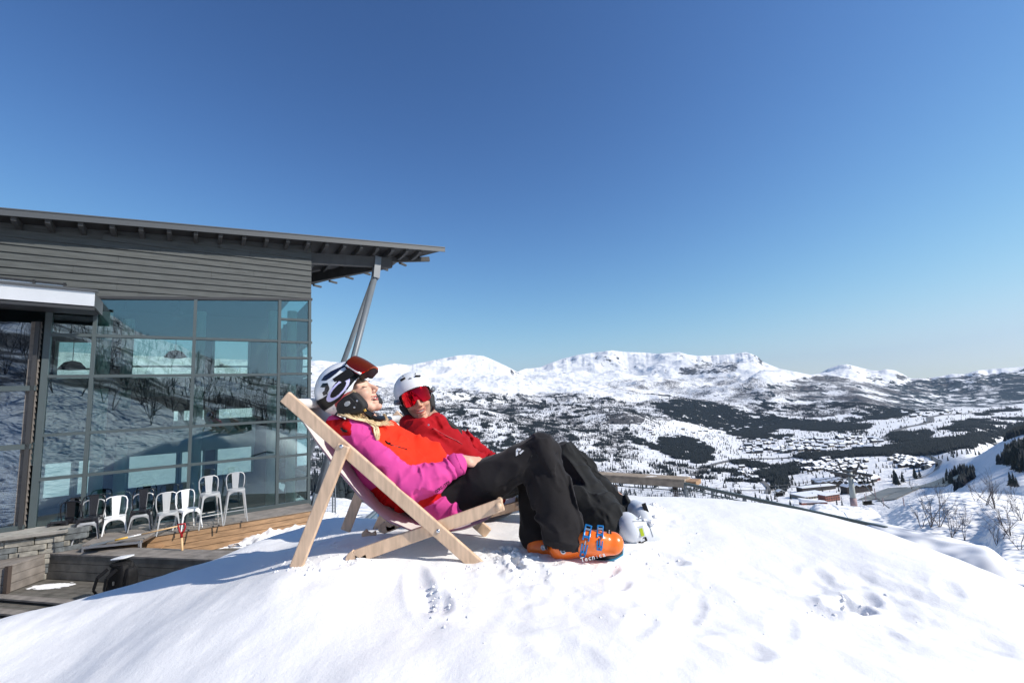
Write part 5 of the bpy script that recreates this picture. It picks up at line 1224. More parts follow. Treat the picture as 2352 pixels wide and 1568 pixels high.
# ---- backpack leaning in the corner
M['nylon'] = mat('black_nylon', (.007, .0065, .007), .7, 0, .25, noise=(20, .4), bump=(90, .4, .003)); M['packlid'] = mat('white_pack_lid', (.70, .70, .72), .5)
bp = atz(272, 1385, ZL); bp = np.array([bp[0], bp[1]+.05, ZL+.02])
pk = empty('backpack', tuple(bp), 'black backpack with a white top pad leaning in the shade of the bench', 'backpack')
bx = vn([1, -.25, 0]); by = np.array([-bx[1], bx[0], 0])
def blob(name, c, rad, m, parent, pw=2.6, n=28, noise=.04, ax=(bx, by, UZ)):
    th = np.linspace(0, math.pi, n); ph = np.linspace(0, 2*math.pi, 2*n, endpoint=False); T, Ph = np.meshgrid(th, ph, indexing='ij')
    d_ = np.stack([np.sin(T)*np.cos(Ph), np.sin(T)*np.sin(Ph), np.cos(T)], -1); q = (np.abs(d_)**pw).sum(-1)**(-1/pw); d_ = d_*q[..., None]
    d_ = d_*(1+noise*fbm3(d_*3.1+c[0]*7, 4))[..., None]; P = np.asarray(c)+(d_*np.array(rad))@np.array(ax)
    I = np.arange(n*2*n).reshape(n, 2*n); J = np.roll(I, -1, 1); F = np.stack([I[:-1], I[1:], J[1:], J[:-1]], -1).reshape(-1, 4)
    return link_mesh(name, P.reshape(-1, 3), F, m, parent, smooth=True)
blob('main_bag', bp+UZ*.32, (.175, .13, .31), M['nylon'], pk, 4.5, noise=.10)
blob('side_pocket', bp+UZ*.36+bx*.19, (.065, .10, .20), M['nylon'], pk, 3.4, noise=.12); blob('side_pocket', bp+UZ*.22-bx*.17-by*.03, (.07, .10, .16), M['nylon'], pk, 3.4, noise=.15); blob('lid', bp+UZ*.60-bx*.03, (.16, .13, .05), M['nylon'], pk, 3.0, noise=.2)
blob('top_pad', bp+UZ*.70-bx*.05+by*.02, (.17, .12, .016), M['packlid'], pk, 3.5, noise=.02, ax=(vn(bx+UZ*.12), by, vn(UZ-bx*.12)))
for s in (-1, 1):
    mb = MB(); pts = [bp+bx*(-.04+.1*s)-by*.14+UZ*.56, bp+bx*(-.12+.1*s)-by*.24+UZ*.45, bp+bx*(-.16+.12*s)-by*.25+UZ*.25, bp+bx*(-.10+.14*s)-by*.16+UZ*.08]
    for p, q in zip(pts[:-1], pts[1:]): mb.bar(p, q, .06, .014, by)
    mb.build('shoulder_strap', M['nylon'], pk, bevel=.004)
mb = MB(); pts = [bp-bx*.12-by*.10+UZ*.18, bp-bx*.28-by*.22+UZ*.14, bp-bx*.44-by*.30+UZ*.05]
for p, q in zip(pts[:-1], pts[1:]): mb.bar(p, q, .09, .03, UZ)
mb.build('hip_belt', M['nylon'], pk, bevel=.006)
mb = MB(); mb.box(bp+bx*.02-by*.155+UZ*.34, (.015, .006, .03), (bx, by, UZ)); mb.build('buckle', M['steel'], pk)
# ---- small glass wind screen, mesh corner fence behind the bank
sg = empty('rail_post', tuple(at(771, 1180, 14.5)), 'steel mesh railing end beside the strut foot', 'railing')
for x, y0, y1 in ((764, 1108, 1182), (770, 1105, 1185)):
    mb = MB(); mb.tube([at(x, y0, 14.5), at(x, y1, 14.5)], .025, 8); mb.build('post', M['graymetal'], sg)
mb = MB()
for k in range(10): mb.tube([at(748, 1126+k*6, 14.7), at(768, 1118+k*7, 14.5)], .006, 4)
for k in range(4): mb.tube([at(748+k*5, 1124, 14.6), at(748+k*5, 1178, 14.6)], .006, 4)
mb.build('mesh', M['steel'], sg)
M['plexi'] = glass_mat('plexiglass', (.42, .58, .62), .10, .1)
ws = empty('wind_screen', tuple(at(870, 1205, 6.6)), 'tilted tinted glass wind screen lying behind the deck chairs', 'wind screen')
P = [at(818, 1212, 6.6), at(905, 1205, 6.6), at(915, 1168, 7.4), at(880, 1160, 7.4)]
mb = MB(); mb.hexa([p-UZ*.012 for p in P]+P); mb.build('pane', M['plexi'], ws)
for p, q in ((0, 1), (1, 2), (2, 3), (3, 0)):
    mb = MB(); mb.bar(P[p], P[q], .05, .05); mb.build('frame_bar', M['graymetal'], ws)
# ---- fence on the valley side: wide wooden counter, then a galvanised mesh railing running down to the right
M['rail_green'] = mat('green_rail', (.06, .08, .075), .45); M['oldwood'] = mat('old_counter_wood', (.33, .26, .19), .75, noise=(6, .35), bump=(25, .4, .003))
ZR = -2.0
cA = atz(1340, 1087, ZR); cB = atz(1572, 1101, ZR); cd = vn(cB-cA); cn = np.array([-cd[1], cd[0], 0])
ct_ = empty('counter_rail', tuple(cA), 'broad weathered wooden counter on posts above the wire mesh', 'counter')
for i in range(3):
    mb = MB(); mb.box((cA+cB)/2+cn*(.075+.15*i)-UZ*.02, (np.linalg.norm(cB-cA)/2, .072, .02), (cd, cn, UZ)); mb.build('top_board', M['oldwood'], ct_, bevel=.004)
mb = MB(); mb.box((cA+cB)/2+cn*.02-UZ*.11, (np.linalg.norm(cB-cA)/2, .022, .068), (cd, cn, UZ)); mb.build('front_board', M['oldwood'], ct_, bevel=.004)
for x in (1408, 1547):
    v = atz(x, 1110, ZR-.12); mb = MB(); mb.box(v+cn*.1-UZ*.65, (.045, .045, .6), (cd, cn, UZ)); mb.build('post', M['darkwood'], ct_)
mb = MB(); mb.box(cB+cn*.25+cd*.12-UZ*.09, (.12, .2, .05), (cd, cn, UZ)); mb.build('end_block', M['pine'], ct_)
snow_patch(atz(1492, 1095, ZR)+cn*.1, .16, .05, .02, 9, 'strip of snow left on the wooden counter')
def mesh_fence(P0, P1, h, lab, nm='mesh_fence', pitch=.075, posts=5, base=None):
    r = empty(nm, tuple(P0), lab, 'fence'); d = vn(P1-P0); L = np.linalg.norm(P1-P0); 
    mb = MB(); mb.bar(P0, P1, .055, .055); mb.build('top_rail', M['rail_green'], r)
    mb = MB(); mb.bar(P0-UZ*.10, P1-UZ*.10, .02, .02); mb.build('middle_rail', M['rail_green'], r)
    mb = MB(); k = 0
    n = int(L/pitch)
    for i in range(n+1): p = P0+(P1-P0)*i/n; mb.bar(p-UZ*.1, p-UZ*h, .0045, .0045, d)
    for j in range(int(h/pitch)): mb.bar(P0-UZ*(.1+j*pitch), P1-UZ*(.1+j*pitch), .0045, .0045)
    mb.build('wire_mesh', M['steel'], r)
    for i in range(posts):
        p = P0+(P1-P0)*(i/(posts-1)); mb = MB(); mb.bar(p-UZ*.02, p-UZ*h*1.1, .045, .045, d); mb.build('post', M['graymetal'], r)
    return r
f0 = atz(1573, 1110, ZR-.03); f1 = atz(1905, 1184, ZR-.05); f2 = f1+(f1-f0)*.25
mesh_fence(f0, f2, 1.05, 'galvanised mesh fence with green top rail running down to the right', posts=6)
mesh_fence(cA+cn*.12-UZ*.18, cB+cn*.12-UZ*.18, .9, 'wire mesh panel under the wooden counter', pitch=.05, posts=2)
# ------------------------------------------------------------------ deck chairs
def XZ(x, y, Y=2.1): P = at(x, y, Y); return np.array([P[0], P[2]])
def plank_poly(a, b, w): d = vn(b-a); n = np.array([-d[1], d[0]])*w/2; return [a-n, b-n, b+n, a+n]
DC_Y0, DC_Y1 = 2.09, 2.68
A0 = XZ(648, 910); A1 = XZ(1097, 1294)+np.array([.012, -.03]); A1 = A1
B0 = XZ(1155, 1163); B1 = XZ(806, 1287)
C0_ = XZ(790, 1022); C1_ = XZ(679, 1305)
PV = XZ(1005, 1221)
def deck_chair(lab):
    r = empty('deck_chair', (0, 0, 0), lab, 'deck chair', 'wooden sling deck chairs on the snow bank')
    Ax, Az, Ay = np.array([1., 0, 0]), UZ, np.array([0, -1., 0])
    def plank(name, a, b, w, y0, y1, ends=None):
        P = plank_poly(a, b, w); mb = MB(); mb.prism([tuple(p) for p in P], (0, 0, 0), Ax, Az, Ay, -y1, -y0); return mb.build(name, M['beech'], r, bevel=.005)
    t = .024
    for y, sg in ((DC_Y0, 1), (DC_Y1, -1)):
        plank('back_rail', A0, A1, .058, y-.0+(t+.001 if sg > 0 else -t-.001)-.0, y+t+(t+.001 if sg > 0 else -t-.001))
        plank('prop_leg', C0_, C1_, .056, y, y+t)
        yi = y+2*(t+.001)*sg
        o = plank('seat_rail', B0, B1, .056, yi, yi+t)
        # notched hooks at the tail of the seat rail
        d = vn(B1-B0); n_ = np.array([-d[1], d[0]])
        if n_[1] < 0: n_ = -n_
        for k, (off, sc_) in enumerate(((-.025, 1.0), (.085, .8))):
            hp = B1+d*off
            arc = [hp-n_*.03-d*.03]+[hp-n_*.03+d*.04]+[hp+d*(.045+.0*a)+n_*(-.03+.028*a)+d*(.022*math.sin(a*1.5)) for a in (.4, .9, 1.4, 1.9)]+[hp+d*.025+n_*.032, hp+d*.02+n_*.012, hp+d*.0+n_*-.006, hp-d*.03+n_*.0]
            arc = [hp+(p-hp)*sc_ for p in arc]; a2 = sum(p[0]*q[1]-q[0]*p[1] for p, q in zip(arc, arc[1:]+arc[:1]))
            if a2 < 0: arc = arc[::-1]
            mb = MB(); mb.prism([tuple(p) for p in arc], (0, 0, 0), Ax, Az, Ay, -(yi+t), -yi); mb.build('notch_hook', M['beech'], r, bevel=.003)
        yo = y-.001 if sg > 0 else y+t
        for c in (C0_+np.array([-.008, -.004]), PV):
            yy = (y if c is not PV else y+t+.001) if sg > 0 else y+t+.004
            mb = MB(); mb.lathe([(.0095, 0), (.0095, .003), (.006, .006), (.001, .007)], (c[0], yy, c[1]), (0, -1, 0), 14); mb.build('bolt', M['steel'], r, smooth=True)
    for c, w in ((A0+(A1-A0)*.045, .017), (B0+(B1-B0)*.03, .016)):
        mb = MB(); mb.tube([(c[0], DC_Y0+.028, c[1]), (c[0], DC_Y1-.004, c[1])], w, 14); mb.build('cross_bar', M['beech'], r, smooth=True)
    # sling
    prof = [XZ(652, 908, 2.15), XZ(690, 955, 2.15), XZ(735, 1020, 2.15), XZ(790, 1092, 2.15), XZ(845, 1152, 2.15), XZ(905, 1196, 2.15), XZ(960, 1213, 2.15), XZ(1020, 1216, 2.15), XZ(1080, 1203, 2.15), XZ(1120, 1184, 2.15), XZ(1150, 1160, 2.15)]
    prof = np.array(prof)-np.array([0, .012]); tt = np.linspace(0, len(prof)-1, 70); px = pch(tt, range(len(prof)), prof[:, 0]); pz = pch(tt, range(len(prof)), prof[:, 1])
    ys = np.linspace(DC_Y0+.055, DC_Y1-.04, 16); V = []; n = len(tt); th = .002
    for s_ in (0, 1):
        for i in range(n):
            for j, y in enumerate(ys):
                wv = .003*math.sin(i*.9+j)*.5; sag = .012*(1-((j-7.5)/7.5)**2)*math.sin(math.pi*i/(n-1)); V.append((px[i], y, pz[i]-sag+wv-th*s_))
    I = np.arange(2*n*16).reshape(2, n, 16); F = np.concatenate([np.stack([I[0, :-1, :-1], I[0, :-1, 1:], I[0, 1:, 1:], I[0, 1:, :-1]], -1).reshape(-1, 4)[:, ::-1], np.stack([I[1, :-1, :-1], I[1, :-1, 1:], I[1, 1:, 1:], I[1, 1:, :-1]], -1).reshape(-1, 4)])
    link_mesh('sling', np.array(V), F, M['sling'], r, smooth=True)
    mb = MB(); c = A0+(A1-A0)*.045; mb.tube([(c[0], DC_Y0+.055, c[1]), (c[0], DC_Y1-.04, c[1])], .024, 16); mb.build('sling_top_hem', M['sling'], r, smooth=True)
    return r
dc1 = deck_chair('nearer beech deck chair with pale sling, holding the blonde skier in pink')
dc2 = copy_tree(dc1); tag(dc2, 'farther beech deck chair with pale sling, holding the skier in the dark red jacket')
dc2.matrix_world = Matrix.Translation((.13, .90, -.12)) @ Matrix.Translation((A0[0], 0, A0[1])) @ Matrix.Rotation(R(5), 4, 'Y') @ Matrix.Translation((-A0[0], 0, -A0[1]))
# ------------------------------------------------------------------ people: bodies and clothes grown from blended distance fields
def sd_rc(P, a, b, r1, r2):
    a = np.asarray(a, np.float32); b = np.asarray(b, np.float32); ba = b-a; pa = P-a; h = np.clip((pa@ba)/max(float(ba@ba), 1e-9), 0, 1)
    return np.linalg.norm(pa-h[..., None]*ba, axis=-1)-(r1+(r2-r1)*h), h
def sd_el(P, c, rad, A=None):
    q = P-np.asarray(c, np.float32)
    if A is not None: q = q@np.asarray(A, np.float32).T
    rad = np.asarray(rad, np.float32); k0 = np.linalg.norm(q/rad, axis=-1); k1 = np.linalg.norm(q/(rad*rad), axis=-1)
    return k0*(k0-1)/np.maximum(k1, 1e-6)
def smin(a, b, k):
    h = np.clip(.5+.5*(b-a)/k, 0, 1); return b*(1-h)+a*h-k*h*(1-h)
class Fld:
    """list of primitives: ('c', a, b, r1, r2[, k]) round cone, ('e', c, rad, axes[, k]) ellipsoid; negative k subtracts"""
    def __init__(s): s.p = []
    def c(s, a, b, r1, r2, k=.03, wr=None): s.p.append(('c', np.asarray(a, float), np.asarray(b, float), r1, r2, k, wr)); return s
    def e(s, c, rad, A=None, k=.03): s.p.append(('e', np.asarray(c, float), np.asarray(rad, float), A, None, k, None)); return s
    def sub(s, c, rad, A=None, k=.01): s.p.append(('s', np.asarray(c, float), np.asarray(rad, float), A, None, k, None)); return s
    def one(s, q, P):
        if q[0] == 'c':
            d, h = sd_rc(P, q[1], q[2], q[3], q[4])
            if q[6]:
                amp, fa, fr, seed = q[6]; ax = vn(q[2]-q[1]); ref = np.array([0, 1., 0]) if abs(ax[1]) < .8 else np.array([1., 0, 0]); u = vn(np.cross(ax, ref)); v = np.cross(ax, u); rel = P-q[1]
                la = rel@ax; lu = rel@u; lv = rel@v; w = vnoise3(np.stack([la*4+seed, lu*4, lv*4], -1))*.35
                n1 = vnoise3(np.stack([la*fa+w*fa*.25+seed, lu*fr+w*2, lv*fr], -1)); n2 = vnoise3(np.stack([la*fa*2.1+seed*3, lu*fr*1.7+w*3, lv*fr*1.7+5], -1))
                d = d-amp*(1.9*np.clip(1-np.abs(n1)*2.6, 0, 1)**1.4+.8*np.clip(1-np.abs(n2)*2.8, 0, 1)**1.4-.75)
            return d
        return sd_el(P, q[1], q[2], q[3])
    def bounds(s):
        lo = np.full(3, 1e9); hi = -lo
        for q in s.p:
            if q[0] == 's': continue
            if q[0] == 'c':
                for a, r in ((q[1], q[3]), (q[2], q[4])): lo = np.minimum(lo, a-r); hi = np.maximum(hi, a+r)
            else: r = max(q[2]); lo = np.minimum(lo, q[1]-r); hi = np.maximum(hi, q[1]+r)
        return lo-.03, hi+.03
    def __call__(s, P):
        d = None
        for q in s.p:
            v = s.one(q, P)
            if d is None: d = v
            elif q[0] == 's': d = -smin(-d, v, q[5])
            else: d = smin(d, v, q[5])
        return d
    def grid(s, h):
        lo, hi = s.bounds(); n = np.ceil((hi-lo)/h).astype(int)+1; ax = [lo[i]+h*np.arange(n[i]) for i in range(3)]
        D = np.full(tuple(n), 1.0, np.float32)
        for q in s.p:
            if q[0] == 'c': l = np.minimum(q[1]-q[3], q[2]-q[4]); u = np.maximum(q[1]+q[3], q[2]+q[4])
            else: r = max(q[2]); l = q[1]-r; u = q[1]+r
            m = .035+abs(q[5]); i0 = np.clip(((l-m-lo)/h).astype(int), 0, n-1); i1 = np.clip(((u+m-lo)/h).astype(int)+2, 1, n); sl = tuple(slice(i0[k], i1[k]) for k in range(3))
            G = np.stack(np.meshgrid(ax[0][sl[0]], ax[1][sl[1]], ax[2][sl[2]], indexing='ij'), -1).astype(np.float32)
            v = s.one(q, G).astype(np.float32); c = D[sl]
            D[sl] = -smin(-c, v, q[5]) if q[0] == 's' else smin(c, v, q[5])
        return D, lo, h
def surfnet(D, lo, h):
    S = D < 0; n = D.shape; cnt = np.zeros(tuple(k-1 for k in n), np.float32); acc = np.zeros(cnt.shape+(3,), np.float32)
    offs = [(i, j, k) for i in (0, 1) for j in (0, 1) for k in (0, 1)]
    def sub(A, o): return A[o[0]:n[0]-1+o[0], o[1]:n[1]-1+o[1], o[2]:n[2]-1+o[2]]
    tot = sum(sub(S, o).astype(np.int8) for o in offs); act = (tot > 0) & (tot < 8); ids = np.argwhere(act)
    I, J, K = ids[:, 0], ids[:, 1], ids[:, 2]; pos = np.zeros((len(ids), 3)); c = np.zeros(len(ids))
    for a in offs:
        for ax in range(3):
            if a[ax]: continue
            b = list(a); b[ax] = 1; va = D[I+a[0], J+a[1], K+a[2]]; vb = D[I+b[0], J+b[1], K+b[2]]; x = (va < 0) != (vb < 0)
            t = np.where(x, va/np.where(np.abs(va-vb) < 1e-12, 1, va-vb), 0); p = np.zeros((len(ids), 3)); p[:] = a; p[:, ax] = t
            pos += np.where(x[:, None], p, 0); c += x
    pos = pos/np.maximum(c, 1)[:, None]; V = lo+(ids+pos)*h; idx = -np.ones(cnt.shape, np.int64); idx[I, J, K] = np.arange(len(ids)); F = []
    for ax in range(3):
        o1, o2 = [(1, 2), (2, 0), (0, 1)][ax]
        sl0 = [slice(None)]*3; sl1 = [slice(None)]*3; sl0[ax] = slice(0, n[ax]-1); sl1[ax] = slice(1, n[ax]); ch = S[tuple(sl0)] != S[tuple(sl1)]; e = np.argwhere(ch)
        ok = (e[:, o1] > 0) & (e[:, o2] > 0) & (e[:, o1] < n[o1]-1) & (e[:, o2] < n[o2]-1); e = e[ok]
        q = []
        for d1, d2 in ((-1, -1), (0, -1), (0, 0), (-1, 0)):
            k = e.copy(); k[:, o1] += d1; k[:, o2] += d2; q.append(idx[k[:, 0], k[:, 1], k[:, 2]])
        q = np.stack(q, 1); fl = ~S[e[:, 0], e[:, 1], e[:, 2]]; q[fl] = q[fl][:, ::-1]; F.append(q[(q >= 0).all(1)])
    return V, np.concatenate(F)
def grow(name, f, mats, parent, h=.006, mi=None, keep=None):
    D, lo, hh = f.grid(h)
    V, F = surfnet(D, lo, hh)
    if keep is not None:
        k = keep(V[F].mean(1)); F = F[k]; u, inv = np.unique(F, return_inverse=True); V = V[u]; F = inv.reshape(F.shape)
    m_ = None
    if mi is not None: m_ = mi(V[F].mean(1))
    return link_mesh(name, V, F.astype(np.int64), mats, parent, smooth=True, mi=m_)
M['skin'] = mat('skin', (.62, .37, .27), .5, 0, .35, noise=(22, .10), bump=(260, .12, .0010), Subsurface_Weight=.05, Subsurface_Scale=.01)
M['skin_m'] = mat('tanned_skin', (.52, .28, .18), .45, noise=(14, .12), Subsurface_Weight=.1, Subsurface_Scale=.01)
M['stubble'] = mat('stubble_skin', (.34, .19, .13), .6, noise=(220, .35))
M['lips'] = mat('lips', (.45, .12, .11), .35); M['teeth'] = mat('teeth', (.82, .80, .74), .2); M['lash'] = mat('lashes', (.03, .02, .015), .7); M['brow'] = mat('brows', (.18, .10, .05), .8)
M['hair'] = mat('blond_hair', (.80, .60, .34), .4, noise=(60, .25, (1, 1, 1)))
M['hair_light'] = mat('pale_blond_hair', (.86, .70, .44), .4); M['hair_dark'] = mat('dark_blond_hair', (.45, .29, .13), .45)
def cloth(name, col, amt=.10, b=.35, rough=.85): return mat(name, col, rough, 0, .22, noise=(6, amt), bump=(38, b, .004))
M['pink'] = cloth('pink_shell', (.60, .060, .27)); M['coral'] = cloth('orange_red_shell', (.80, .030, .008)); M['deepred'] = cloth('deep_red_shell', (.50, .004, .006)); M['crimson'] = cloth('dark_red_shell', (.33, .003, .008))
M['trous'] = cloth('black_trousers', (.0135, .012, .013), .25, .4, .9); M['trous2'] = cloth('charcoal_trousers', (.014, .0145, .015), .25, .4, .85)
M['helm'] = mat('helmet_white', (.72, .74, .76), .16, Coat_Weight=.6); M['helm2'] = mat('helmet_satin', (.66, .68, .70), .33); M['blackgloss'] = mat('black_gloss', (.008, .008, .01), .12)
M['pad'] = mat('padding', (.012, .012, .013), .75, bump=(140, .4, .002)); M['lilac'] = mat('lilac_print', (.56, .54, .82), .35); M['redtrim'] = mat('red_trim', (.36, .03, .04), .4); M['navy'] = mat('navy_print', (.01, .014, .035), .25)
def lens_mat(name, c1, c2, c3):
    m = bpy.data.materials.new(name); m.use_nodes = True; nt = m.node_tree; b = nt.nodes['Principled BSDF']; b.inputs['Metallic'].default_value = .92; b.inputs['Roughness'].default_value = .06
    lw = ND(nt, 'ShaderNodeLayerWeight'); lw.inputs[0].default_value = .35; cr = ND(nt, 'ShaderNodeValToRGB'); e = cr.color_ramp.elements
    e[0].position = .0; e[0].color = (*c1, 1); e[1].position = 1; e[1].color = (*c3, 1); x = e.new(.5); x.color = (*c2, 1)
    nt.links.new(lw.outputs['Facing'], cr.inputs[0]); nt.links.new(cr.outputs[0], b.inputs['Base Color']); return m
M['lens1'] = lens_mat('mirror_lens_orange', (.50, .010, .03), (.95, .13, .012), (1, .5, .03)); M['lens2'] = lens_mat('mirror_lens_red', (.55, .004, .02), (.75, .02, .01), (.9, .16, .02))
for k_ in ('trous', 'trous2'): b_ = M[k_].node_tree.nodes['Principled BSDF']; b_.inputs['Sheen Weight'].default_value = .08; b_.inputs['Sheen Roughness'].default_value = .4
class Frame:
    def __init__(s, c, f, u):
        s.c = np.asarray(c, float); s.f = vn(f); s.u = vn(np.asarray(u, float)-s.f*np.dot(u, s.f)); s.s = np.cross(s.f, s.u); s.A = np.array([s.f, s.s, s.u])
    def __call__(s, f, sd, u): return s.c+s.f*f+s.s*sd+s.u*u
    def loc(s, P): return (np.asarray(P)-s.c)@s.A.T
def add_head(f, H, neck, sc=1.0, smile=1.0):
    A = H.A; g = lambda a, b, c: H(a*sc, b*sc, c*sc)
    f.e(g(-.002, 0, .012), (.100*sc, .078*sc, .100*sc), A, .02)
    f.e(g(.060, 0, -.072), (.066*sc, .062*sc, .084*sc), A, .02)
    for s in (-1, 1):
        f.c(g(.020, s*.052, -.075), g(.088, s*.022, -.150), .026*sc, .020*sc, .02)
        f.e(g(.092, s*.036, -.075), (.028*sc, .026*sc, .024*sc), A, .015)
        f.c(g(.100, s*.012, -.018), g(.088, s*.048, -.020), .018*sc, .013*sc, .012)
        f.sub(g(.128, s*.031, -.042), (.014*sc, .016*sc, .010*sc), A, .012)
        f.e(g(.104, s*.031, -.043), (.0150*sc, .015*sc, .0125*sc), A, .004)
    f.e(g(.110, 0, -.160), (.023*sc, .021*sc, .017*sc), A, .016)
    f.c(g(.116, 0, -.030), g(.148, 0, -.073), .0085*sc, .0105*sc, .010)
    for s in (-1, 1): f.e(g(.132, s*.012, -.081), (.011*sc, .008*sc, .008*sc), A, .006)
    f.e(g(.112, 0, -.104), (.017*sc, .024*sc, .012*sc), A, .012); f.e(g(.112, 0, -.132), (.015*sc, .022*sc, .010*sc), A, .010)
    f.sub(g(.130, 0, -.116), (.028*sc, .021*sc*smile, .0095*sc), A, .004)
    f.c(g(-.01, 0, -.07), neck, .058*sc, .060*sc, .03)
def face_bits(H, parent, sc, eyes, skin, sm=1.0):
    g = lambda a, b, c: H(a*sc-(.5*(b*b)*(sm-1)*30 if sm > 1 else 0), b*sc*sm, (c+(abs(b)*.25*(sm-1)*2))*sc)
    V = MB()
    for i in range(8):
        a = (i-3.5)*.0052; V.box(g(.119-abs(a)*.45, a, -.1135), (.003*sc, .0024*sc, .0042*sc), A_(H))
    V.build('teeth', M['teeth'], parent, bevel=.0008)
    mb = MB(); pts = [g(.1265-.16*abs(t)-2*t*t, t, -.1065+abs(t)*.16+(.002 if abs(t) < .004 else 0)) for t in np.linspace(-.025, .025, 11)]; mb.tube(pts, [.0015+.0022*sc*math.sin(math.pi*(i+.5)/11) for i in range(11)], 8)
    pts = [g(.1255-.16*abs(t)-2*t*t, t, -.1245+abs(t)*.42) for t in np.linspace(-.024, .024, 11)]; mb.tube(pts, [.0015+.0028*sc*math.sin(math.pi*(i+.5)/11) for i in range(11)], 8)
    mb.build('lips', M['lips'], parent, smooth=True)
    mb = MB(); mb.box(g(.108, 0, -.117), (.002, .019*sc, .007*sc), A_(H)); mb.build('mouth_interior', M['lash'], parent)
    if eyes:
        for s in (-1, 1):
            mb = MB(); mb.tube([g(.1195-6*(t*t)-(.004 if t > 0 else 0)*t*50, s*(.031+t), -.0475+1.8*t*t*8) for t in np.linspace(-.013, .014, 8)], .0019, 5); mb.build('eyelashes', M['lash'], parent)
            mb = MB(); mb.tube([g(.1195-.0-9*(t+.006)**2, s*(.031+t), -.0165-3.5*(t-.004)**2) for t in np.linspace(-.017, .020, 8)], [.001, .002, .0024, .0024, .0022, .002, .0015, .0008], 6); mb.build('eyebrow', M['brow'], parent, smooth=True)
def A_(H): return (H.f, H.s, H.u)
def hand(f, w, d, n, sc=1.0, curl=.9, side=1):
    """palm and five curled fingers: w wrist, d towards fingers, n back-of-hand normal"""
    d = vn(d); n = vn(np.asarray(n)-d*np.dot(n, d)); s = np.cross(d, n)*side
    L = lambda a, b, c: np.asarray(w)+d*a*sc+s*b*sc+n*c*sc
    f.c(L(-.02, 0, 0), L(.03, 0, 0), .026*sc, .027*sc, .01)
    f.e(L(.055, .002, 0), (.046*sc, .040*sc, .017*sc), np.array([d, s, n]), .012)
    for b, l in ((.030, .040), (.011, .046), (-.009, .043), (-.028, .034)):
        k0 = L(.088, b, .004); a1 = curl*.8; a2 = curl*1.7; a3 = curl*2.4
        k1 = k0+(d*math.cos(a1)-n*math.sin(a1))*l*sc; k2 = k1+(d*math.cos(a2)-n*math.sin(a2))*l*.62*sc; k3 = k2+(d*math.cos(a3)-n*math.sin(a3))*l*.5*sc
        f.c(L(.06, b*.9, 0), k0, .0105*sc, .0108*sc, .006); f.c(k0, k1, .0100*sc, .0088*sc, .003); f.c(k1, k2, .0088*sc, .0080*sc, .003); f.c(k2, k3, .0080*sc, .0068*sc, .003)
    t0 = L(.022, .030, -.006); t1 = L(.055, .052, -.018); t2 = L(.080, .048, -.030); f.c(t0, t1, .015*sc, .011*sc, .01); f.c(t1, t2, .0108*sc, .0088*sc, .003)
PX = at
# =============================== woman
wm = empty('person', tuple(PX(960, 1130, 2.4)), 'blonde skier in pink and orange jacket reclining with eyes closed in the nearer deck chair', 'person')
HW = Frame(PX(795, 894, 2.36), (.90, -.16, .42), (-.43, -.02, .90))
sh_n = PX(836, 1022, 2.26); el_n = PX(938, 1118, 2.20); wr_n = PX(1054, 1060, 2.28)
sh_f = PX(872, 1000, 2.58); el_f = PX(968, 1085, 2.60); wr_f = PX(1060, 1062, 2.42)
neckw = PX(836, 975, 2.40); pel = PX(1000, 1140, 2.40); hipn = PX(1026, 1144, 2.38); kn = PX(1243, 1036, 2.30); an = PX(1290, 1232, 2.22)
hipf = PX(1034, 1142, 2.49); kf = PX(1222, 1052, 2.50); af = PX(1232, 1236, 2.36)
f = Fld(); add_head(f, HW, neckw, 1.0, 1.2)
f.c(neckw, PX(885, 1040, 2.4), .06, .11, .05); f.c(PX(885, 1040, 2.4), pel, .11, .09, .05)
f.c(neckw, sh_n, .05, .055, .04); f.c(neckw, sh_f, .05, .055, .04)
f.c(sh_n, el_n, .052, .038, .02); f.c(el_n, wr_n, .038, .027, .02); f.c(sh_f, el_f, .052, .038, .02); f.c(el_f, wr_f, .038, .027, .02)
hand(f, wr_n+vn(wr_n-el_n)*.015, np.array([.90, .25, -.22]), np.array([.22, -.45, .88]), 1.0, .45, -1)
hand(f, wr_f, np.array([.95, -.1, .05]), np.array([.1, .2, .97]), .9, .4, 1)
f.c(hipn, kn, .072, .055, .03); f.c(kn, an, .056, .045, .02); f.c(hipf, kf, .072, .055, .03); f.c(kf, af, .056, .045, .02); f.c(an, an+np.array([.1, -.02, -.03]), .04, .03, .02); f.c(af, af+np.array([.1, 0, -.03]), .04, .03, .02)
grow('body', f, M['skin'], wm, .0042); face_bits(HW, wm, 1.0, True, None, 1.2)
# jacket
jk = Fld(); sl = Fld()
ch = PX(893, 1052, 2.40); wa = PX(940, 1098, 2.40); hp = PX(1000, 1132, 2.40); W1 = (.010, 9, 5, 1)
jk.c(PX(842, 1010, 2.40), ch, .115, .148, .05, (.010, 9, 5, 1)); jk.c(ch, wa, .148, .148, .05, (.018, 9, 5, 2)); jk.c(wa, hp, .148, .126, .05, (.018, 11, 5, 3))
jk.c(PX(850, 1022, 2.28), PX(955, 1112, 2.26), .085, .095, .06, (.008, 10, 5, 4)); jk.c(PX(860, 1015, 2.55), PX(965, 1100, 2.55), .085, .09, .06, (.008, 10, 5, 5))
jk.c(hp, PX(1024, 1160, 2.34), .115, .10, .05, (.010, 13, 5, 6))
jk.e(PX(985, 1052, 2.45), (.085, .12, .055), None, .06)
jk.c(PX(905, 1010, 2.45), PX(985, 1046, 2.45), .07, .07, .05, (.010, 6, 6, 16))
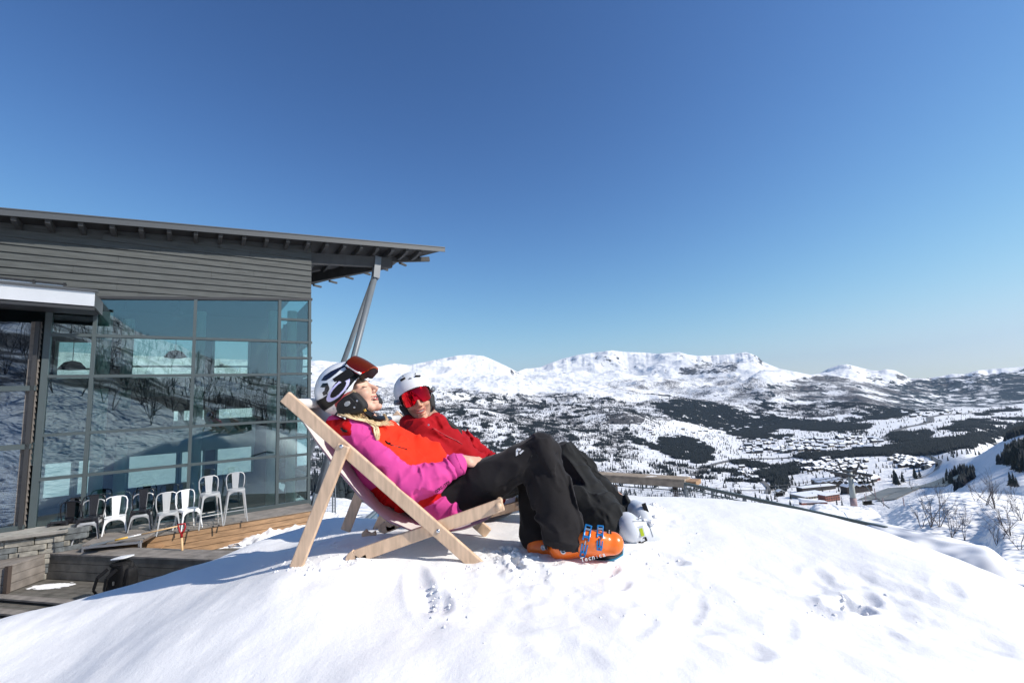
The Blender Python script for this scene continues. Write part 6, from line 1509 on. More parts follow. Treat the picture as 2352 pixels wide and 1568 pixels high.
# hood and collar
jk.c(PX(768, 975, 2.34), PX(812, 988, 2.24), .036, .048, .03, (.007, 14, 8, 7)); jk.c(PX(812, 988, 2.24), PX(868, 990, 2.26), .048, .034, .03, (.007, 14, 8, 8)); jk.c(PX(768, 975, 2.34), PX(790, 985, 2.5), .036, .05, .03); jk.c(PX(868, 990, 2.26), PX(896, 980, 2.42), .032, .026, .03)
jk.c(PX(896, 980, 2.42), PX(870, 975, 2.55), .028, .03, .03)
sl.c(sh_n+np.array([-.005, 0, 0]), el_n, .082, .068, .04, (.011, 9, 5, 9)); sl.c(el_n, PX(998, 1096, 2.22), .068, .062, .03, (.011, 15, 6, 10)); sl.c(PX(998, 1096, 2.22), PX(1050, 1066, 2.27), .060, .048, .03, (.007, 13, 7, 11))
sl.c(sh_f, el_f, .082, .068, .04, (.010, 15, 5, 12)); sl.c(el_f, wr_f, .068, .048, .02, (.010, 20, 5, 13))
al = Fld(); al.p = jk.p+sl.p
jk0 = Fld(); jk0.p = [q[:6]+(None,) for q in jk.p]; sl0 = Fld(); sl0.p = [q[:6]+(None,) for q in sl.p]
def bil(P, pts):
    """side of a polyline drawn on the garment, measured in the side view plane"""
    x, y = proj(P); return x, y
def col_w(P):
    dj = jk0(P.astype(np.float32)); ds = sl0(P.astype(np.float32)); x, y = proj(P)
    bx_ = [850, 864, 882, 911, 940, 962, 1000, 1060]; by_ = [985, 1008, 1038, 1068, 1100, 1122, 1118, 1096]
    red = (y < np.interp(x, bx_, by_)) & (x > 853)
    out = np.zeros(len(P), int)                      # 0 pink
    out[red & (dj < ds)] = 1
    hood = poly_mask(x, y, [(745, 966), (800, 960), (807, 975), (806, 999), (782, 1001), (748, 985)]) & (P[:, 1] < 2.5); out[hood] = 2
    low = poly_mask(x, y, [(842, 1132), (872, 1112), (905, 1128), (960, 1168), (965, 1200), (900, 1210), (846, 1160)]) & (dj < ds+.01); out[low] = 2
    hem = poly_mask(x, y, [(940, 1158), (990, 1140), (1012, 1128), (1018, 1138), (990, 1158), (960, 1172)]) & (dj < ds); out[hem] = 2
    out[(P[:, 1] > 2.47) & (x > 868) & (dj < ds)] = 1
    return out
jo = grow('jacket', al, [M['pink'], M['coral'], M['deepred']], wm, .005, col_w)
mb = MB()
cu = vn(wr_n-el_n); mb.lathe([(.052, -.030), (.056, -.026), (.057, .006), (.054, .010), (.050, .006)], PX(1050, 1066, 2.27), cu, 22); mb.build('cuff', M['pink'], wm, smooth=True)
mb = MB(); mb.lathe([(.047, .0), (.0475, .012), (.040, .014)], PX(1050, 1066, 2.27), cu, 20); mb.build('inner_cuff', M['black'], wm, smooth=True)
# zips, pulls
def seam(name, pts, r, m, par): mb = MB(); mb.tube(pts, r, 6); return mb.build(name, m, par, smooth=True)
def snap(fld, P, tgt=None, off=.001):
    """push a point towards the camera until it lies on the garment"""
    P = np.asarray(P, float); v = vn(P); t0 = np.linalg.norm(P)-.35; t = t0+np.linspace(0, .45, 70); d = fld((v[None]*t[:, None]).astype(np.float32)); k = np.where(d < off)[0]
    if not len(k): return P
    k = max(k[0], 1); a, b = d[k-1]-off, d[k]-off; return v*(t[k-1]+(t[k]-t[k-1])*(a/(a-b) if a != b else 0))
seam('chest_zip', [snap(al, PX(x, y, 2.4)) for x, y in ((888, 1017), (900, 1022), (918, 1027), (935, 1032))], .0035, M['black'], wm)
seam('zip_pull', [snap(al, PX(x, y, 2.4)) for x, y in ((885, 1012), (890, 1017), (897, 1017))], .004, M['black'], wm)
seam('hood_toggle', [snap(al, PX(x, y, 2.3)) for x, y in ((784, 983), (789, 989), (797, 990))], .006, M['black'], wm)
def text_on(name, body, pos, right, up, size, m, par, ext=.0006, shear=0):
    cu_ = bpy.data.curves.new('t', 'FONT'); cu_.body = body; cu_.size = size; cu_.extrude = ext; cu_.align_x = 'CENTER'; cu_.align_y = 'CENTER'; cu_.shear = shear; cu_.offset = size*.018
    t = bpy.data.objects.new('t', cu_); COL.objects.link(t); bpy.context.view_layer.update()
    me = bpy.data.meshes.new_from_object(t.evaluated_get(bpy.context.evaluated_depsgraph_get())); bpy.data.objects.remove(t)
    o = bpy.data.objects.new(name, me); COL.objects.link(o); me.materials.clear(); me.materials.append(m)
    r_ = vn(right); u_ = vn(np.asarray(up)-r_*np.dot(up, r_)); n_ = np.cross(r_, u_)
    Mx = Matrix([[r_[i], u_[i], n_[i], pos[i]] for i in range(3)]+[[0, 0, 0, 1]])
    me.transform(Mx); return place(o, par)
def text_wrap(name, body, xy0, xy1, size, m, par, fld, Y, off=-.001):
    """lettering laid glyph by glyph on the cloth along a line"""
    n = len(body); P0 = snap(fld, PX(*xy0, Y)); P1 = snap(fld, PX(*xy1, Y)); v = vn((P0+P1)/2); rr = vn(PX(*xy1, Y)-PX(*xy0, Y)); rr = vn(rr*.8+vn(P1-P0)*.2); up = np.cross(v, rr)*-1; mid = (P0+P1)/2
    for i, chh in enumerate(body):
        t = (i+.5)/n; p = snap(fld, PX(xy0[0]+(xy1[0]-xy0[0])*t, xy0[1]+(xy1[1]-xy0[1])*t, Y)); text_on('lettering', chh, p-v*.008, rr, up, size, m, par)
text_wrap('lettering', 'GORE-TEX', (1000, 1130), (1033, 1106), .0175, M['black'], wm, al, 2.2)
# trousers
tr = Fld(); rT = (.007, 9, 5, 21)
tr.c(PX(1022, 1146, 2.36), PX(1123, 1102, 2.33), .092, .102, .05, (.004, 3, 7, 20)); tr.c(PX(1123, 1102, 2.33), kn, .102, .086, .04, (.008, 4, 8, 21))
tr.c(kn+np.array([.004, 0, -.005]), PX(1262, 1120, 2.26), .088, .096, .03, (.011, 5, 9, 22)); tr.c(PX(1262, 1120, 2.26), PX(1290, 1205, 2.21), .094, .098, .03, (.011, 6, 9, 23)); tr.c(PX(1290, 1205, 2.21), PX(1293, 1232, 2.20), .100, .098, .02, (.006, 12, 7, 24))
tr.c(PX(1026, 1144, 2.47), kf, .092, .088, .04, (.005, 4, 8, 25)); tr.c(kf, PX(1232, 1150, 2.42), .088, .086, .03, (.005, 4, 8, 26)); tr.c(PX(1232, 1150, 2.42), PX(1232, 1225, 2.36), .084, .088, .03, (.005, 5, 8, 27))
tr.c(PX(1022, 1146, 2.36), PX(1026, 1144, 2.47), .092, .092, .05)
def keep_hem(P):
    x, y = proj(P); return ~((P[:, 2] < hemz(P)))
def hemz(P):
    x, y = proj(P); z1 = PX(1290, 1250, 2.2)[2]; z2 = PX(1232, 1257, 2.36)[2]; return np.where(x > 1257, z1-(x-1290)*.0004, z2)
grow('trousers', tr, M['trous'], wm, .0062, keep=keep_hem)
seam('knee_seam', [snap(tr, PX(x, y, 2.3)) for x, y in ((1212, 1012), (1222, 1032), (1236, 1048))], .0016, M['black'], wm); seam('knee_seam', [snap(tr, PX(x, y, 2.3)) for x, y in ((1250, 1064), (1266, 1054), (1282, 1038))], .0016, M['black'], wm)
seam('thigh_seam', [snap(tr, PX(x, y, 2.3)) for x, y in ((1120, 1130), (1160, 1112), (1195, 1090), (1215, 1060), (1222, 1045))], .0018, M['black'], wm)
# small chevron print on the thigh
M['print'] = mat('white_print', (.62, .62, .63), .6)
for P4 in ([(1185, 1032), (1190, 1028), (1190, 1044), (1185, 1047)], [(1190, 1029), (1197, 1030), (1195, 1035), (1189, 1034)], [(1192, 1040), (1200, 1033), (1204, 1034), (1195, 1043)]):
    Q = [snap(tr, PX(x, y, 2.3))-vn(PX(x, y, 2.3))*.004 for x, y in P4]; nn = vn(Q[0])*.001
    mb = MB(); mb.add(Q+[q+nn for q in Q], [(0, 1, 2, 3), (7, 6, 5, 4), (0, 4, 5, 1), (1, 5, 6, 2), (2, 6, 7, 3), (3, 7, 4, 0)]); mb.build('trouser_print', M['print'], wm)
# hair
rg = random.Random(11); mb = MB()
def onj(x, y, lift): p = snap(al, PX(x, y, 2.35)); return p-vn(p)*lift
hk_ = [onj(*q, 0) for q in ((800, 958), (815, 962), (830, 966), (845, 972), (858, 980), (866, 992), (868, 1006))]
hmi = []
def jj(x, y, l): return onj(x, y, l)
for i in range(240):
    down = rg.random() < .62; l = rg.uniform(.003, .020); t = rg.random()
    pts = [PX(776+50*t, 946+rg.uniform(-2, 8), 2.28+rg.uniform(-.02, .05)), jj(812+20*t+rg.uniform(-3, 3), 958+rg.uniform(-4, 5), l+.006), jj(838+10*t, 964+rg.uniform(-5, 5), l+.004), jj(854+rg.uniform(-4, 6), 971+rg.uniform(-6, 5), l)]
    if down:
        e = rg.uniform(-5, 6); pts += [jj(863+e, 984+rg.uniform(-4, 4), l*.7), jj(866+e*.9+rg.uniform(-2, 2), 996+rg.uniform(-4, 6), l*.5+.002)]
        if rg.random() < .5: pts.append(jj(867+e*.7, 1008+rg.uniform(-3, 3), .002))
    else: pts += [jj(870+rg.uniform(-4, 6), 974+rg.uniform(-6, 4), l), PX(886+rg.uniform(-6, 20), 972+rg.uniform(-7, 6), 2.26+rg.uniform(-.02, .03))]
    P5 = np.array(pts); tt = np.linspace(0, len(P5)-1, 14); pts = np.stack([pch(tt, range(len(P5)), P5[:, k]) for k in range(3)], 1); mb.tube(list(pts), [.0026]*9+[.0023, .0018, .0013, .0009, .0004], 4, mi=rg.choice([0, 0, 1, 2]), cap=False)
for i in range(26):
    a = PX(812+rg.uniform(-3, 3), 896+i*.6, 2.262); mb.tube([a, PX(820+rg.uniform(-2, 4), 915+i*.5, 2.262), PX(828+rg.uniform(-3, 6), 935+i*.5, 2.27)], [.0016, .0014, .0008], 4)
for i in range(14): mb.tube([PX(882+rg.uniform(-3, 3), 950, 2.34), PX(888+rg.uniform(-3, 4), 962, 2.33), PX(886+rg.uniform(-5, 5), 978, 2.32)], [.0016, .0013, .0006], 4)
mb.build('hair', [M['hair'], M['hair_light'], M['hair_dark']], wm, smooth=True)
# helmet
K = 2.36/FOC      # metres per photo pixel at the head
def edgeU(F):
    return np.interp(F, [-75, -61.5, -40, -21.7, -8, 2.9, 13, 22, 33.7, 61, 80], [2, -47, -36, -17, -12, -10, -6, 4, 11, 3, 3])
hf = Fld(); hf.e(HW(-.008, 0, .008), (.152, .122, .137), HW.A)
def hk(P):
    L = HW.loc(P)/K; x, y = proj(P); dx = x-795; dy = y-894; Fp = dx*.9-dy*.43; Up = -dx*.43-dy*.9
    return np.where(L[:, 1] > 12, Up > edgeU(Fp), L[:, 2] > edgeU(L[:, 0]))
def point_poly(F, U, poly): return poly_mask(F, U, poly)
def cp(L): return [(698.2+.1406*a, 784+.1406*b) for a, b in L]
def helm_col(P):
    x, y = proj(P); L = HW.loc(P)/K; out = np.zeros(len(P), int); near = L[:, 1] > 8
    top = poly_mask(x, y, cp([(275, 640), (330, 560), (430, 490), (600, 410), (745, 360), (745, 385), (620, 440), (530, 520), (440, 590), (360, 640)])); out[top] = 3
    m1 = poly_mask(x, y, cp([(262, 750), (300, 685), (388, 678), (405, 730), (420, 770), (388, 830), (382, 860), (320, 890), (296, 835), (332, 800), (345, 750)])) & near; out[m1] = 4
    rd = poly_mask(x, y, cp([(790, 800), (700, 835), (620, 885), (540, 970), (500, 1000), (500, 1040), (550, 1120), (590, 1100), (570, 1010), (620, 950), (700, 885), (800, 840)])) & near; out[rd] = 5
    band = poly_mask(x, y, cp([(730, 380), (890, 590), (830, 640), (740, 745), (690, 810), (600, 935), (470, 1045), (345, 1130), (330, 1230), (190, 1140), (120, 1010), (300, 925), (400, 850), (480, 720), (560, 620), (700, 460)])); out[band] = 1
    dx = (x-698.2)/.1406-560; dy = (y-784)/.1406-785; al_ = dx*.69-dy*.724; ac = dx*.724+dy*.69
    out[((al_/262)**2+(ac/92)**2 < 1) & ((al_/178)**2+(ac/62)**2 > 1) & near] = 2
    return out
grow('helmet', hf, [M['helm'], M['black'], M['lilac'], M['navy'], M['blackgloss'], M['redtrim']], wm, .0024, helm_col, hk)
EPX = [(806, 903), (812, 899), (822, 908), (836, 923), (841, 934), (832, 949), (815, 952), (790, 952), (777, 950), (773, 938), (776, 925), (788, 912)]
def onplane(x, y, sd):
    v = ray(x, y); t = (np.dot(HW.c, HW.s)+sd)/np.dot(v, HW.s); q = HW.loc(v*t); return float(q[0]), float(q[2])
E2 = [onplane(x, y, .100) for x, y in EPX]
_ar = sum(a[0]*b[1]-b[0]*a[1] for a, b in zip(E2, E2[1:]+E2[:1])); E2 = E2 if _ar > 0 else E2[::-1]
for sd_ in (1, -1):
    mb = MB(); mb.prism(E2[::-1] if sd_ > 0 else E2, HW.c, HW.f, HW.u, HW.s*sd_, .060, .114); smooth_by_angle(mb.build('ear_pad', M['pad'], wm, bevel=.012, seg=3), 60)
mb = MB(); ec = np.array(onplane(800, 927, .114)); e2c = np.mean(E2, 0); E3 = [tuple(ec+(np.array(q)-e2c)*.55) for q in E2[::-1]]; mb.prism(E3, HW.c, HW.f, HW.u, HW.s, .110, .1175); mb.build('ear_cover', M['pad'], wm, bevel=.004)
mb = MB(); 
for k in range(6): mb.box(HW(ec[0]-.016+k*.0055, .1185, ec[1]+.002), (.0011, .0015, .011*math.sqrt(max(.1, 1-((k-2.5)/3)**2))), A_(HW))
mb.build('speaker_grille', M['helm2'], wm)
mb = MB(); mb.tube([PX(832, 930, 2.27), PX(842, 946, 2.275), PX(853, 958, 2.29), PX(866, 963, 2.32), PX(878, 962, 2.36), PX(884, 955, 2.42)], [.015, .014, .015, .013, .012, .012], 10); mb.build('chin_strap', M['black'], wm, smooth=True)
mb = MB(); mb.box(PX(848, 948, 2.262), (.012, .008, .024), (vn(HW.f+HW.u*.6), HW.s, vn(HW.u-HW.f*.6))); mb.build('strap_buckle', M['blackgloss'], wm, bevel=.003)
mb = MB(); mb.box(PX(838.5, 942, 2.245), (.0045, .003, .006), A_(HW)); mb.build('yellow_tab', M['yellow'], wm)
for a, b in (onplane(821, 920, .114), onplane(815, 935, .114), onplane(767, 938, .11), onplane(797, 896, .11)):
    mb = MB(); mb.lathe([(.005, 0), (.005, .003), (.002, .004)], HW(a, .116, b), HW.s, 10); mb.build('rivet', M['steel'] if b < 0 else M['black'], wm)
mb = MB(); mb.lathe([(.062, -.02), (.068, 0), (.064, .025)], PX(868, 968, 2.41), vn([.35, 0, 1]), 20); mb.build('neck_gaiter', M['pad'], wm, smooth=True)
# goggles pushed up on the helmet
def goggles(H, cf, cu, tilt, w, hgt, par, lens, frame, R0=.125, th=.030, nose=False, name='goggles'):
    n_ = vn(H.f*math.cos(tilt)+H.u*math.sin(tilt)); t_ = vn(-H.f*math.sin(tilt)+H.u*math.cos(tilt)); c = H(cf, 0, cu)
    def part(name, amin, amax, m, ws, hs, nseg=40):
        V = []; F = []; mb = MB(); us = np.linspace(-1, 1, nseg); vs = np.linspace(-1, 1, 18); grid = []
        for layer, a in enumerate((amin, amax)):
            g = []
            for u_ in us:
                row = []
                for v_ in vs:
                    q = (abs(u_)**4+abs(v_)**4)**.25; k = max(abs(u_), abs(v_)); sc_ = k/q if q > 0 else 1
                    x = u_*ws*sc_; y = v_*hs*sc_
                    if nose and y < 0: y *= 1-.55*math.exp(-(x/.022)**2)*abs(y/hs)
                    if name.startswith('lens'): bulge = (1-(x/ws)**2*.0-(y/hs)**2*.45)*.010*(layer)
                    else: bulge = 0
                    ang = x/R0; row.append(c+H.s*(R0+a)*math.sin(ang)+n_*((R0+a)*math.cos(ang)-R0+bulge)+t_*y)
                g.append(row)
            grid.append(g)
        nu, nv = nseg, 18; V = [p for g in grid for r_ in g for p in r_]; id_ = lambda l, i, j: l*nu*nv+i*nv+j; F = []
        for i in range(nu-1):
            for j in range(nv-1): F.append((id_(1, i, j), id_(1, i+1, j), id_(1, i+1, j+1), id_(1, i, j+1))); F.append((id_(0, i, j+1), id_(0, i+1, j+1), id_(0, i+1, j), id_(0, i, j)))
        for i in range(nu-1):
            for j, s in ((0, 0), (nv-1, 1)): q = (id_(0, i, j), id_(0, i+1, j), id_(1, i+1, j), id_(1, i, j)); F.append(q if s == 0 else q[::-1])
        for j in range(nv-1):
            for i, s in ((0, 1), (nu-1, 0)): q = (id_(0, i, j), id_(0, i, j+1), id_(1, i, j+1), id_(1, i, j)); F.append(q[::-1] if s else q)
        o = link_mesh(name, V, F, m, par); return smooth_by_angle(o, 50)
    g0 = part('goggle_frame', -th, .002, frame, w*1.03, hgt*1.05); part('lens', .0025, .006, lens, w*.97, hgt*.96); return n_, t_, c
gn, gt, gc = goggles(HW, .152, .072, R(33), .104, .062, wm, M['lens1'], M['black'], R0=.105, th=.042)
mb = MB(); mb.tube([gc+HW.s*.085-gn*.035+gt*t for t in (-.045, -.02, .02, .045)], .0065, 8); mb.build('frame_outrigger', M['helm'], wm, smooth=True)
mb = MB(); mb.bar(gc+HW.s*.095-gn*.045, HW(.02, .112, .035), .045, .010, HW.s); mb.build('strap_end', M['black'], wm, bevel=.002)
# =============================== ski boots
M['orange'] = mat('orange_shell', (.85, .16, .008), .28, Coat_Weight=.3, noise=(5, .12)); M['bluemetal'] = mat('blue_buckle', (.015, .20, .50), .3, .4); M['bluerub'] = mat('blue_sole', (.01, .25, .42), .5); M['bootwhite'] = mat('white_shell', (.62, .64, .68), .3); M['lime'] = mat('lime_insert', (.45, .55, .01), .5)
def boot(par, ankle, toe, up, sidev, sc, shell, name='ski_boot', cuffdir=None):
    """shell: heel-toe along d, sole normal -up; returns frame function"""
    d = vn(np.asarray(toe)-ankle); u = vn(np.asarray(up)-d*np.dot(up, d)); s = np.cross(d, u); s = s if np.dot(s, sidev) > 0 else -s; A = np.array([d, s, u])
    L = lambda a, b, c: np.asarray(ankle)+(d*a+s*b+u*c)*sc
    f = Fld(); f.c(L(-.06, 0, -.02), L(.12, 0, -.028), .050*sc, .046*sc, .03); f.c(L(.12, 0, -.028), L(.175, 0, -.036), .047*sc, .038*sc, .03); f.e(L(.06, 0, .01), (.09*sc, .048*sc, .05*sc), A, .03); f.c(L(-.06, 0, .0), cuffdir if cuffdir is not None else L(-.05, 0, .14), .056*sc, .062*sc, .04)
    f.e(L(.172, 0, -.035), (.045*sc, .050*sc, .034*sc), A, .02)
    grow(name+'_shell', f, shell, par, .0045)
    return L, (d, s, u), f
# near orange boot lies on its outer edge, upper facing the camera
bootp = wm
L1, ax1, bf1 = boot(wm, PX(1318, 1249, 2.18), PX(1428, 1236, 2.13), (-.05, -.62, .55), (0, -.3, -1), 1.0, M['orange'], cuffdir=PX(1290, 1225, 2.2))
L2, ax2, bf2 = boot(wm, PX(1262, 1258, 2.28), PX(1330, 1262, 2.22), (-.1, -.35, .9), (0, -1, 0), .92, M['orange'], cuffdir=PX(1236, 1235, 2.34))
def sole(par, L, ax, sc, m1, m2):
    d, s, u = ax; mb = MB(); P = [(-.11, -.035), (-.11, .035), (-.04, .042), (.06, .04), (.12, .05), (.17, .046), (.205, .03), (.212, 0), (.205, -.03), (.17, -.046), (.12, -.05), (.06, -.04), (-.04, -.042)]
    mb.prism([(a*sc, b*sc) for a, b in P][::-1], L(0, 0, 0), d, s, u, -.088*sc, -.060*sc); mb.build('sole', m1, par, bevel=.004)
    mb = MB(); mb.prism([(a*1.0*sc, b*1.03*sc) for a, b in P][::-1], L(0, 0, 0), d, s, u, -.100*sc, -.0885*sc); mb.build('sole_tread', m2, par, bevel=.003)
sole(wm, L1, ax1, 1.0, M['black'], M['bluerub'])
def buckle(par, fld, A, B, w, m):
    """ladder and lever laid over the shell from A to B (photo points with depth)"""
    n = 9; pts = [snap(fld, A+(B-A)*t)-vn(A)*.004 for t in np.linspace(0, 1, n)]; sd = vn(np.cross(pts[-1]-pts[0], vn(A)))
    mb = MB()
    for k in (-1, 1):
        for p, q in zip(pts[:4], pts[1:5]): mb.bar(p+sd*k*w*.42, q+sd*k*w*.42, w*.22, .006, vn(A))
    mb.bar(pts[0]-sd*w*.5, pts[0]+sd*w*.5, .007, .008, vn(A)); mb.bar(pts[3]-sd*w*.5, pts[3]+sd*w*.5, .010, .007, vn(A)); mb.build('buckle_frame', m, par, bevel=.001)
    mb = MB(); mb.bar(pts[4], pts[5], .004, .005, vn(A)); mb.bar(pts[1]-sd*w*.4-vn(A)*.003, pts[1]+sd*w*.4-vn(A)*.003, .008, .005, vn(A)); mb.build('buckle_wire', M['steel'], par)
    mb = MB(); 
    for k in (-1, 1): mb.bar(pts[5]+sd*k*w*.40, pts[7]+sd*k*w*.36, w*.2, .006, vn(A))
    mb.bar(pts[5], pts[7], w*.2, .008, vn(A)); mb.bar(pts[7]-sd*w*.48, pts[7]+sd*w*.48, .009, .006, vn(A)); mb.bar(pts[7]+sd*w*.30, pts[8]+sd*w*.25, w*.25, .006, vn(A)); mb.bar(pts[7]-sd*w*.30, pts[8]-sd*w*.35, w*.25, .006, vn(A)); mb.bar(pts[8]-sd*w*.45, pts[8]+sd*w*.35, .006, .006, vn(A)); mb.build('buckle_lever', m, par, bevel=.001)
buckle(wm, bf1, PX(1352, 1206, 2.16), PX(1338, 1277, 2.10), .030, M['bluemetal']); buckle(wm, bf1, PX(1379, 1207, 2.15), PX(1377, 1262, 2.10), .028, M['bluemetal'])
for x, y, fl in ((1293.5, 1265, bf1), (1248, 1257, bf2)):
    p = snap(fl, PX(x, y, 2.2)); mb = MB(); mb.lathe([(.013, 0), (.013, .004), (.010, .006), (.006, .0062), (.005, .0045), (.001, .0045)], p+vn(p)*.001, -vn(p), 18); mb.build('pivot_bolt', M['steel'], wm, smooth=True)
text_wrap('lettering', 'Tecnica', (1334, 1286), (1391, 1272), .026, M['print'], wm, bf1, 2.12)
p = snap(bf1, PX(1399, 1224, 2.12)); mb = MB(); mb.box(p-vn(p)*.001, (.011, .002, .019), (vn([1, 0, -.1]), vn(p), UZ)); mb.build('boot_label', M['black'], wm, bevel=.001)
text_on('lettering', 'Tecnica', p-vn(p)*.0035, vn([.12, 0, 1]), (-1, 0, .1), .0095, M['print'], wm)
seam('drawcord', [PX(1268, 1239, 2.14)+np.array([.012*math.cos(a), 0, .007*math.sin(a)+.006*math.cos(a)]) for a in np.linspace(0, 6, 12)], .0012, M['print'], wm)
# =============================== man
mn = empty('person', tuple(PX(1060, 1080, 3.1)), 'smiling skier in a dark red jacket with mirrored red goggles in the farther deck chair', 'person')
HM = Frame(PX(951, 903, 3.06), (.26, -.94, -.03), (-.30, -.06, .95))
mneck = PX(985, 968, 3.12); mp = PX(1105, 1110, 3.12); msh_n = PX(962, 1008, 2.92); msh_f = PX(1040, 1000, 3.32); mel_n = PX(1030, 1090, 2.86); mwr_n = PX(1105, 1075, 2.82)
mel_f = PX(1100, 1050, 3.38); mwr_f = PX(1135, 1070, 3.05); mk = PX(1302, 1054, 3.02); ma = PX(1425, 1200, 2.62); mkf = PX(1322, 1066, 3.26); maf = PX(1458, 1176, 2.95); mhn = PX(1110, 1110, 3.02); mhf = PX(1112, 1108, 3.24)
f = Fld(); add_head(f, HM, mneck, 1.06, 1.35)
f.c(mneck, PX(1010, 1030, 3.12), .07, .13, .05); f.c(PX(1010, 1030, 3.12), mp, .13, .13, .05); f.c(mneck, msh_n, .06, .06, .04); f.c(mneck, msh_f, .06, .06, .04)
for a, b, c in ((msh_n, mel_n, mwr_n), (msh_f, mel_f, mwr_f)): f.c(a, b, .055, .042, .02); f.c(b, c, .042, .03, .02)
hand(f, mwr_f, np.array([.7, -.6, -.3]), np.array([.2, .1, .97]), 1.05, .5, 1); hand(f, mwr_n, np.array([.9, .3, -.2]), np.array([.1, -.2, .97]), 1.05, .5, -1)
for a, b, c in ((mhn, mk, ma), (mhf, mkf, maf)): f.c(a, b, .085, .055, .03); f.c(b, c, .045, .035, .02); f.c(c, c+np.array([.07, -.01, -.02]), .035, .025, .02)
def man_mi(P):
    L = HM.loc(P)/1.06; return ((L[:, 2] < -.088) & (L[:, 2] > -.2) & (L[:, 0] > .0) & (np.hypot(L[:, 0]-.12, L[:, 1]) > .03)).astype(int)
grow('body', f, [M['skin_m'], M['stubble']], mn, .0046, man_mi); face_bits(HM, mn, 1.06, False, None, 1.35)
mj = Fld()
mj.c(PX(990, 1000, 3.12), PX(1025, 1045, 3.12), .135, .165, .05, (.012, 9, 5, 31)); mj.c(PX(1025, 1045, 3.12), PX(1085, 1100, 3.12), .165, .15, .06, (.012, 9, 5, 32)); mj.c(PX(1085, 1100, 3.12), PX(1125, 1125, 3.12), .15, .13, .06, (.010, 10, 5, 33))
mj.c(PX(966, 1003, 2.95), mel_n, .098, .082, .05, (.017, 11, 6, 34)); mj.c(mel_n, mwr_n, .08, .058, .03, (.012, 16, 6, 35)); mj.c(PX(1030, 1002, 3.28), mel_f, .098, .080, .05, (.017, 11, 6, 36)); mj.c(mel_f, mwr_f, .078, .056, .03, (.012, 16, 6, 37))
# stand-up collar and hood roll
mj.c(PX(938, 972, 3.02), PX(975, 982, 2.96), .045, .05, .03, (.008, 14, 8, 38)); mj.c(PX(975, 982, 2.96), PX(1010, 968, 3.02), .048, .036, .03, (.008, 14, 8, 39)); mj.c(PX(938, 972, 3.02), PX(940, 985, 3.25), .045, .06, .04); mj.c(PX(1010, 968, 3.02), PX(1030, 985, 3.14), .032, .05, .03); mj.c(PX(998, 962, 3.08), PX(1008, 968, 3.20), .040, .055, .03); mj.c(PX(985, 966, 2.98), PX(1004, 958, 3.10), .026, .030, .02)
def keep_col(P): return np.ones(len(P), bool)
grow('jacket', mj, M['crimson'], mn, .0072)
seam('front_zip', [snap(mj, PX(x, y, 3.0))-np.array([0, .002, 0]) for x, y in ((995, 983), (1010, 992), (1030, 1003), (1050, 1012), (1062, 1020))], .003, M['redtrim'], mn)
fl_ = Fld(); fl_.c(PX(1028, 972, 3.08), PX(1052, 990, 3.10), .026, .022, .02); fl_.c(PX(1052, 990, 3.10), PX(1062, 1012, 3.08), .020, .012, .02); grow('collar_flap', fl_, M['pad'], mn, .006)
p = snap(mj, PX(984, 976, 3.0)); mb = MB(); mb.lathe([(.007, 0), (.007, .003), (.003, .004)], p, -vn(p), 12); mb.build('snap_button', M['steel'], mn)
text_wrap('lettering', 'ON', (1018, 1008+0), (1027, 1005), .030, M['redtrim'], mn, mj, 3.0) if False else None
mt = Fld()
mt.c(mhn, PX(1220, 1080, 3.02), .13, .115, .05, (.006, 4, 8, 41)); mt.c(PX(1220, 1080, 3.02), mk, .112, .092, .04, (.007, 4, 8, 42)); mt.c(mk, PX(1357, 1131, 2.84), .090, .088, .04, (.014, 5, 9, 43)); mt.c(PX(1357, 1131, 2.84), PX(1398, 1192, 2.66), .088, .094, .03, (.014, 6, 9, 44))
mt.c(PX(1385, 1190, 2.66), PX(1400, 1214, 2.60), .088, .078, .04, (.008, 6, 9, 49)); mt.c(PX(1330, 1150, 2.74), PX(1375, 1210, 2.64), .08, .085, .05, (.008, 6, 9, 50))
mt.c(mhf, mkf, .13, .094, .05, (.007, 4, 8, 45)); mt.c(mkf, PX(1389, 1129, 3.10), .084, .074, .04, (.014, 5, 9, 46)); mt.c(PX(1389, 1129, 3.10), PX(1442, 1178, 2.96), .074, .066, .03, (.012, 6, 9, 47))
def mhem(P):
    x, y = proj(P); near = P[:, 1] < 2.84; return ~(near & (x > 1437+(y-1190)*.02)) & ~(~near & (x > 1460-(y-1170)*.35))
grow('trousers', mt, M['trous2'], mn, .0070, keep=mhem)
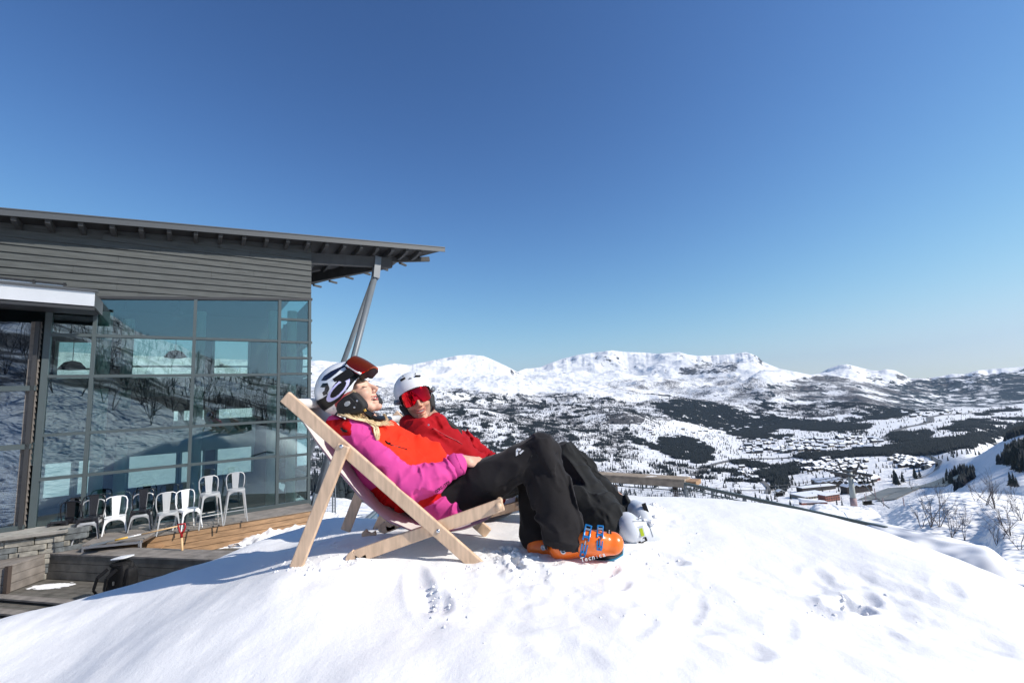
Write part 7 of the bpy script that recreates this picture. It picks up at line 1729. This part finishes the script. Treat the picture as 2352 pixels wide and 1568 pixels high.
# helmet with brim line above the goggles
KM = 1.0
hm = Fld(); hm.e(HM(-.012, 0, .018), (.135, .128, .128), HM.A)
def mk_keep(P):
    L = HM.loc(P); F, S_, U = L[:, 0], np.abs(L[:, 1]), L[:, 2]; e = np.interp(F, [-.16, -.08, -.02, .03, .07, .12], [-.09, -.095, -.070, -.055, .012, .035]); return U > e
grow('helmet', hm, M['helm2'], mn, .0034, keep=mk_keep)
for a, b, w_, ang in ((-.055, .078, .020, -.35), (.045, .098, .019, .25)):
    q = None
    cI = HM(0.02, a, b); 
    for t in np.linspace(.05, .2, 60):
        P = HM(0, 0, .018)+vn(HM.f*.75+HM.s*(a*9)+HM.u*(b*9.5))*t
        if sd_el(P[None].astype(np.float32), HM(-.012, 0, .018), (.135, .128, .128), HM.A)[0] > .0035: q = P; break
    n_ = vn(q-HM(-.012, 0, .018)); r_ = vn(np.cross(HM.u, n_)); u_ = np.cross(n_, r_); r2 = vn(r_*math.cos(ang)+u_*math.sin(ang)); mb = MB()
    mb.tube([q-r2*w_*.9, q+r2*w_*.9], .0065, 10); mb.build('helmet_vent', M['black'], mn, smooth=True)
    q2 = q+u_*.026; mb = MB(); mb.lathe([(.0045, -.002), (.0045, .0012), (.001, .0015)], q2+n_*-.0015, n_, 10); mb.build('vent_hole', M['black'], mn)
q = HM(-.012, 0, .018)+vn(HM.f*.80+HM.u*.60-HM.s*.02)*.1315; mb = MB(); mb.box(q, (.0085, .0085, .002), (vn(HM.s+HM.u*.8), vn(HM.u-HM.s), vn(HM.f*.8+HM.u*.6))); mb.build('diamond_badge', M['graymetal'], mn)
goggles(HM, .128, -.022, R(4), .108, .052, mn, M['lens2'], M['black'], R0=.095, th=.035, nose=True)
mb = MB()
for s in (-1, 1):
    mb = MB(); mb.tube([HM(.055, s*.112, -.02), HM(.0, s*.128, -.018), HM(-.05, s*.118, -.015)], [.018, .018, .018], 8); mb.build('goggle_strap', M['graymetal'], mn, smooth=True)
em = Fld()
for s in (-1, 1): em.c(HM(.0, s*.086, -.060), HM(.03, s*.078, -.115), .034, .026, .02); em.c(HM(-.03, s*.084, -.07), HM(.0, s*.076, -.12), .034, .028, .02)
em.c(HM(.0, .076, -.125), HM(.04, .03, -.175), .022, .016, .015); em.c(HM(.0, -.076, -.125), HM(.04, -.03, -.175), .022, .016, .015); em.c(HM(.04, .03, -.175), HM(.04, -.03, -.175), .016, .016, .015)
grow('ear_pad', em, M['pad'], mn, .005)
mb = MB(); mb.tube([HM(.03, .082, -.08), HM(.06, .066, -.13), HM(.085, .02, -.178), HM(.085, -.02, -.178), HM(.06, -.066, -.13), HM(.03, -.082, -.08)], .006, 8); mb.build('chin_strap', M['black'], mn, smooth=True)
# white boots pointing away to the right, caked with snow
L3, ax3, bf3 = boot(mn, PX(1470, 1216, 2.56), PX(1514, 1222, 2.62), (-.15, -.45, .85), (0, -.6, -.8), 1.02, M['bootwhite'], cuffdir=PX(1440, 1203, 2.60))
L4, ax4, bf4 = boot(mn, PX(1488, 1180, 2.86), PX(1522, 1184, 2.96), (-.1, -.35, .9), (0, -1, -.2), 1.02, M['bootwhite'], cuffdir=PX(1460, 1172, 2.94))
A_b, B_b = PX(1467, 1204, 2.8), PX(1474, 1226, 2.8)
p = snap(bf3, PX(1474, 1220, 2.6)); mb = MB(); mb.box(p-vn(p)*.003, (.016, .005, .030), (vn([1, 0, .2]), vn(p), vn([-.2, 0, 1]))); mb.build('buckle_lever', M['bootwhite'], mn, bevel=.002)
mb = MB(); mb.box(p-vn(p)*.0075-UZ*.004, (.009, .003, .020), (vn([1, 0, .2]), vn(p), vn([-.2, 0, 1]))); mb.build('buckle_insert', M['lime'], mn, bevel=.001)
p = snap(bf3, PX(1476, 1240, 2.55)); mb = MB(); mb.box(p-vn(p)*.003, (.024, .004, .012), (vn([1, 0, .35]), vn(p), vn([-.35, 0, 1]))); mb.build('toe_buckle', M['black'], mn, bevel=.002)
mb = MB(); mb.box(p-vn(p)*.007, (.012, .003, .006), (vn([1, 0, .35]), vn(p), vn([-.35, 0, 1]))); mb.build('buckle_plate', M['bootwhite'], mn)
for q0, q1 in (((1453, 1197), (1486, 1196)), ((1486, 1196), (1494, 1214)), ((1494, 1214), (1500, 1232))): seam('shell_seam', [snap(bf3, PX(q0[0]+(q1[0]-q0[0])*t, q0[1]+(q1[1]-q0[1])*t, 2.6)) for t in np.linspace(0, 1, 6)], .0016, M['graymetal'], mn)
mb = MB(); q = snap(bf3, PX(1466, 1193, 2.6)); mb.tube([q, q+np.array([.004, -.006, .014]), q+np.array([.012, -.006, .016])], .004, 6); q = snap(bf3, PX(1452, 1196, 2.6)); mb.build('instep_buckle', M['steel'], mn, smooth=True)
p = snap(bf4, PX(1482, 1166, 2.9)); mb = MB(); mb.box(p-vn(p)*.004, (.013, .006, .028), (vn([1, 0, .3]), vn(p), vn([-.3, 0, 1]))); mb.build('buckle_lever', M['black'], mn, bevel=.002)
for i, (x, y, Y, rr) in enumerate([(1497, 1200, 2.54, .020), (1480, 1194, 2.55, .012), (1514, 1210, 2.58, .015), (1502, 1160, 2.88, .024), (1514, 1166, 2.9, .020), (1447, 1187, 2.56, .009), (1522, 1170, 2.95, .018), (1505, 1186, 2.6, .016)]):
    o = blob('snow_clump', PX(x, y, Y), (rr, rr*.8, rr*.6), M['snow'], mn, 2.0, 22, .55, (np.array([1., 0, 0]), np.array([0, 1., 0]), UZ))
text_wrap('lettering', 'FALCON'[:4], (1497, 1222), (1505, 1210), .012, M['graymetal'], mn, bf3, 2.85) if False else None
